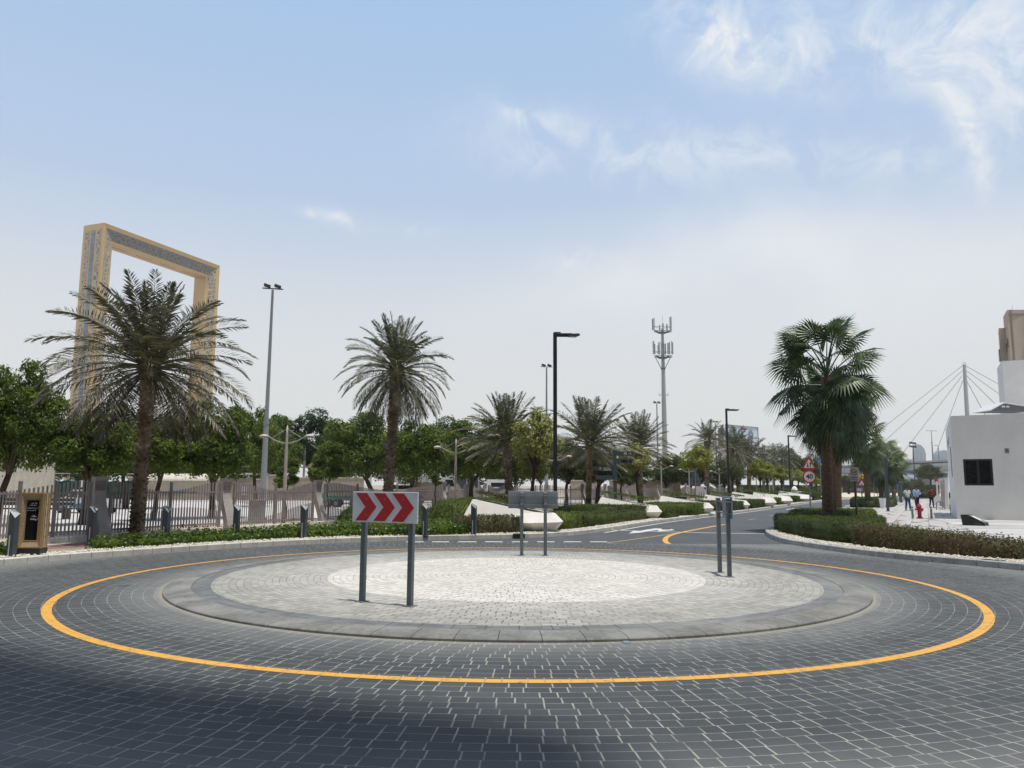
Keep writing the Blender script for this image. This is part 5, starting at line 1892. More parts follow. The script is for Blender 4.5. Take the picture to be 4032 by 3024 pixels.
a_, zc, hh, L = arm(1, 1777, 1794.5, 77)
zc += 0
tr = MB()
x0 = .60
for (x, z, w2, h2) in ((x0, .055, .15, .022), (x0 - .064, .015, .022, .09), (x0 + .064, .015, .022, .09), (x0, -.022, .15, .03), (x0 - .045, -.044, .05, .02), (x0 + .045, -.044, .05, .02), (x0 - .05, -.075, .05, .014), (x0 + .05, -.075, .05, .014)):
    tr.box((x, -.037, zc + z + .012), (w2, .004, h2))
tr.build('train_symbol', M_text, a_)


def arrow_mesh(parent, x, z, ang, s=.075, y=-.037):
    m_ = MB()
    c, sn = math.cos(ang), math.sin(ang)
    for (a, b, w2) in (((-s, 0), (s * .9, 0), .018), ((s * .2, s * .75), (s, 0), .018), ((s * .2, -s * .75), (s, 0), .018)):
        p_ = [Vector((x + q[0] * c - q[1] * sn, y, z + q[0] * sn + q[1] * c)) for q in (a, b)]
        d = (p_[1] - p_[0])
        nrm = Vector((-d.z, 0, d.x)).normalized() * w2 / 2
        m_.add([p_[0] - nrm, p_[1] - nrm, p_[1] + nrm, p_[0] + nrm], [(0, 1, 2, 3)])
    return m_.build('arrow_symbol', M_text, parent)


arrow_mesh(a_, .86, zc, 0)
a_, zc, hh, L = arm(1, 1806.5, 1824, 77)
MB().box((.54, -.037, zc), (.32, .004, .14)).build('blanked_text', M_signk, a_)
MB().box((.88, -.037, zc), (.15, .004, .14)).build('blanked_arrow', M_signk, a_)
a_, zc, hh, L = arm(-1, 1837.5, 1855, 80)
arrow_mesh(a_, -.84, zc, R(90))
lettering('lettering', arabic('حديقة زعبيل'), .115, M_text, a_, (-.46, -.038, zc + .055), bold=.002, width=.38)
lettering('lettering', "Za'abeel Park", .10, M_text, a_, (-.42, -.038, zc - .06), bold=.002, width=.47)
a_, zc, hh, L = arm(-1, 1872, 1889, 80)

# ---- speed limit and two way signs
D_ = 44.0
q = A(3191, 1990, D_)
t = thing('road_sign', 'red ringed 40 speed limit disc under a two-way traffic triangle', 'road sign', (q.x, D_, .12), -.12)
zd = A(3187, 1877, D_).z - .12
MB().tube([(0, 0, 0), (0, 0, zd + .9)], .042, 10).build('post', M_galv, t)
rd = .365


def disc(name, r_, z, y, m, parent, thick=.006):
    return MB().tube([(0, y, z), (0, y - thick, z)], [r_, r_], 40).build(name, m, parent)


disc('disc_back', rd + .006, zd, -.05, M_galv, t)
disc('red_ring', rd, zd, -.057, M_signr, t)
M_sgw = mat('sign_face_white', (0.66, 0.66, 0.68), 0.4, 0.4, var=.04)
disc('disc_face', rd * .80, zd, -.064, M_sgw, t)
lettering('lettering', '40', .36, M_signk, t, (0, -.0725, zd), bold=.008, width=.38)
zt0 = zd + rd + .03
tw, th = .84, .72


def tri(w_, h_, z, y, dy, name, m, parent, inv=False, rnd_=.05):
    s = -1 if inv else 1
    prof = [(-w_ / 2 + rnd_, z), (w_ / 2 - rnd_, z), (w_ / 2, z + s * rnd_ * .7), (rnd_ * .5, z + s * h_), (-rnd_ * .5, z + s * h_), (-w_ / 2, z + s * rnd_ * .7)]
    if inv:
        prof = prof[::-1]
    return MB().slab(prof, 1, y - dy, y).build(name, m, parent)


tri(tw, th, zt0, -.05, .006, 'triangle_back', M_galv, t)
tri(tw, th, zt0, -.057, .006, 'red_triangle', M_signr, t)
tri(tw * .66, th * .66, zt0 + .095, -.064, .006, 'triangle_face', M_sgw, t, rnd_=.03)
m_ = MB()
for x, s in ((-.075, -1), (.075, 1)):
    zz = zt0 + .27
    m_.box((x, -.074, zz), (.04, .004, .22))
    m_.add([(x - .065, -.0765, zz + s * .05), (x + .065, -.0765, zz + s * .05), (x, -.0765, zz + s * .155)], [(0, 1, 2) if s > 0 else (0, 2, 1)])
m_.build('arrow_symbols', M_signk, t)

# ---- no dogs sign
D_ = 30.6
q = A(3372, 2035, D_)
t = thing('notice_sign', 'upright white notice forbidding dogs, on a slate post in the hedge', 'sign', (q.x, D_, .12), -.5)
zt_ = A(3368, 1840, D_).z - .12
zb_ = A(3368, 1897, D_).z - .12
MB().tube([(.02, .05, 0), (0, .05, zt_ - .05)], .045, 10).build('post', M_slate, t)
w_ = .30
MB().bbox((0, 0, (zt_ + zb_) / 2), (w_, .02, zt_ - zb_), .004).build('board', mat('notice_white', (.68, .67, .67), .5, .3, var=.04), t)
zc = zt_ - .19
m_ = MB()
rr_ = .115
for k in range(28):
    a0, a1 = 2 * math.pi * k / 28, 2 * math.pi * (k + 1) / 28
    m_.add([(rr_ * math.cos(a0), -.013, zc + rr_ * 1.15 * math.sin(a0)), (rr_ * math.cos(a1), -.013, zc + rr_ * 1.15 * math.sin(a1)), (rr_ * .82 * math.cos(a1), -.013, zc + rr_ * .95 * math.sin(a1)), (rr_ * .82 * math.cos(a0), -.013, zc + rr_ * .95 * math.sin(a0))], [(3, 2, 1, 0)])
m_.tube([(-.07, -.0135, zc + .08), (.07, -.0135, zc - .08)], .006, 4)
m_.build('red_ring', M_signr, t)
m_ = MB()
m_.box((0, -.014, zc + .0), (.075, .004, .028))
for x, z, a in ((-.032, -.035, .2), (-.018, -.035, -.2), (.022, -.035, .25), (.04, -.035, -.3)):
    m_.box((x, -.0145, zc + z), (.010, .004, .05), rot=Matrix.Rotation(a, 3, 'Y'))
m_.box((.05, -.0145, zc + .025), (.04, .004, .028))
m_.box((-.048, -.0145, zc + .028), (.012, .004, .045), rot=Matrix.Rotation(-.5, 3, 'Y'))
m_.build('dog_symbol', M_signk, t)
for k, s in enumerate(('INSIDE AND', 'DOGS NOT', 'ALLOWED')):
    lettering('lettering', s if k else 'INSIDE', .062, M_textd, t, (0, -.0125, zt_ - .40 - k * .085), bold=.0025, width=.22 if k != 2 else .19)

# ---- far signs at the second junction
SGP = 'warning signs at the far junction'
q = A(3395, 1960, 98)
t = thing('warning_signs', 'yellow roadwork triangle above a white road hump triangle', 'road sign', (q.x, 98, .12), -.15, SGP)
MB().tube([(0, 0, 0), (0, 0, 3.5)], .05, 8).build('post', M_galv, t)
tri(.80, .68, 2.72, -.05, .01, 'red_triangle', M_signr, t)
tri(.62, .53, 2.79, -.062, .01, 'yellow_face', M_signy, t)
MB().box((0, -.076, 2.98), (.07, .004, .22), rot=Matrix.Rotation(.4, 3, 'Y')).box((-.05, -.077, 2.88), (.2, .004, .05)).box((.04, -.077, 3.12), (.07, .004, .07)).build('digger_symbol', M_signk, t)
tri(.92, .80, 1.86, -.05, .01, 'lower_red_triangle', M_signr, t)
tri(.66, .57, 1.94, -.062, .01, 'white_face', M_sgw, t)
MB().slab([(-.2, 1.98), (.2, 1.98), (.08, 2.04), (-.08, 2.04)], 1, -.078, -.074).build('hump_symbol', M_signk, t)
q = A(3442, 1950, 112)
t = thing('yield_sign', 'red and white yield triangle by the sand at the far junction', 'road sign', (q.x, 112, .12), -.1, SGP)
MB().tube([(0, 0, 0), (0, 0, 2.4)], .05, 8).build('post', M_galv, t)
tri(.82, .72, 2.62, -.05, .01, 'red_triangle', M_signr, t, True)
tri(.50, .43, 2.50, -.062, .01, 'white_face', M_sgw, t, True, .03)
q = A(3456, 1950, 118)
t = thing('warning_signs', 'second triangle with small white plate just behind the yield sign', 'road sign', (q.x, 118, .12), -.1, SGP)
MB().tube([(0, 0, 0), (0, 0, 2.6)], .05, 8).build('post', M_galv, t)
tri(.78, .68, 2.45, -.05, .01, 'red_triangle', M_signr, t)
tri(.52, .45, 2.53, -.062, .01, 'pink_face', mat('sign_pink', (0.60, 0.38, 0.38)), t)
MB().box((.05, -.055, 2.2), (.62, .01, .36)).build('plate', M_sgw, t)
q = A(3500, 1950, 100)
t = thing('back_sign', 'grey rectangular back of a sign right of the black column', 'road sign', (q.x + .1, 100, .12), 0, SGP)
MB().tube([(0, 0, 0), (0, 0, 2.7)], .05, 8).build('post', M_galvd, t)
MB().bbox((0, .06, 2.2), (.68, .02, .9), .004).build('plate', M_slatel, t)
for k, (px, d, lb) in enumerate(((3382, 108, 'small far chevron board left of the roadwork sign'), (3285, 112, 'far chevron board between the fan palm trunks'))):
    q = A(px, 1932, d)
    t = thing('chevron_sign', lb, 'road sign', (q.x, d, .12), -.1, 'far chevron boards')
    for x in (-.32, .32):
        MB().tube([(x, 0, 0), (x, 0, 1.1)], .035, 6).build('post', M_galv, t)
    MB().box((0, -.05, 1.35), (.9, .02, .40)).build('board', M_sgw, t)
    for j in range(3):
        x = -.36 + j * .28
        MB().slab([(x, 1.52), (x + .11, 1.52), (x + .21, 1.35), (x + .11, 1.18), (x, 1.18), (x + .10, 1.35)], 1, -.066, -.062).build('red_chevron', M_signr, t)
M_blue = mat('sign_blue', (0.02, 0.16, 0.52), 0.4, 0.4)
q = A(3229, 1815, 150)
t = thing('direction_sign', 'small blue direction sign peeping past the fan palm trunk', 'road sign', (q.x, 150, 0), 0)
MB().box((0, 0, q.z), (1.1, .05, 1.0)).build('panel', M_blue, t)
MB().tube([(0, .1, 0), (0, .1, q.z)], .06, 6).build('post', M_galv, t)
MB().box((0, -.03, q.z + .2), (.8, .01, .08)).box((-.1, -.03, q.z - .1), (.6, .01, .08)).build('text_bars', M_text, t)
q = A(3526, 1908.5, 160)
t = thing('direction_sign', 'low blue arrow shaped direction sign behind the rear fan palms', 'road sign', (q.x, 160, 0), 0)
MB().slab([(-.7, q.z - .2), (.5, q.z - .2), (.75, q.z), (.5, q.z + .2), (-.7, q.z + .2)], 1, -.03, .03).build('panel', M_blue, t)
for x in (-.4, .4):
    MB().tube([(x, .05, 0), (x, .05, q.z)], .05, 6).build('post', M_galv, t)

# ---- plaza things
q = G(3622, 2042, .12)
t = thing('fire_hydrant', 'red fire hydrant standing between two steel bollards on the plaza', 'fire hydrant', (q.x, q.y, .125), .1)
M_red = mat('hydrant_red', (0.36, 0.018, 0.022), 0.4, 0.5, var=.12)
m_ = MB()
m_.lathe([(.165, 0), (.165, .05), (.105, .075), (.10, .10), (.10, .50), (.125, .53), (.125, .56), (.10, .58), (.10, .62), (.145, .635), (.145, .665), (.11, .69), (.07, .76), (.03, .785), (.025, .83), (.001, .835)], (0, 0, 0), 20)
m_.build('barrel', M_red, t, smooth=False)
for s in (-1, 1):
    MB().tube([(s * .08, 0, .50), (s * .19, 0, .50)], [.055, .055], 12).tube([(s * .19, 0, .50), (s * .215, 0, .50)], [.07, .06], 6).build('side_outlet', M_red, t)
MB().tube([(0, -.08, .46), (0, -.19, .46)], [.075, .075], 14).tube([(0, -.19, .46), (0, -.225, .46)], [.09, .08], 8).build('front_outlet', M_red, t)
m_ = MB()
for k in range(8):
    a = k * math.pi / 4
    m_.tube([(.145 * math.cos(a), .145 * math.sin(a), .04), (.145 * math.cos(a), .145 * math.sin(a), .075)], .013, 6)
m_.build('flange_bolts', M_red, t)
M_steel = mat('brushed_steel', (0.30, 0.27, 0.245), 0.3, 0.5, 0.7, var=.1)
for px, lb in ((3594, 'steel bollard left of the red hydrant'), (3668.5, 'steel bollard right of the red hydrant')):
    q = G(px, 2042, .12)
    o = thing('steel_bollard', lb, 'bollard', (q.x, q.y, .125), 0, 'steel bollards guarding the hydrant')
    MB().lathe([(.057, 0), (.057, .615), (.045, .64), (.001, .645)], n=16).build('tube', M_steel, o, smooth=False)
    MB().lathe([(.085, 0), (.085, .012), (.06, .014)], n=16).build('collar', M_steel, o)
    MB().lathe([(.0595, .50), (.0595, .56)], n=16).build('band', mat('band_white', (.7, .7, .7)), o)
q = G(3688, 2008, .12)
m_ = MB()
m_.tube([(0, 0, 0), (0, 0, .42), (.04, 0, .55), (.14, 0, .63), (.28, 0, .64), (.36, 0, .58)], .035, 10)
tag(m_.build('bent_pipe', M_galvd, None, (q.x, q.y, .125), smooth=True), 'bent grey pipe stub behind the right steel bollard', 'pipe')
q = G(3484, 2001, .12)
t = thing('plant_tub', 'tapered white tub at the foot of the dark square column', 'plant pot', (q.x - .15, q.y, .125), 0)
m_ = MB()
m_.tube([(0, 0, 0), (0, 0, .78)], [.20, .30], 4, caps=True)
m_.tube([(0, 0, .78), (0, 0, .80)], [.31, .31], 4)
m_.build('tub', mat('tub_white', (.78, .78, .78), .4, .4, var=.03), t)
MB().tube([(.05, 0, .7), (.05, 0, 1.6)], [.09, .10], 8).build('dark_stem', M_black, t)
# black wedge floodlight box
q = G(3843, 2069, .13)
t = thing('ground_floodlight', 'black wedge shaped ground floodlight with white lens before the white wall', 'floodlight', (q.x, q.y, .132), -.80)
m_ = MB()
m_.slab([(-.46, 0), (.42, 0), (.40, .13), (-.24, .46), (-.52, .46)], 1, -.26, .34)
m_.build('housing', M_black, t)
sl_ = Vector((.64, 0, -.33)).normalized()
n_ = Vector((.33, 0, .64)).normalized()
pA = Vector((-.24, 0, .46)) + n_ * .004


def onslope(s, y, k_=0.0):
    return pA + sl_ * s + Vector((0, y, 0)) + n_ * k_


MB().add([onslope(.04, -.20), onslope(.68, -.20), onslope(.68, .28), onslope(.04, .28)], [(0, 1, 2, 3)]).build('glass', mat('lens_grey', (.30, .30, .31), .2, .5), t)
MB().add([onslope(.12, -.14, .004), onslope(.52, -.14, .004), onslope(.52, .22, .004), onslope(.12, .22, .004)], [(0, 1, 2, 3)]).build('lamp_panel', mat('lamp_panel', (.80, .78, .68), .4), t)
MB().box((.12, -.265, .08), (.26, .01, .06)).build('handle', M_slate, t)

# ---- drain gullies let into the kerbs
GG = 'black drain gullies in the kerbs'
for (x0, y0, x1, y1, lb) in ((2028, 2121, 2066, 2120, 'black drain gully in the kerb by the first planter'), (3867, 2229, 3950, 2236, 'black drain gully in the kerb at the right edge'), (2752, 2036, 2762, 2034.5, 'small drain gully in the kerb beyond the third planter'), (3004, 2005, 3012, 2003.5, 'small drain gully in the kerb by the fifth planter')):
    a, b_ = G(x0, y0), G(x1, y1)
    v_ = b_ - a
    L = v_.length
    rz = math.atan2(v_.y, v_.x)
    t = thing('drain_gully', lb, 'drain', (a.x, a.y, 0), rz, GG)
    MB().box((L / 2, .075, .082), (L, .20, .15)).build('housing', M_black, t)
    m_ = MB()
    for k in range(5):
        m_.box((L * (k + .5) / 5, -.03, .07), (.02, .02, .13))
    m_.box((L / 2, -.03, .14), (L, .02, .02))
    m_.build('grate', mat('cast_iron', (.05, .05, .05), .6, .4), t)
q = G(2466, 2530)
m_ = MB().lathe([(.055, 0), (.055, .006), (.04, .012), (.01, .014)], n=14)
tag(m_.build('road_stud', M_galv, None, (q.x, q.y, .001)), 'small metal stud in the paving against the island kerb', 'road stud')

# ================================================ FENCE
M_fence = mat('fence_taupe', (0.29, 0.262, 0.25), 0.55, 0.4, var=.12, dirt=.15)
M_pier = mat('pier_concrete', (0.40, 0.37, 0.35), 0.75, 0.3, var=.14, scale=2, dirt=.2)
M_pierd = mat('pier_dark', (0.19, 0.165, 0.16), 0.65, 0.35, var=.12, dirt=.1)
ZF = .262


def fence_run(name, label, posts, piers, group, pk=.108, amp=.17):
    """posts: ground points in order; piers: indices of the gaps that hold a concrete pier"""
    posts = [Vector((p[0], p[1])) for p in posts]
    t = thing(name, label, 'fence', (posts[0].x, posts[0].y, ZF), 0, group)
    o = posts[0]
    # running length to shape the wavy top between piers
    pier_mid = [((posts[i] + posts[i + 1]) / 2) for i in piers]
    cum = [0]
    for a, b_ in zip(posts[:-1], posts[1:]):
        cum.append(cum[-1] + (b_ - a).length)
    pm = [(cum[i] + cum[i + 1]) / 2 for i in piers] or [0]

    def top(s):
        lo = max([q for q in pm if q <= s], default=pm[0] - 6)
        hi = min([q for q in pm if q > s], default=pm[-1] + 6)
        f = (s - lo) / max(hi - lo, .1)
        return 1.37 + amp * math.cos(2 * math.pi * f) + .05
    for i in range(len(posts)):
        p = posts[i] - o
        m_ = MB().tube([(p.x, p.y, -.05), (p.x, p.y, 1.50)], .052, 12).tube([(p.x, p.y, 1.50), (p.x, p.y, 1.53)], [.057, .05], 12)
        m_.build('post', M_fence, t)
    for i in range(len(posts) - 1):
        a, b_ = posts[i] - o, posts[i + 1] - o
        L = (b_ - a).length
        d = (b_ - a) / L
        rz = math.atan2(d.y, d.x)
        if i in piers:
            c_ = (a + b_) / 2
            n_ = Vector((d.y, -d.x))
            w_ = min(L - .16, .38)
            m_ = MB()
            K = 12
            prev = None
            for k in range(K + 1):
                z = 1.67 * k / K
                off = .20 * math.cos(k / K * math.pi * 1.25) * (1 - .35 * k / K) + .02
                th_ = .10
                q = c_ + n_ * off
                ws = w_ / 2 * (1.06 - .10 * math.sin(k / K * math.pi))
                ring = [(q.x - d.x * ws + n_.x * th_, q.y - d.y * ws + n_.y * th_, z), (q.x + d.x * ws + n_.x * th_, q.y + d.y * ws + n_.y * th_, z),
                        (q.x + d.x * ws - n_.x * th_, q.y + d.y * ws - n_.y * th_, z), (q.x - d.x * ws - n_.x * th_, q.y - d.y * ws - n_.y * th_, z)]
                o_ = len(m_.V)
                m_.V += ring
                if prev is not None:
                    for e_ in range(4):
                        m_.F.append((prev + e_, prev + (e_ + 1) % 4, o_ + (e_ + 1) % 4, o_ + e_))
                prev = o_
            m_.F.append((prev, prev + 1, prev + 2, prev + 3))
            pr = m_.build('pier', M_pier, t)
            off = .20 * math.cos(.82 * math.pi * 1.25) * .72 + .02
            q = c_ + n_ * (off + .115)
            lv = MB()
            for k in range(7):
                lv.box((q.x, q.y, 1.30 + k * .048), (w_ * .84, .025, .028), rz=rz)
            lv.build('louvre', M_pierd, pr)
            continue
        n = max(2, int(round(L / pk)))
        m_ = MB()
        for k in range(1, n):
            f = k / n
            q = a + (b_ - a) * f
            s = cum[i] + L * f
            h = top(s)
            ph = math.sin(s * .95) * .5 + .5
            z1 = .30 + .42 * ph
            m_.box((q.x, q.y, z1 / 2 + .03), (.044, .03, z1 - .06), rz=rz)
            m_.box((q.x, q.y, z1 + .22), (.022, .024, .44), rz=rz)
            m_.box((q.x, q.y, (z1 + .44 + h) / 2), (.042, .03, h - z1 - .44), rz=rz)
        for z in (.15, 1.20):
            m_.box((((a + b_) / 2).x, ((a + b_) / 2).y, z), (L - .1, .04, .05), rz=rz)
        m_.build('picket_panel', M_fence, t)
    return t


def Gp(px, py):
    return G(px, py, ZF)


FGp = 'taupe picket fences with concrete piers'
fence_run('picket_fence', 'taupe picket fence with curved concrete piers along the left footpath',
          [Gp(-330, 2160), Gp(-130, 2142), Gp(62, 2126), Gp(205, 2119), Gp(343, 2111), Gp(426, 2106), Gp(545, 2098), Gp(664, 2090), Gp(860, 2079), Gp(916, 2076), Gp(1080, 2065), Gp(1230, 2054), Gp(1275, 2051), Gp(1404, 2043), Gp(1560, 2034), Gp(1736, 2024), Gp(1764, 2022)],
          [4, 8, 11, 15], FGp)
fence_run('picket_fence', 'inner stretch of picket fence turning back to the gate behind the long mound', [Gp(1764, 2021.5), Gp(1836, 1997), Gp(1905, 1977), Gp(1922, 1976), Gp(2030, 1984)], [2], FGp, .13)
fence_run('picket_fence', 'far stretch of picket fence running from the nearest black lamp to the lime trees',
          [Gp(2036, 1985), Gp(2110, 1989), Gp(2150, 1990), Gp(2162, 1990), Gp(2245, 1989), Gp(2292, 1988), Gp(2306, 1987), Gp(2345, 1985), Gp(2381, 1984), Gp(2394, 1983), Gp(2462, 1977), Gp(2474, 1976), Gp(2540, 1972), Gp(2586, 1970), Gp(2597, 1969.5), Gp(2647, 1967), Gp(2657, 1966.6),
           Gp(2700, 1964), Gp(2708, 1963.7), Gp(2780, 1960.5), Gp(2850, 1957.5), Gp(2925, 1954.5)],
          [2, 5, 8, 10, 13, 15, 17], FGp, .16)

# electrical cabinet and other things just behind the fence
q = A(1010, 2068, 30.2)
t = thing('utility_cabinet', 'grey utility cabinet on a plinth behind the fence at the grey mast', 'cabinet', (q.x, 30.2, .262), -.1)
MB().bbox((0, 0, .10), (.56, .42, .20), .01).build('plinth', M_pier, t)
MB().bbox((0, 0, .53), (.50, .38, .66), .01).build('housing', mat('cabinet_grey', (.36, .36, .37), .5, .4), t)
MB().bbox((0, 0, .875), (.56, .44, .04), .01).build('lid', mat('cabinet_lid', (.45, .45, .46), .5, .4), t)
MB().box((0, -.195, .53), (.02, .01, .6)).build('door_seam', M_slate, t)
q0, q1 = A(-40, 2080, 32), A(262, 2080, 32)
t = thing('bench', 'long black slatted bench behind the fence left of the gilded sign', 'bench', (q0.x, 32, .268), 0)
Lb = q1.x - q0.x
for z, y in ((.42, 0), (.42, .18), (.42, .36), (.62, .46), (.78, .47)):
    MB().bbox((Lb / 2, y, z), (Lb, .12 if z < .5 else .05, .05 if z < .5 else .12), .008).build('slat', M_black, t)
for k in range(4):
    MB().bbox((.15 + k * (Lb - .3) / 3, .2, .2), (.08, .5, .4), .008).build('leg', M_black, t)

# ================================================ YARD
M_corr = mat('corrugated_cream', (0.60, 0.55, 0.46), 0.6, 0.35, var=.08, scale=1.5, dirt=.15)
M_beige = mat('beige_wall', (0.38, 0.32, 0.255), 0.85, 0.2, var=.10, scale=.6, dirt=.2)
M_roofg = mat('roof_grey', (0.33, 0.32, 0.31), 0.6, 0.4)
xa, xb = A(-120, 1900, 51).x, A(213, 1900, 51).x
t = thing('shed', 'pale corrugated shed at the left edge behind the trees', 'building', (xa, 51, .26))
zt_ = A(213, 1600, 51).z - .26
m_ = MB()
n = int((xb - xa) / .12)
pr = [((xb - xa) * i / n, (0 if (i // 2) % 2 else -.05)) for i in range(n + 1)]
vs = [(p[0], p[1], .75) for p in pr] + [(p[0], p[1], zt_) for p in pr]
m_.add(vs, [(i, i + 1, n + 2 + i, n + 1 + i) for i in range(n)])
m_.build('corrugated_wall', M_corr, t)
MB().box(((xb - xa) / 2, .0, .37), (xb - xa, .12, .74)).build('base_wall', M_roofg, t)
MB().prism([(0, .08), (xb - xa - .02, .08), (xb - xa - 6.5, 9), (0, 9)], 0, zt_ - .05).build('body', M_corr, t)
m_ = MB().prism([(-.2, -.3), (xb - xa + .1, -.3), (xb - xa - 6.4, 9.2), (-.2, 9.2)], zt_ - .04, zt_ + .14)
m_.build('roof', M_roofg, t)

# green fabric screen
xa, xb = A(200, 1950, 64).x, A(520, 1950, 64).x
t = thing('screen_fence', 'dark green fabric screen fence behind the pickup', 'fence', (xa, 64, .26))
M_green = mat('green_fabric', (0.012, 0.060, 0.050), 0.8, 0.2, var=.25, scale=1.2)
m_ = MB()
n = 60
L = xb - xa
vs = []
for i in range(n + 1):
    x = L * i / n
    for z in (.12, .6, 1.15, 1.66 + .05 * math.sin(i * .7)):
        vs.append((x, .06 * math.sin(i * .9 + z * 2), z))
m_.add(vs, [(i * 4 + k, (i + 1) * 4 + k, (i + 1) * 4 + k + 1, i * 4 + k + 1) for i in range(n) for k in range(3)])
m_.build('fabric', M_green, t)
for k in range(6):
    MB().tube([(L * k / 5, .12, 0), (L * k / 5, .12, 2.2)], .035, 6).build('post', M_galv, t)
MB().box((L / 2, .11, 2.25), (L, .05, .07)).build('top_rail', M_cream, t)
q = A(315, 1905, 63)
tag(MB().box((0, 0, 0), (.85, .02, .55)).build('notice', M_sgw, None, (q.x, 63.7, q.z)), 'blank white notice on the green fabric screen', 'sign')

# beige yard wall, in stretches
for i, (pa, pb, d, yt, lb) in enumerate(((500, 900, 71, 1880, 'beige yard wall under the corrugated canopy'), (895, 1050, 72, 1888, 'beige yard wall behind the tall grey mast'), (1048, 1150, 71.4, 1872, 'raised block of beige wall under the second sail shade'),
                                         (1148, 1432, 72, 1882, 'beige yard wall left of the tall date palm'), (2246, 2350, 84, 1893, 'beige wall behind the fingerpost date palm'), (2400, 2680, 92, 1893, 'beige wall beyond the second planter'))):
    xa, xb = A(pa, 1950, d).x, A(pb, 1950, d).x
    h = A(pa, yt, d).z - .26
    t = thing('yard_wall', lb, 'wall', (xa, d, .26), 0, 'beige walls round the yard')
    MB().box(((xb - xa) / 2, 0, h / 2), (xb - xa - .02, .2, h)).build('wall', M_beige, t)
    MB().box(((xb - xa) / 2, 0, h + .04), (xb - xa, .28, .08)).build('coping', M_corr, t)
    if i in (0, 3):
        for k in range(3):
            MB().box(((xb - xa) * (k + .5) / 3, -.115, h * .45), ((xb - xa) * .12, .02, h * .35)).build('patch', M_roofg, t)
q = A(951, 1933, 71)
t = thing('poster', 'white poster with faint pictograms on the beige wall beside the grey mast', 'poster', (q.x, 71.8, q.z))
MB().box((0, 0, 0), (.5, .02, .80)).build('sheet', M_sgw, t)
m_ = MB()
for r_ in range(4):
    for c_ in range(2):
        m_.box((-.12 + .24 * c_, -.013, -.28 + .19 * r_), (.14, .004, .10))
m_.build('print', mat('poster_blue', (.22, .30, .38)), t)
xa, xb = A(560, 1880, 66).x, A(893, 1880, 66).x
t = thing('roof_canopy', 'cream corrugated curved canopy above the beige wall right of the big date palm', 'canopy', (xa, 66, 0))
zt_, zb_ = A(700, 1864, 66).z, A(700, 1893, 66).z
m_ = MB()
K = 10
n = 120
vs = []
for i in range(n + 1):
    x = (xb - xa) * i / n
    r = (zt_ - zb_) * (1 + .03 * (i % 2))
    for k in range(K + 1):
        a = math.pi / 2 * k / K
        vs.append((x, 1.6 - 1.6 * math.cos(a), zb_ + r * math.sin(a)))
m_.add(vs, [(i * (K + 1) + k, (i + 1) * (K + 1) + k, (i + 1) * (K + 1) + k + 1, i * (K + 1) + k + 1) for i in range(n) for k in range(K)])
m_.build('sheet', M_corr, t)
for k in range(5):
    MB().tube([((xb - xa) * (k + .2) / 5, 1.3, .26), ((xb - xa) * (k + .2) / 5, 1.3, zb_ + .4)], .05, 6).build('post', M_cream, t)

# tensile car park shades
SH = 'cream sail shades over the car park'
ds = 78
for i, (pa, pb, yb, yt, mp_, lb) in enumerate(((915, 1034, 1834, 1798, 1032, 'cream sail shade just left of the tall grey mast'), (1048, 1206, 1836, 1800, 1193, 'cream sail shade right of the tall grey mast'),
                                               (1207, 1335, 1838, 1808, 1331, 'cream sail shade behind the red stemmed sapling'), (1340, 1462, 1840, 1816, 1457, 'cream sail shade left of the tall date palm'),
                                               (1556, 1698, 1848, 1826, 1690, 'cream sail shade over the white tipper truck'), (1706, 1804, 1852, 1829, 1763, 'cream sail shade behind the second twin lamp'))):
    xa, xb = A(pa, yb, ds).x, A(pb, yb, ds).x
    zb_, zt_ = A(pa, yb, ds).z, A(pa, yt, ds).z
    t = thing('sail_shade', lb, 'shade canopy', (xa, ds, 0), 0, SH)
    L = xb - xa
    m_ = MB()
    nx, ny = 16, 8
    vs = []
    for j in range(ny + 1):
        for k in range(nx + 1):
            u, v_ = k / nx, j / ny
            vs.append((L * u, 4.6 * v_, zb_ + (zt_ - zb_ + .25) * math.sin(math.pi * u) ** .8 * (.75 + .25 * math.sin(math.pi * v_))))
    m_.add(vs, [(j * (nx + 1) + k, j * (nx + 1) + k + 1, (j + 1) * (nx + 1) + k + 1, (j + 1) * (nx + 1) + k) for j in range(ny) for k in range(nx)])
    m_.build('fabric', mat('sail_fabric', (0.60, 0.49, 0.33), 0.8, 0.2, var=.06, scale=1), t, smooth=True)
    MB().tube([(0, -.02, zb_ - .06), (L, -.02, zb_ - .06)], .06, 6).build('edge_beam', M_cream, t)
    mx = A(mp_, 1900, ds - .5).x - xa
    zm = A(mp_, 1712 + i * 12, ds).z
    MB().tube([(mx, -.3, .26), (mx, -.3, zm)], [.13, .11], 10).build('mast', M_cream, t)
    MB().tube([(mx, -.3, zm - .3), (mx + L * .98, -.25, zb_ + .1)], .08, 8).build('strut', M_cream, t)
# sagging shade cloth
xa, xb = A(895, 1880, 68).x, A(1052, 1880, 68).x
t = thing('shade_cloth', 'sagging grey shade cloth hanging from a cream beam beside the grey mast', 'shade cloth', (xa, 68, 0))
za = A(950, 1870, 68).z
MB().box(((xb - xa) / 2, 0, za + .1), (xb - xa, .1, .16)).build('beam', M_cream, t)
m_ = MB()
n = 20
vs = []
for i in range(n + 1):
    u = i / n
    s = 4 * u * (1 - u)
    vs += [((xb - xa) * .7 * u, 0, za - .05 - .30 * s), ((xb - xa) * .7 * u, .15, za - .25 - .45 * s)]
m_.add(vs, [(2 * i, 2 * i + 2, 2 * i + 3, 2 * i + 1) for i in range(n)])
m_.build('cloth', mat('cloth_grey', (.24, .21, .18), .9, .1), t)
for k in (0, 1):
    MB().tube([(k * (xb - xa), 0, .26), (k * (xb - xa), 0, za)], .06, 6).build('post', M_cream, t)

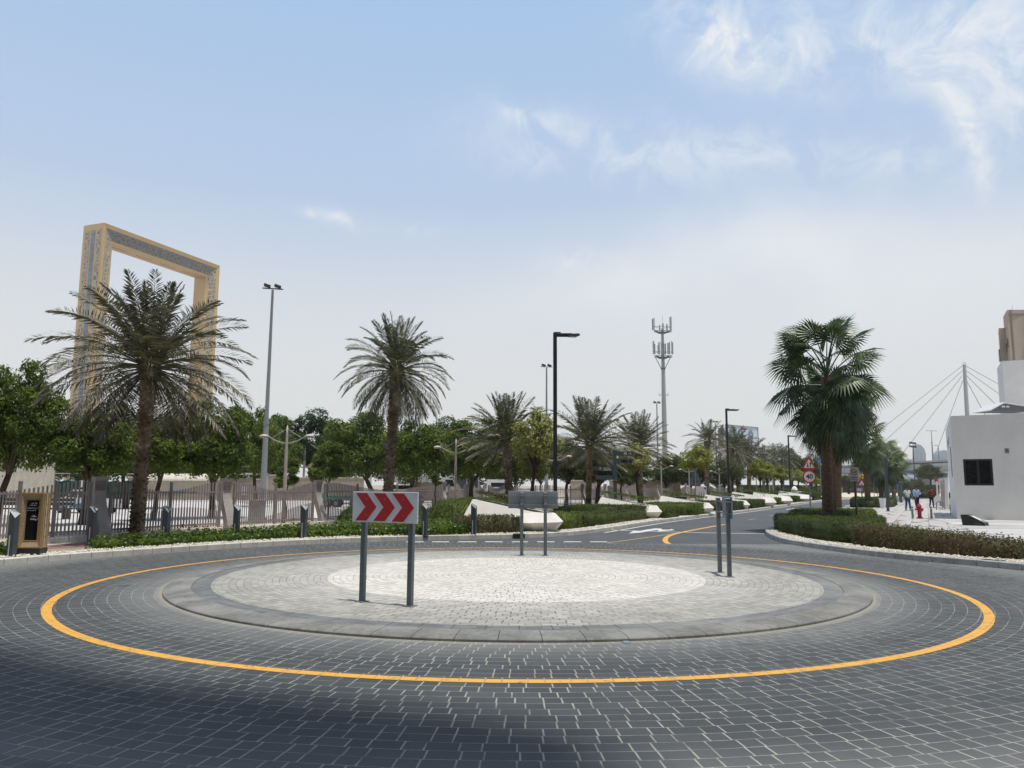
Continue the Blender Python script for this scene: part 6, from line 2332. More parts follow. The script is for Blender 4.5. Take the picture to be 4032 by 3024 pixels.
# ---- vehicles
M_vw = mat('vehicle_white', (0.66, 0.66, 0.65), 0.3, 0.5, var=.03)
M_vc = mat('vehicle_cream', (0.42, 0.36, 0.27), 0.4, 0.5, var=.05, dirt=.15)
M_glass = mat('vehicle_glass', (0.022, 0.026, 0.03), 0.08, 0.6, var=.02)
M_tyre = mat('tyre', (0.02, 0.02, 0.02), 0.85, 0.2)
M_teal = mat('teal_paint', (0.015, 0.20, 0.18), 0.45, 0.4)
M_blu = mat('stripe_blue', (0.03, 0.17, 0.30), 0.4, 0.4)


def wheel(t, x, y, r, w_=.22):
    wl = MB().tube([(x, y - w_ / 2, r), (x, y + w_ / 2, r)], [r, r], 18).build('wheel', M_tyre, t)
    MB().tube([(x, y - w_ / 2 - .006, r), (x, y + w_ / 2 + .006, r)], [r * .55, r * .55], 12).build('rim', M_galv, wl)


q = A(345, 1975, 39)
t = thing('pickup', 'white pickup with blue side stripe parked before the green screen', 'pickup truck', (q.x, 39, .268), -.35)
t.scale = (.68, .68, .68)
m_ = MB()
prof = [(-2.45, .42), (2.45, .42), (2.5, .62), (2.5, 1.02), (.72, 1.05), (.62, 1.62), (.35, 1.70), (-.55, 1.69), (-1.28, 1.13), (-2.35, 1.03), (-2.52, .85)]
m_.slab(prof, 1, -.86, .86)
m_.build('body', M_vw, t)
MB().slab([(.52, 1.12), (.46, 1.58), (.02, 1.60), (.02, 1.12)], 1, -.868, .868).slab([(-.06, 1.12), (-.06, 1.60), (-.5, 1.59), (-1.05, 1.14)], 1, -.868, .868).build('side_windows', M_glass, t)
MB().add([(-1.27, -.76, 1.15), (-1.27, .76, 1.15), (-.60, .68, 1.66), (-.60, -.68, 1.66)], [(0, 1, 2, 3)]).build('windscreen', M_glass, t)
MB().box((1.6, 0, 1.02), (1.68, 1.5, .03)).build('load_bed', M_tyre, t)
MB().slab([(-.9, .44), (1.1, .44), (.7, .78), (-.6, .62)], 1, -.866, -.862).build('side_stripe', M_blu, t)
MB().box((1.9, -.864, .82), (.7, .006, .26)).build('reflective_panel', mat('panel_orange', (.55, .22, .08)), t)
MB().box((2.506, .6, .85), (.01, .16, .28)).build('tail_light', M_signr, t)
for x in (-1.55, 1.5):
    for y in (-.82, .82):
        wheel(t, x, y, .37)
MB().bbox((-2.52, 0, .5), (.12, 1.6, .18), .03).build('bumper', M_slate, t)

q = A(1660, 1950, 59)
t = thing('tipper_truck', 'white tipper truck with long skip body behind the fence', 'truck', (q.x, 59, .268), .0)
m_ = MB()
x0, x1 = A(1546, 1900, 59).x - q.x, A(1728, 1900, 59).x - q.x
z1, z0_ = A(1600, 1868, 59).z - .268, A(1600, 1908, 59).z - .268
m_.slab([(x0, z1), (x1, z1), (x1 - .15, z0_), (x0 + .5, z0_)], 1, -1.1, 1.1)
m_.build('skip_body', M_vw, t)
for k in range(6):
    MB().box((x0 + .6 + k * (x1 - x0 - .9) / 5, -1.13, (z0_ + z1) / 2), (.08, .06, z1 - z0_ - .08)).build('rib', M_roofg, t)
MB().box(((x0 + x1) / 2, -1.13, z1 - .05), (x1 - x0, .08, .10)).build('top_rail', M_vw, t)
MB().box(((x0 + x1) / 2 + .5, 0, z0_ - .2), (x1 - x0 + 1.6, .9, .3)).build('chassis', M_tyre, t)
c0, c1 = A(1735, 1900, 59).x - q.x, A(1798, 1900, 59).x - q.x
zc = A(1760, 1880, 59).z - .268
MB().slab([(c0, .5), (c1, .5), (c1 + .02, 1.3), (c1 - .12, zc - .1), (c1 - .3, zc), (c0, zc)], 1, -1.1, 1.1).build('cab', M_vw, t)
MB().slab([(c0 + .45, 1.4), (c1 - .08, 1.4), (c1 - .2, zc - .18), (c0 + .45, zc - .18)], 1, -1.11, 1.11).build('side_window', M_glass, t)
MB().box((c1 + .04, 0, .8), (.1, 2.0, .5)).build('grille', M_tyre, t)
for x in (x0 + .8, x0 + 1.9, c0 + .6):
    for y in (-1.0, 1.0):
        wheel(t, x, y, .48, .28)

q = A(1690, 1960, 50)
t = thing('cream_truck', 'beige box truck parked behind the fence right of the chevron board', 'truck', (q.x, 50, .268), .05)
zr = A(1690, 1917, 50).z - .268
zr2 = A(1690, 1897, 50).z - .268
MB().bbox((-.15, 0, zr / 2 + .25), (2.0, 2.0, zr - .5), .05).build('cab', M_vc, t)
MB().bbox((-.2, .05, (zr + zr2) / 2), (1.75, 1.7, zr2 - zr), .04).build('roof_box', mat('roof_box_beige', (.33, .29, .21), .6), t)
MB().box((-.45, -1.005, zr - .35), (.62, .02, .46)).box((.50, -1.005, zr - .40), (.36, .02, .52)).build('side_window', M_glass, t)
MB().box((-.45, -1.008, .72), (.3, .02, .12)).build('vent', M_tyre, t)
for x in (-.85, .62):
    for y in (-.9, .9):
        wheel(t, x, y, .42, .26)

q = A(1330, 1975, 52)
t = thing('flatbed_trailer', 'teal flatbed trailer with yellow edge stripe before the beige wall', 'trailer', (q.x, 52, .268), .03)
t.scale = (.72, .72, .72)
MB().bbox((.4, 0, .92), (4.4, 2.0, .42), .03).build('bed', M_teal, t)
MB().box((.9, -1.012, 1.10), (3.2, .02, .07)).build('yellow_stripe', M_signy, t)
MB().box((-1.2, -1.012, .74), (1.0, .02, .07)).build('lower_stripe', M_signy, t)
MB().bbox((-1.5, 0, 1.0), (.5, 1.9, .5), .03).build('headboard', M_teal, t)
for x in (-.9, 0, 1.6):
    for y in (-.85, .85):
        wheel(t, x, y, .36)
q = A(2385, 1950, 78)
t = thing('green_truck', 'small teal truck with yellow stripe seen through the fence behind the fingerpost palm', 'truck', (q.x, 78, .268), .1)
t.scale = (.8, .8, .8)
MB().bbox((.5, 0, 1.05), (2.2, 1.7, .55), .04).build('bed', M_teal, t)
MB().slab([(-1.5, .45), (-.7, .45), (-.7, 1.7), (-1.2, 1.7), (-1.5, 1.1)], 1, -.8, .8).build('cab', M_teal, t)
MB().box((-1.0, -.81, 1.35), (.4, .02, .35)).build('side_window', M_glass, t)
MB().box((.2, -.86, .74), (2.6, .02, .09)).build('yellow_stripe', M_signy, t)
for x in (-1.1, .9):
    for y in (-.75, .75):
        wheel(t, x, y, .4)
q = A(1952, 1960, 84)
t = thing('white_van', 'white van roof showing over the gate behind the mound date palm', 'van', (q.x, 84, .268), .1)
MB().slab([(-1.3, .35), (1.35, .35), (1.35, 2.0), (1.2, 2.12), (-.9, 2.12), (-1.25, 1.3)], 1, -.95, .95).build('body', M_vw, t)
MB().box((.25, -.955, 1.55), (1.7, .02, .45)).build('side_window', M_glass, t)
for x in (-.8, .85):
    for y in (-.85, .85):
        wheel(t, x, y, .34)
q = A(1840, 1950, 72)
t = thing('glazed_cabin', 'glazed cabin with white flat roof behind the second twin lamp', 'cabin', (q.x, 72, .268), 0)
xw = 2.1
zt_ = A(1840, 1869, 72).z - .268
for x in (-xw / 2, 0, xw / 2):
    MB().box((x, -.9, zt_ / 2), (.09, .09, zt_)).build('post', M_vw, t)
MB().box((0, 0, zt_ + .1), (xw + .9, 2.2, .28)).build('roof', M_vw, t)
MB().box((0, -.88, zt_ * .62), (xw, .03, zt_ * .6)).build('glazing', mat('cabin_glass', (.10, .12, .12), .15, .5), t)
MB().box((0, -.9, zt_ * .30), (xw, .05, .06)).build('rail', M_vw, t)
MB().box((0, -.86, zt_ * .14), (xw, .05, zt_ * .28)).build('lower_panel', M_roofg, t)
# white info wall with pictograms
q = A(2762, 1940, 76)
t = thing('info_wall', 'white wall panel with dark figure pictograms beside the date palm', 'information panel', (q.x, 76, .262), -.15)
zt_ = A(2762, 1914, 76).z - .262
MB().bbox((0, .1, zt_ / 2), (1.0, .25, zt_), .01).build('wall', M_vw, t)
MB().box((.36, -.03, zt_ - .22), (.16, .01, .16)).build('dark_square', M_signk, t)
for x in (-.22, 0, .22):
    MB().box((x, -.03, zt_ * .42), (.055, .01, .5)).box((x, -.03, zt_ * .42 + .32), (.06, .01, .07)).build('figure_pictogram', M_textd, t)

# ================================================ THE GREAT GOLDEN FRAME
F1, F2 = G(411, 877, 150), G(866, 1047, 150)
wv = (F2 - F1).to_2d()
FW = wv.length
frz = math.atan2(wv.y, wv.x)
t = thing('frame_tower', 'huge golden picture-frame tower rising behind the big date palm', 'tower', (F1.x, F1.y, 0), frz)
M_fg = mat('tower_gold', (0.60, 0.40, 0.155), 0.42, 0.5, 0.15, var=.05, scale=.15)
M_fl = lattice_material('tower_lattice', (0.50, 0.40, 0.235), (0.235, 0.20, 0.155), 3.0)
M_fb = lattice_material('tower_lattice_shaded', (0.20, 0.18, 0.135), (0.095, 0.105, 0.098), 3.0)  # beam's copy of the lattice, its shade put into darker colours
M_fglass = mat('tower_glass', (0.19, 0.24, 0.30), 0.35, 0.5, var=.2, scale=.2)
H_, DP, BV, LW, BH = 150.0, 16.0, 3.0, 9.0, 9.6
# section corners: outer front (y 0), inner front (y BV), inner back (y DP-BV), outer back (y DP); y grows away from us
oo = [(0, 0), (0, H_), (FW, H_), (FW, 0)]
ii = [(LW, 0), (LW, H_ - BH), (FW - LW, H_ - BH), (FW - LW, 0)]


def ringv(pts, y):
    return [(p[0], y, p[1]) for p in pts]


for nm, k0 in (('near_leg', 0), ('top_beam', 1), ('far_leg', 2)):
    m_ = MB()
    a = ringv(oo, 0)[k0:k0 + 2] + ringv(ii, BV)[k0:k0 + 2] + ringv(ii, DP - BV)[k0:k0 + 2] + ringv(oo, DP)[k0:k0 + 2]
    m_.add(a, [(0, 1, 3, 2), (2, 3, 5, 4), (4, 5, 7, 6), (6, 7, 1, 0)])
    leg = m_.build({'near_leg': 'leg', 'top_beam': 'top_beam', 'far_leg': 'leg'}[nm], M_fg, t)
    # lattice strip on the sloped front face
    A0, A1, B0, B1 = [Vector(v) for v in (a[0], a[1], a[2], a[3])]
    nrm = (A1 - A0).cross(B0 - A0).normalized()
    if nrm.y > 0:
        nrm = -nrm
    pts_ = []
    for f in (.24, .86):
        pts_.append((A0.lerp(B0, f) + nrm * .12, A1.lerp(B1, f) + nrm * .12))
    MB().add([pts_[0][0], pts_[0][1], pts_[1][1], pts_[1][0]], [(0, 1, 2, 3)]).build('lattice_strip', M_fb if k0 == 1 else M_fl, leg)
    if k0 == 0:
        for y0_, y1_, mm, nm2 in ((DP * .11, DP * .30, M_fl, 'side_lattice'), (DP * .385, DP * .60, M_fglass, 'glass_strip'), (DP * .66, DP * .85, M_fl, 'side_lattice')):
            pass
        for v0, v1, mm, nm2 in ((.12, .33, M_fl, 'side_lattice'), (.40, .59, M_fglass, 'glass_strip'), (.66, .87, M_fl, 'side_lattice')):
            MB().add([(-.12, DP * v0, 0), (-.12, DP * v0, H_ - 3.6), (-.12, DP * v1, H_ - 3.6), (-.12, DP * v1, 0)], [(0, 1, 2, 3)]).build(nm2, mm, leg)
        m_ = MB()
        for k in range(48):
            MB().box((-.16, DP * .495, 3 + k * 3.0), (.08, DP * .19, .16)).build('glazing_bar', M_slate, leg)
MB().add([(-.02, -.02, H_ + .05), (FW + .02, -.02, H_ + .05), (FW + .02, DP, H_ + .05), (-.02, DP, H_ + .05)], [(0, 1, 2, 3)]).build('roof_edge', mat('tower_top', (.42, .33, .24)), t)
m_ = MB()
for k in range(4):
    m_.box((18 + k * 19, DP * .5, H_ - BH - .06), (12, .5, .1))
m_.build('soffit_slots', M_slate, t)

# ================================================ CELL MAST, BILLBOARD
D_ = 132.0
q = A(2617, 1728, D_)
t = thing('cell_mast', 'tall white antenna mast with two platforms of antennas', 'antenna mast', (q.x, D_, 0), 0)
M_mast = mat('mast_white', (0.42, 0.43, 0.41), 0.6, 0.35, var=.07, dirt=.15)
zt_, z1, z2 = A(2606, 1239, D_).z, A(2610, 1308, D_).z, A(2612, 1407, D_).z
dx = A(2608, 1300, D_).x - q.x


def mx(z):
    return dx * (z - 9) / (z1 - 9)


MB().tube([(mx(0), 0, 0), (mx(15), 0, 15), (mx(z1), 0, z1 + .5)], [.50, .40, .22], 14).build('pole', M_mast, t)
MB().tube([(mx(z1) + .1, 0, z1 + .5), (mx(z1) + .05, 0, zt_)], [.03, .02], 5).build('lightning_rod', M_galv, t)
zl = A(2612, 1556, D_).z
MB().box((mx(zl), 0, zl), (1.5, .08, .07)).box((mx(zl) - .75, 0, zl + .15), (.08, .08, .3)).box((mx(zl) + .75, 0, zl + .15), (.08, .08, .3)).build('side_brackets', M_galvd, t)
for zi, (z, arms) in enumerate(((z1, ((-1.75, 2.0, .24), (-1.5, 2.2, .1), (-.55, .9, .16), (.02, 1.2, .3), (.72, 1.1, .26), (1.38, 2.4, .36))),
                                (z2, ((-1.7, 2.3, .28), (-1.5, 1.8, .2), (-.95, 1.6, .1), (-.72, 2.1, .26), (-.3, 2.2, .26), (.35, 1.9, .22), (.85, 2.0, .34), (1.1, 2.2, .1), (1.45, 2.3, .12), (1.62, 2.1, .12))))):
    f = MB()
    a3 = [(-1.55, -.5), (1.5, -.35), (.1, 1.5)]
    for k in range(3):
        p_, q_ = a3[k], a3[(k + 1) % 3]
        for dz in (0, .22, .9):
            f.tube([(mx(z) + p_[0], p_[1], z + dz), (mx(z) + q_[0], q_[1], z + dz)], .06 if dz < .5 else .035, 5)
        f.tube([(mx(z), 0, z - .15), (mx(z) + p_[0], p_[1], z)], .07, 5)
    f.box((mx(z), 0, z - .12), (1.3, 1.1, .14))
    f.build('platform', M_galvd, t)
    for x, h, w_ in arms:
        yy = -.45 + .25 * abs(x) * (1 if (x * 10) % 2 > 1 else -1) * .3
        MB().bbox((mx(z) + x, yy, z + .1 + h / 2 + (.15 if zi == 0 else .35)), (w_, .16, h), .02).build('antenna', M_mast if w_ > .25 else M_galv, t)
MB().tube([(mx(z2) - 1.3, 0, z2), (mx(z2) - .3, 0, z2 - 2.0)], .06, 5).tube([(mx(z2) + 1.3, 0, z2), (mx(z2) + .3, 0, z2 - 2.0)], .06, 5).lathe([(.42, 0), (.42, .2)], (mx(z2), 0, z2 - 2.1), 12).build('brace', M_galvd, t)
m_ = MB()
for k in range(40):
    z = 2 + k * (z1 - 3) / 40
    m_.box((mx(z) + .50 - .25 * z / z1, 0, z), (.12, .05, .04))
m_.build('climbing_pegs', M_galvd, t)

D_ = 200.0
pl_, pr_ = A(2859, 1672, 196), A(2983, 1677, 205)
zb_ = A(2985, 1762, 205).z
v_ = (pr_ - pl_).to_2d()
rz = math.atan2(v_.y, v_.x)
L = v_.length
t = thing('billboard', 'big pale blue roadside billboard with Arabic slogan and large 5', 'billboard', (pl_.x, pl_.y, 0), rz)
zt_ = pl_.z
HB_ = zt_ - zb_
M_bb = mat('billboard_sky', (0.66, 0.74, 0.86), 0.5, 0.3, var=.04, scale=.3)
MB().box((L / 2, .1, (zt_ + zb_) / 2), (L, .2, HB_)).build('panel', M_bb, t)
m_ = MB()
for z in (zt_, zb_):
    m_.box((L / 2, .05, z), (L + .3, .4, .16))
for x in (0, L):
    m_.box((x, .05, (zt_ + zb_) / 2), (.16, .4, HB_))
m_.build('frame', M_roofg, t)
bx, by = A(2829, 1675, 214), 0
p2 = Vector((bx.x - pl_.x, bx.y - pl_.y)).rotated if False else None
loc = Matrix.Rotation(-rz, 2) @ Vector((bx.x - pl_.x, bx.y - pl_.y))
m_ = MB()
nb_ = 16
for k in range(nb_):
    z = zb_ + HB_ * (k + .5) / nb_
    a_ = Vector((-.35, .5))
    b2 = Vector((loc.x, loc.y))
    m_.add([(a_.x, a_.y, z - HB_ / nb_ * .42), (b2.x, b2.y, z - HB_ / nb_ * .42), (b2.x, b2.y, z + HB_ / nb_ * .42), (a_.x, a_.y, z + HB_ / nb_ * .42)], [(0, 1, 2, 3)])
    m_.add([(a_.x, a_.y + .2, z - HB_ / nb_ * .42), (b2.x, b2.y + .2, z - HB_ / nb_ * .42), (b2.x, b2.y + .2, z + HB_ / nb_ * .42), (a_.x, a_.y + .2, z + HB_ / nb_ * .42)], [(0, 3, 2, 1)])
m_.tube([(-.35, .6, zt_), (loc.x, loc.y + .1, zt_)], .12, 4).tube([(loc.x, loc.y + .1, zb_), (loc.x, loc.y + .1, zt_)], .14, 4)
m_.build('rear_face', mat('billboard_back', (.12, .12, .125), .7), t)
MB().tube([(L * .5, 1.5, 0), (L * .5, 1.5, zb_ + 1)], .55, 12).build('column', M_mast, t)
MB().box((L * .5, -.8, zb_ - .35), (L, 1.2, .1)).build('catwalk', M_slate, t)
for s, x, z, sz, wd in ((arabic('انطلق'), L * .745, zt_ - 1.15, 1.35, 1.85), (arabic('مع عرض'), L * .75, zt_ - 2.15, 1.3, 2.3), (arabic('نجوم'), L * .25, zt_ - 1.05, 1.35, 1.75)):
    lettering('lettering', s, sz, mat('letter_indigo', (.035, .03, .09), .5), t, (x, -.02, z), bold=.03, width=wd, shear=.15)
lettering('numeral', '5', 4.0, mat('numeral_teal', (.05, .30, .36), .5), t, (L * .47, -.02, zt_ - 1.9), bold=.10, width=1.9, shear=.25)
MB().slab([(L * .49, zt_ - .95), (L * .585, zt_ - .95), (L * .625, zt_ - .45), (L * .47, zt_ - .45)], 1, -.06, -.035).build('red_bar', mat('billboard_red', (.45, .03, .03), .5), t)
MB().slab([(L * .30, zb_ + .2), (L * .72, zb_ + .2), (L * .70, zb_ + 1.6), (L * .60, zb_ + 2.1), (L * .45, zb_ + 2.2), (L * .34, zb_ + 1.5)], 1, -.05, -.02).build('red_shape', mat('billboard_brown', (.20, .035, .03), .5), t)

# ================================================ RIGHT: WHITE BUILDINGS
M_stuc = mat('white_render', (0.80, 0.79, 0.765), 0.85, 0.25, var=.045, scale=.7, bump=.12)
Cn = G(3770, 2044, .12)
Rt = G(4032, 2050.6, .12)
uv_ = (Rt - Cn).to_2d().normalized()
Bk = A(3744, 2000, 52)
t = thing('white_building', 'white rendered single storey building with dark sliding window at the right', 'building', (Cn.x, Cn.y, .12), math.atan2(uv_.y, uv_.x))
inv = Matrix.Rotation(-math.atan2(uv_.y, uv_.x), 2)


def face_uv(px, py, off=0.0):                            # hit of a survey ray with the front face
    d = look(px, py)
    n_ = Vector((uv_.y, -uv_.x, 0))
    o_ = Vector((0, 0, EYE))
    t_ = (Vector((Cn.x, Cn.y, 0)) - n_ * off - o_).dot(n_) / d.dot(n_)
    q_ = o_ + d * t_
    return (q_ - Vector((Cn.x, Cn.y, 0))).to_2d().dot(uv_), q_.z - .12


HW = face_uv(3742, 1638)[1]
u0, w1_ = face_uv(3791, 1808)
u1, w0_ = face_uv(3914, 1912)
bl_ = inv @ (Bk - Cn).to_2d()
LEN = 24.0
m_ = MB()


def rect(m_, x0, x1, z0, z1, y=0.0):
    m_.add([(x0, y, z0), (x1, y, z0), (x1, y, z1), (x0, y, z1)], [(0, 1, 2, 3)])


rect(m_, 0, u0, 0, HW)
rect(m_, u1, LEN, 0, HW)
rect(m_, u0, u1, 0, w0_)
rect(m_, u0, u1, w1_, HW)
RV = .16
m_.add([(u0, 0, w0_), (u1, 0, w0_), (u1, RV, w0_), (u0, RV, w0_)], [(0, 3, 2, 1)])
m_.add([(u0, 0, w1_), (u1, 0, w1_), (u1, RV, w1_), (u0, RV, w1_)], [(0, 1, 2, 3)])
m_.add([(u0, 0, w0_), (u0, RV, w0_), (u0, RV, w1_), (u0, 0, w1_)], [(0, 1, 2, 3)])
m_.add([(u1, 0, w0_), (u1, RV, w0_), (u1, RV, w1_), (u1, 0, w1_)], [(0, 3, 2, 1)])
m_.add([(0, 0, 0), (0, 0, HW), (bl_.x, bl_.y, HW), (bl_.x, bl_.y, 0)], [(0, 1, 2, 3)])
m_.add([(0, 0, HW), (LEN, 0, HW), (LEN, 14, HW), (bl_.x, bl_.y, HW)], [(0, 1, 2, 3)])
m_.add([(bl_.x, bl_.y, 0), (bl_.x, bl_.y, HW), (LEN, 14, HW), (LEN, 14, 0)], [(0, 1, 2, 3)])
m_.build('wall', M_stuc, t)
fw = .10
f = MB()
for (x, z, a_, b2) in (((u0 + u1) / 2, w0_ + fw / 2, u1 - u0, fw), ((u0 + u1) / 2, w1_ - fw / 2, u1 - u0, fw), (u0 + fw / 2, (w0_ + w1_) / 2, fw, w1_ - w0_ - 2 * fw), (u1 - fw / 2, (w0_ + w1_) / 2, fw, w1_ - w0_ - 2 * fw), ((u0 + u1) / 2, (w0_ + w1_) / 2, fw * 1.2, w1_ - w0_ - 2 * fw)):
    f.box((x, RV - .045, z), (a_, .06, b2))
wf = f.build('window', M_black, t)
MB().add([(u0, RV - .01, w0_), (u1, RV - .01, w0_), (u1, RV - .01, w1_), (u0, RV - .01, w1_)], [(0, 1, 2, 3)]).build('pane', mat('window_glass', (.010, .011, .012), .06, .4, var=.3, scale=1.5), wf)
a_, b2 = face_uv(3965, 1775)
v = MB().box((a_, -.015, b2), (.19, .03, .26))
vt = v.build('vent', mat('vent_grey', (.35, .35, .34)), t)
m_ = MB()
for k in range(5):
    m_.box((a_, -.034, b2 - .09 + k * .045), (.15, .01, .015))
m_.build('vent_slat', M_slate, vt)
# slit windows on the side face
for fx, z0_, z1_ in ((.30, 2.3, 4.0), (.55, 4.3, 4.75), (.72, 4.2, 4.65)):
    a_ = Vector((0, 0)).lerp(bl_, fx)
    d = bl_.normalized()
    n_ = Vector((-d.y, d.x))
    if n_.x > 0:
        n_ = -n_
    m_ = MB().box((a_.x + n_.x * .01, a_.y + n_.y * .01, (z0_ + z1_) / 2), (.5 if z1_ - z0_ > 1 else .3, .03, z1_ - z0_), rz=math.atan2(d.y, d.x))
    m_.build('slit_window', mat('slit_grey', (.20, .21, .22)), t)
q = G(3743, 2028, .12)
t = thing('slim_post', 'slim grey post with small box beside the white building corner', 'post', (q.x - .1, q.y - .2, .12))
MB().tube([(0, 0, 0), (0, 0, 1.1)], .022, 6).build('post', M_galvd, t)
MB().bbox((0, 0, 1.22), (.07, .06, .30), .01).build('box', M_slate, t)

# upper white block
d0 = 51.0
c0 = A(3934, 1594, d0)
ctop = A(3946, 1422, d0)
rt = A(4032, 1405, d0 - .6)
bk_ = A(3926, 1455, d0 + 3.2)
t = thing('white_block', 'taller plain white block set back above the white building', 'building', (ctop.x, d0, 0), 0)
q = rt - ctop
poly = [(0, 0), (q.x * 5, q.y * 5), (q.x * 5, 9), (bk_.x - ctop.x, bk_.y - d0)]
MB().prism(poly, 0, ctop.z).build('wall', M_stuc, t)
MB().prism([(0, .02), (q.x * 5, q.y * 5 + .02), (q.x * 5, 8.9), (bk_.x - ctop.x + .02, bk_.y - d0)], ctop.z, ctop.z + .03).build('roof', M_roofg, t)
# small grey canopy roof between them
d0 = 48.5
a_, b2, c_ = A(3898, 1618, d0), A(3951, 1589, d0), A(4060, 1606, d0)
t = thing('roof_canopy', 'low grey pitched canopy roof on top of the white building', 'canopy', (a_.x, d0, 0), 0)
w_ = MB().slab([(0, a_.z), (b2.x - a_.x, b2.z), (c_.x - a_.x, c_.z), (c_.x - a_.x, a_.z + .02)], 1, 0, 1.6).build('gable', mat('gable_grey', (.12, .125, .13)), t)
MB().slab([(-.05, a_.z + .0), (b2.x - a_.x, b2.z + .02), (c_.x - a_.x, c_.z + .02), (c_.x - a_.x, c_.z + .07), (b2.x - a_.x, b2.z + .09), (-.05, a_.z + .05)], 1, -.12, 1.8).build('roof', M_vw, t)
for px, mm in ((3950, M_sgw), (3967, M_sgw)):
    q = A(px, 1601, d0)
    MB().box((q.x - a_.x, -.02, q.z), (.20, .02, .11)).build('notice', mm, t)

# beige tower block
M_bt = mat('tower_beige', (0.50, 0.41, 0.32), 0.8, 0.25, var=.05, scale=.2)
M_btd = mat('tower_window', (0.09, 0.065, 0.05), 0.3, 0.5)
D_ = 130.0
org = A(3965, 1300, D_)
t = thing('beige_tower', 'beige apartment tower rising behind the white block at the right edge', 'building', (org.x, D_, 0), 0)


def tp(px, py, d):
    q_ = A(px, py, d)
    return q_.x - org.x, q_.y - D_, q_.z


a_ = tp(3965, 1220, D_)
b2 = tp(3950, 1250, D_ + 5.5)
MB().prism([(a_[0], 0), (a_[0] + 3.1, -.2), (a_[0] + 3.1 + 7, 10), (b2[0], b2[1])], 0, a_[2]).build('wall', M_bt, t)
c_ = tp(4006, 1210, D_ - 1)
MB().prism([(a_[0] + 3.1, -1.2), (a_[0] + 16, -1.9), (a_[0] + 26, 12), (a_[0] + 3.12 + 8.5, 11)], 0, c_[2]).build('wing', M_bt, t)
w1 = tp(3932, 1292, D_ + 4)
w2 = tp(3918, 1315, D_ + 9)
MB().prism([(w1[0], 4), (w1[0] + 1.6, 3.6), (w1[0] + 1.6 + 5.5, 12), (w2[0] + .6, 9)], 0, w1[2]).build('low_wing', M_bt, t)
MB().box((a_[0] + 1.5, -.12, a_[2] - .8), (2.7, .12, .25)).box((a_[0] + .55, -.1, a_[2] / 2), (.25, .1, a_[2])).box((a_[0] + 4.4, -1.5, a_[2] - 5.4), (.2, .1, 10)).build('trim', mat('tower_trim', (.30, .22, .15), .8), t)
d = Vector((b2[0] - a_[0], b2[1]))
for k, (f, z, h) in enumerate(((.35, a_[2] - 5.4, 1.5), (.65, a_[2] - 6.0, 1.5), (.35, a_[2] - 9.3, 1.6), (.35, a_[2] - 13.5, 2.2), (.65, a_[2] - 14, 2.2), (.5, a_[2] - 18, 2.4))):
    p_ = Vector((a_[0], 0)) + d * f
    MB().box((p_.x - .03, p_.y, z), (.9, .12, h), rz=math.atan2(d.y, d.x)).build('window', M_btd, t)
for z in (w1[2] - 4.5, w1[2] - 8, w1[2] - 12, w1[2] - 15):
    MB().box((w1[0] + 1.3, 6.4, z), (1.2, .12, 2.2), rz=math.atan2(w2[1] - w1[1], w2[0] - w1[0])).build('window', M_btd, t)
MB().tube([(a_[0] + 1.6, 1, a_[2]), (a_[0] + 1.6, 1, a_[2] + 1.0)], .03, 4).build('aerial', M_galv, t)

# precast wall units beside the building
for k, (px, py, d, rz, lean, lb) in enumerate(((3694, 1992, 76, -.5, 0, 'precast concrete wall unit with flared foot behind the man in red'), (3712, 1992, 73, -.52, .02, 'first grey concrete panel beyond the flared unit'), (3721, 2000, 67, -.50, .03, 'second grey concrete panel, slightly leaning'), (3731, 2008, 62, -.52, .0, 'pale concrete panel nearest the white building'))):
    q = A(px, py, d)
    t = thing('concrete_unit', lb, 'barrier', (q.x, d, .12), rz, 'precast concrete units beside the white building')
    if k == 0:
        MB().slab([(-.42, 0), (.40, 0), (.40, .55), (.33, .68), (.10, .98), (.06, 2.30), (-.06, 2.30), (-.08, .98), (-.42, .60)], 1, -.5, .5).build('wall', M_white_c, t)
        MB().tube([(0, 0, 2.2), (0, 0, 2.5)], .16, 6).build('red_cap', M_signr, t)
    else:
        MB().slab([(-.14, 0), (.14, 0), (.10 + lean, 2.35), (-.06 + lean, 2.35)], 1, -1.2, 1.2).build('panel', M_pier if k < 3 else M_white_c, t)
        MB().bbox((0, 0, .2), (.42, 2.2, .4), .03).build('foot', M_pier, t)
q0 = G(3516, 1963, .12)
t = thing('low_wall', 'low pale concrete wall end at the far side of the plaza path', 'wall', (A(3530, 1960, 96).x, 96, .12), 0)
MB().slab([(-1.2, 0), (1.0, 0), (1.0, .55), (-1.4, .9)], 1, 0, .3).build('wall', M_white_c, t)
for k, (px, d) in enumerate(((3547, 88), (3523, 90))):
    q = A(px, 1960, d)
    o = thing('dark_post', ['dark square post right behind the man in white polo', 'dark post left of the man in white polo'][k], 'post', (q.x, d, .12), 0)
    MB().bbox((0, 0, 1.15 - .5 * k), (.26, .26, 2.3 - k), .02).build('post', M_slate, o)
    MB().bbox((0, 0, 2.33 - k), (.28, .28, .05), .01).build('cap', M_galv, o)

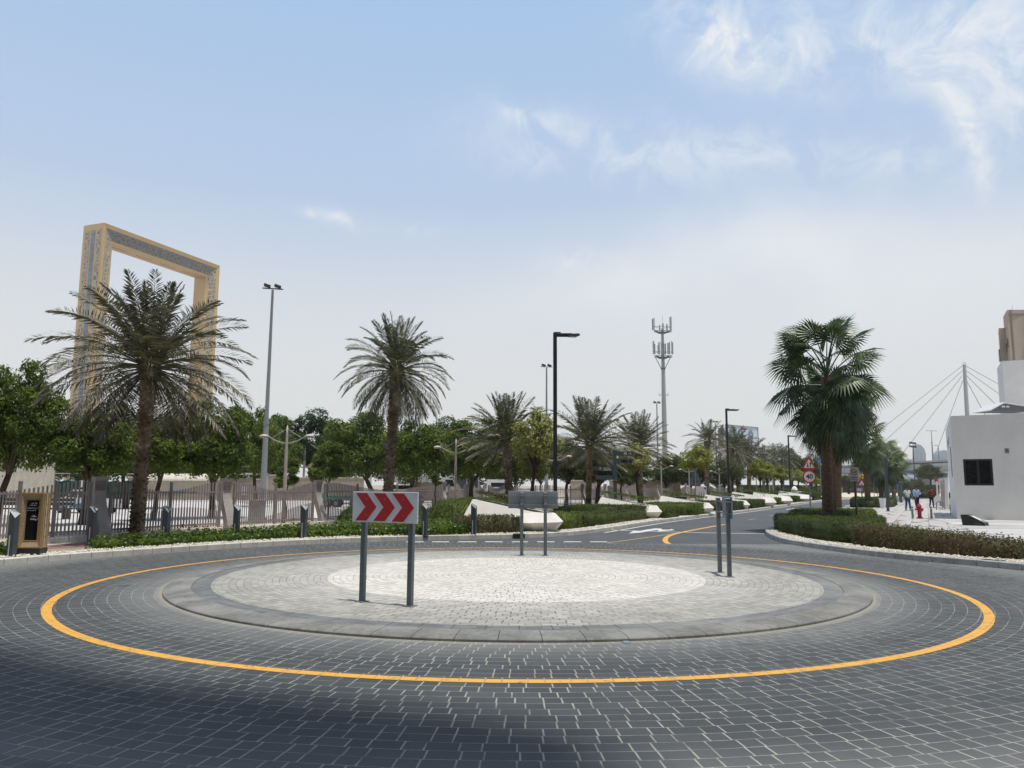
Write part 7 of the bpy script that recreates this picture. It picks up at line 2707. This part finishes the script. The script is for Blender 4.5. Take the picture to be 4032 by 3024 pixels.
# ================================================ FLYOVER, PYLON, FAR CITY
M_deck = mat('flyover_concrete', (0.33, 0.335, 0.35), 0.8, 0.3, var=.05, scale=.05)
pa, pb = A(3180, 1838, 405), A(4300, 1800, 215)
v_ = (pb - pa).to_2d()
L = v_.length
t = thing('flyover', 'long grey concrete flyover crossing behind the plaza', 'bridge', (pa.x, pa.y, 0), math.atan2(v_.y, v_.x))
MB().slab([(0, 8.6), (1.5, 8.2), (10.5, 8.2), (12, 8.6), (12, 10.2), (0, 10.2)], 0, -10, L).build('deck', M_deck, t)
MB().box((L / 2, .1, 10.55), (L, .25, .7)).build('lower_parapet', mat('parapet_pale', (.42, .41, .38), .8), t)
m_ = MB()
for k in range(int(L / 4)):
    m_.box((k * 4, .1, 11.2), (.15, .15, .9))
m_.box((L / 2, .1, 11.0), (L, .06, .06))
m_.build('railing', M_deck, t)
MB().box((L / 2, 6, 11.75), (L, 12, .7)).build('upper_deck', M_deck, t)
for k in range(6):
    MB().bbox((20 + k * 38, 6, 4.1), (1.8, 4, 8.2), .3).build('column', M_deck, t)
q = A(3575, 1872, 285)
t = thing('gantry_sign', 'blue and white overhead road sign below the flyover', 'road sign', (q.x, 285, 0), 0)
sw = 49 / FOC * 285
zt_, zm_, zb_ = A(3575, 1863.5, 285).z, A(3575, 1870.5, 285).z, A(3575, 1879, 285).z
MB().box((0, 0, (zt_ + zm_) / 2), (sw, .2, zt_ - zm_)).build('blue_panel', M_blue, t)
MB().box((0, 0, (zb_ + zm_) / 2), (sw, .2, zm_ - zb_)).build('white_panel', M_sgw, t)
MB().box((0, .2, zt_ + .5), (sw + 1, .6, 1.0)).build('beam', M_slate, t)
for x in (-sw / 2 - .4, sw / 2 + 1.6):
    MB().tube([(x, .3, 0), (x, .3, zt_)], .18, 6).build('post', M_galv, t)
lettering('lettering', arabic('مركز دبي'.replace('ك', 'ق')), .8, M_text, t, (.4, -.12, (zt_ + zm_) / 2), width=2.6) if False else None
m_ = MB()
for x, w_ in ((-1.9, .5), (-1.1, .6), (0.2, 1.3), (1.5, .7)):
    m_.box((x, -.12, (zt_ + zm_) / 2), (w_, .02, .16))
m_.build('text_bars', M_text, t)
for x in (-1.0, 1.55):
    MB().tube([(x - .15, -.12, (zb_ + zm_) / 2 + .22), (x + .2, -.12, (zb_ + zm_) / 2 - .2)], .05, 4).build('arrow_mark', M_textd, t)
MB().box((.2, -.12, (zb_ + zm_) / 2), (.7, .02, .12)).build('route_text', M_textd, t)
q = A(3622, 1875, 300)
t = thing('gantry_sign', 'smaller blue road sign half hidden by the acacia', 'road sign', (q.x, 300, 0), 0)
MB().box((0, 0, q.z), (3.6, .2, 1.1)).build('blue_panel', M_blue, t)
MB().tube([(1, .2, 0), (1, .2, q.z)], .15, 6).build('post', M_galv, t)

M_pyl = mat('pylon_white', (0.40, 0.40, 0.40), 0.6, 0.35, var=.04)
D_ = 330.0
top, bot = A(3796, 1425, D_), A(3808, 1627, D_)
t = thing('cable_pylon', 'pale round bridge pylon with fans of stay cables', 'bridge', (bot.x, D_, 0), 0)
tx = top.x - bot.x
MB().tube([(0, 0, 0), (0, 0, bot.z), (tx, 0, top.z - 1.2)], [.95, .85, .68], 16).build('mast', M_pyl, t)
MB().tube([(tx - .5, 0, top.z - 1.4), (tx - .45, 0, top.z - .2), (tx, 0, top.z), (tx + .45, 0, top.z - .2), (tx + .5, 0, top.z - 1.4)], .12, 6).build('head_ring', M_pyl, t)
for (sx, sy, ex, ey, s) in ((3788, 1441, 3299, 1823, -1), (3788, 1461, 3388, 1823, -1), (3789, 1479, 3525, 1823, -1), (3791, 1499, 3671, 1823, -1), (3803, 1441, 4485, 1818, 1), (3804, 1459, 4310, 1818, 1), (3805, 1478, 4148, 1818, 1), (3806, 1498, 3978, 1818, 1)):
    a_, b2 = A(sx, sy, D_), A(ex, ey, D_)
    MB().tube([(a_.x - bot.x, 0, a_.z), (b2.x - bot.x, 0, b2.z)], .15, 5).build('cable', M_pyl, t)
HG_ = 'highway lamps on the flyover'
for px, py, d, kind_, lb in ((3667, 1697, 300, 2, 'tall double armed highway lamp above the acacia'), (3541, 1769, 330, 1, 'single armed highway lamp left of the floodlight'), (3668, 1737, 310, 0, 'thin pole just left of the double armed highway lamp'), (3694, 1755, 300, 1, 'single armed highway lamp beside the white building'),
                             (3311, 1850, 240, 0, 'thin grey pole right of the bare fan palm trunk'), (3322, 1800, 260, 1, 'thin lamp pole above the flyover by the fan palms')):
    q = A(px, py, d)
    zf = 12.1 if d >= 300 else 0
    t = thing('highway_lamp', lb, 'street lamp', (q.x, d, zf), 0, HG_)
    MB().tube([(0, 0, 0), (0, 0, q.z - zf)], [.22, .12], 6).build('pole', M_galv, t)
    if kind_:
        x0 = -2.2 if kind_ == 2 else -1.6
        MB().tube([(x0, 0, q.z - zf + .1), (2.2 if kind_ == 2 else 0, 0, q.z - zf)], .12, 4).build('arm', M_galv, t)
M_far = mat('far_glass', (0.22, 0.25, 0.28), 0.5, 0.4, var=.1, scale=.02)
CT = 'hazy far city towers'
D_ = 2000.0


def far(label, pts_, d, dep=28):
    o_ = A(pts_[0][0], 1922, d)
    pr = []
    for px, py in pts_:
        q_ = A(px, py, d)
        pr.append((q_.x - o_.x, q_.z))
    t_ = thing('far_tower', label, 'skyscraper', (o_.x, d, 0), 0, CT)
    MB().slab(pr, 1, 0, dep).build('shaft', M_far, t_)
    xs = [p[0] for p in pr]
    zs = [p[1] for p in pr]
    MB().box(((min(xs) + max(xs)) / 2, dep / 2, max(zs) * .45), ((max(xs) - min(xs)) * .1, dep + .4, max(zs) * .7)).build('core_stripe', mat('far_dark', (.12, .14, .16), .5), t_)
    return t_


far('hazy far tower with curved sail-like top right of the floodlight', [(3648, 1925), (3614, 1925), (3615, 1749), (3626, 1752), (3638, 1765), (3646, 1785)], D_)
far('hazy far tower partly behind the white building edge', [(3735, 1925), (3692, 1925), (3694, 1790), (3704, 1777), (3718, 1772), (3732, 1776)], D_)
far('low hazy block left of the curved far tower', [(3612, 1925), (3592, 1925), (3592, 1808), (3612, 1808)], D_)
far('low hazy block above the flyover beside the fan palm', [(3578, 1925), (3550, 1925), (3549, 1810), (3556, 1807), (3572, 1807), (3578, 1810)], D_)
far('pale hazy wedge building behind the fingerpost date palm', [(2368, 1925), (2336, 1925), (2338, 1745), (2352, 1656), (2364, 1670)], 1500)

# ================================================ PEOPLE
M_skin = mat('skin', (0.23, 0.12, 0.075), 0.55, 0.4, var=.06)
M_hair = mat('hair_black', (0.012, 0.010, 0.009), 0.6, 0.3, var=.2)


def skinned(name, verts, edges, radii, m, parent, root=0, sub=2):
    me = bpy.data.meshes.new(name)
    me.from_pydata([tuple(v) for v in verts], edges, [])
    o = bpy.data.objects.new(name, me)
    C.objects.link(o)
    sk = o.modifiers.new('Skin', 'SKIN')
    sk.use_smooth_shade = True
    for i, r in enumerate(radii):
        sv = me.skin_vertices[0].data[i]
        sv.radius = r if hasattr(r, '__len__') else (r, r)
        sv.use_root = (i == root)
    ss = o.modifiers.new('Sub', 'SUBSURF')
    ss.levels = ss.render_levels = sub
    dg = bpy.context.evaluated_depsgraph_get()
    me2 = bpy.data.meshes.new_from_object(o.evaluated_get(dg))
    bpy.data.objects.remove(o)
    me2.materials.clear()
    me2.materials.append(m)
    ob = bpy.data.objects.new(name, me2)
    C.objects.link(ob)
    ob.parent = parent
    return ob


def hand(V, E, Rr, wi, w_, dirv, palm_n, curl=.5):
    """palm, five unequal bent fingers and a side thumb growing out of wrist vertex wi"""
    d = Vector(dirv).normalized()
    n = Vector(palm_n).normalized()
    s = d.cross(n).normalized()
    p = len(V)
    V.append(Vector(w_) + d * .05)
    Rr.append((.034, .018))
    E.append((wi, p))
    for k, (off, ln_) in enumerate(((-.030, .062), (-.010, .075), (.010, .070), (.029, .055))):
        a = Vector(w_) + d * .095 + s * off
        b_ = a + (d * (1 - curl * .5) + n * curl * .6).normalized() * ln_ * .55
        c_ = b_ + (d * (1 - curl) + n * curl).normalized() * ln_ * .5
        i = len(V)
        V += [a, b_, c_]
        Rr += [.010, .009, .007]
        E += [(p, i), (i, i + 1), (i + 1, i + 2)]
    i = len(V)
    V += [Vector(w_) + d * .045 - s * .035 + n * .012, Vector(w_) + d * .085 - s * .052 + n * .025]
    Rr += [.012, .009]
    E += [(p, i), (i, i + 1)]


def person(label, loc, h, rz, J, shirt, trous, shoe, sleeves='short', shirt_len=0.0):
    """J: joint positions for a 1.75 m figure facing -y, scaled to height h"""
    t = thing('person', label, 'person', loc, rz, 'men walking on the plaza')
    k = h / 1.75
    J = {a: Vector(v) * k for a, v in J.items()}
    V = [J['pelvis'], J['belly'], J['chest'], J['neck'], J['head0'], J['head1'], J['shL'], J['elL'], J['wrL'], J['shR'], J['elR'], J['wrR'],
         J['hipL'], J['knL'], J['anL'], J['toL'], J['hipR'], J['knR'], J['anR'], J['toR']]
    E = [(0, 1), (1, 2), (2, 3), (3, 4), (4, 5), (2, 6), (6, 7), (7, 8), (2, 9), (9, 10), (10, 11), (0, 12), (12, 13), (13, 14), (14, 15), (0, 16), (16, 17), (17, 18), (18, 19)]
    Rr = [(.13, .10), (.125, .10), (.15, .105), .055, (.075, .09), (.072, .085), .055, .042, .028, .055, .042, .028, .085, .055, .040, .035, .085, .055, .040, .035]
    Rr = [tuple(q * k for q in r) if hasattr(r, '__len__') else r * k for r in Rr]
    hand(V, E, Rr, 8, V[8], J['hdL'], J.get('pnL', Vector((0, 1, 0))), .5)
    hand(V, E, Rr, 11, V[11], J['hdR'], J.get('pnR', Vector((0, 1, 0))), .5)
    body = skinned('body', V, E, Rr, M_skin, t)
    # face
    hc = (J['head0'] + J['head1']) / 2 + Vector((0, -.075 * k, 0))
    f = MB()
    f.ball(hc + Vector((0, -.022, -.012)) * k, .014 * k, 8, (.8, 1.3, 1.5))
    f.build('nose', M_skin, body, smooth=True)
    for s in (-1, 1):
        MB().ball(hc + Vector((s * .030, -.004, .018)) * k, .011 * k, 8, (1.2, .8, .8)).build('eye', mat('eye_dark', (.03, .025, .02), .3), body, smooth=True)
        MB().ball(hc + Vector((s * .083, .075, .0)) * k, .026 * k, 8, (.35, .8, 1.2)).build('ear', M_skin, body, smooth=True)
    MB().ball(hc + Vector((0, -.006, -.045)) * k, .02 * k, 8, (1.3, .5, .35)).build('mouth', mat('lip', (.16, .06, .05), .5), body, smooth=True)
    # hair cap
    hm = MB().ball((0, 0, 0), 1, 18)
    vs = []
    for v in hm.V:
        x, y, z = v
        z2 = max(z, -.15 - .35 * max(0, y) if y > -.2 else .25)
        vs.append((x * .092 * k, y * .104 * k, z2 * .092 * k))
    hm.V = vs
    ho = hm.build('hair', M_hair, t, smooth=True)
    ho.location = J['head1'] + Vector((0, .008, .022)) * k
    # shirt
    up = Vector((0, 0, 1))
    V2 = [J['pelvis'] + up * (-.06 - shirt_len) * k, J['belly'], J['chest'], J['neck'] - up * .045 * k, J['shL'], J['elL'] if sleeves == 'long' else J['shL'].lerp(J['elL'], .72), J['shR'], J['elR'] if sleeves == 'long' else J['shR'].lerp(J['elR'], .72)]
    E2 = [(0, 1), (1, 2), (2, 3), (2, 4), (4, 5), (2, 6), (6, 7)]
    R2 = [(.165, .125), (.158, .13), (.175, .125), .072, .070, .058, .070, .058]
    if sleeves == 'long':
        V2 += [J['elL'].lerp(J['wrL'], .85), J['elR'].lerp(J['wrR'], .85)]
        E2 += [(5, 8), (7, 9)]
        R2 += [.043, .043]
    R2 = [tuple(q * k for q in r) if hasattr(r, '__len__') else r * k for r in R2]
    skinned('shirt', V2, E2, R2, shirt, t)
    MB().tube([J['neck'] + Vector((0, 0, -.075)) * k, J['neck'] + Vector((0, 0, -.03)) * k], [.082 * k, .066 * k], 12).build('collar', shirt, t)
    V3 = [J['pelvis'] + up * .02 * k, J['hipL'], J['knL'], J['anL'] + up * .02 * k, J['hipR'], J['knR'], J['anR'] + up * .02 * k]
    skinned('trousers', V3, [(0, 1), (1, 2), (2, 3), (0, 4), (4, 5), (5, 6)], [tuple(q * k for q in r) for r in ((.15, .115), (.108, .105), (.076, .078), (.058, .062), (.108, .105), (.076, .078), (.058, .062))], trous, t)
    for s in 'LR':
        a, b_ = J['an' + s], J['to' + s]
        d = (b_ - a)
        d.z = 0
        d.normalize()
        m_ = MB()
        c_ = a.copy()
        m_.tube([c_ - d * .06 * k + up * (-.045 * k), c_ + d * .02 * k + up * (-.035 * k), c_ + d * .13 * k + up * (-.055 * k), c_ + d * .20 * k + up * (-.062 * k)], [.040 * k, .050 * k, .042 * k, .022 * k], 10)
        m_.build('shoe', shoe, t, smooth=True)
    return t


Jb = dict(pelvis=(0, 0, .95), belly=(0, -.01, 1.10), chest=(0, 0, 1.32), neck=(0, 0, 1.50), head0=(0, -.015, 1.585), head1=(0, -.01, 1.665),
          shL=(.185, .01, 1.41), elL=(.27, .03, 1.13), wrL=(.30, -.04, .88), hdL=(.02, -.1, -1), shR=(-.185, .01, 1.41), elR=(-.25, .04, 1.13), wrR=(-.27, .0, .87), hdR=(0, -.05, -1),
          hipL=(.095, 0, .88), knL=(.105, -.06, .50), anL=(.11, -.10, .09), toL=(.12, -.24, .03), hipR=(-.095, 0, .88), knR=(-.10, .0, .50), anR=(-.10, .12, .10), toR=(-.11, -.0, .03))
M_polo = mat('polo_white', (0.56, 0.60, 0.57), .8, .2, var=.05)
M_jean = mat('jeans_blue', (0.030, 0.075, 0.135), .8, .2, var=.25, scale=3)
M_jeand = mat('jeans_dark', (0.022, 0.032, 0.050), .8, .2, var=.2)
M_lb = mat('shirt_light_blue', (0.30, 0.40, 0.66), .8, .2, var=.08)
M_dr = mat('shirt_dark_red', (0.15, 0.012, 0.018), .8, .2, var=.15)
M_shw = mat('shoe_white', (.5, .48, .44), .6)
q = G(3576, 2012, .12)
J = dict(Jb)
J.update(elL=(.30, .02, 1.13), wrL=(.36, -.08, .92))
p1 = person('man in white polo shirt and blue jeans walking with a phone in his hand', (q.x, q.y, .125), 1.76, .12, J, M_polo, M_jean, M_shw)
ph = MB().bbox((0, 0, 0), (.07, .012, .14), .004).build('phone', M_black, None)
k = 1.76 / 1.75
pos = Matrix.Rotation(.12, 4, 'Z') @ Vector((.362 * k, -.115 * k, .83 * k))
ph.location = Vector((q.x, q.y, .125)) + pos
ph.rotation_euler = (.3, 0, .12)
tag(ph, 'dark phone held low by the man in the white polo', 'phone')
q = G(3612, 2009, .12)
J = dict(Jb)
J.update(elR=(-.25, -.06, 1.14), wrR=(-.16, -.13, .90), hdR=(.15, -.15, -1), elL=(.29, -.02, 1.16), wrL=(.06, -.22, 1.12), hdL=(-1, -.1, -.1), pnL=(0, 0, -1),
         knL=(.10, .02, .50), anL=(.10, .13, .12), toL=(.11, 0, .04), knR=(-.105, -.07, .50), anR=(-.11, -.13, .09), toR=(-.12, -.27, .03))
person('man in light blue shirt with one arm folded across, dark jeans', (q.x, q.y, .125), 1.80, .05, J, M_lb, M_jeand, M_black, 'long', .05)
q = G(3669, 1999, .12)
J = dict(Jb)
J.update(elR=(-.34, -.05, 1.20), wrR=(-.12, -.22, 1.15), hdR=(1, -.1, -.05), pnR=(0, 0, -1), elL=(.36, -.08, 1.36), wrL=(.12, -.17, 1.52), hdL=(-.9, .05, .5), pnL=(0, 1, 0))
person('man in dark red shirt and black trousers raising a hand to his face', (q.x, q.y, .125), 1.68, .1, J, M_dr, mat('trousers_black', (.014, .014, .017), .8, .2), M_black, 'long')

# ================================================ UNSEEN SHADE CASTER, block and high slab added to shade the foreground
Ht = 96.0
dv = SUNV / SUNV.z * Ht
t = thing('shade_caster', 'unseen dark block behind the camera with a slab added to shade the foreground', 'building', (0, 0, 0))
deck = [(1.0, -22), (0.95, 4.4), (0.65, 5.75), (-1.0, 6.35), (-2.8, 6.95), (-5.2, 8.4), (-9, 10.6), (-16, 13.4), (-30, 14.4), (-30, -22)]  # slab outline shaped to the edge of the foreground shade
MB().prism([(x + dv.x, y + dv.y) for x, y in deck], Ht, Ht + 3).build('shade_slab', M_slate, t)
MB().box((0, -40, Ht / 2), (150, 34, Ht)).build('shaft', mat('caster_glass', (.10, .12, .14), .2, .5), t)  # added wide block that cuts sky light off the foreground

# ================================================ DUSTY AIR
hz = MB().box((0, 300, 139), (5400, 5400, 280))
m = bpy.data.materials.new('dusty_air')
m.use_nodes = True
nt = NT(m.node_tree)
pv = nt.n('ShaderNodeVolumePrincipled', {'Color': (0.90, 0.93, 0.97, 1), 'Density': 0.00026, 'Anisotropy': 0.0})
nt.n('ShaderNodeOutputMaterial', {'Volume': pv.outputs[0]})
o = hz.build('haze', m)
tag(o, 'pale dusty haze in the air', kind='stuff')
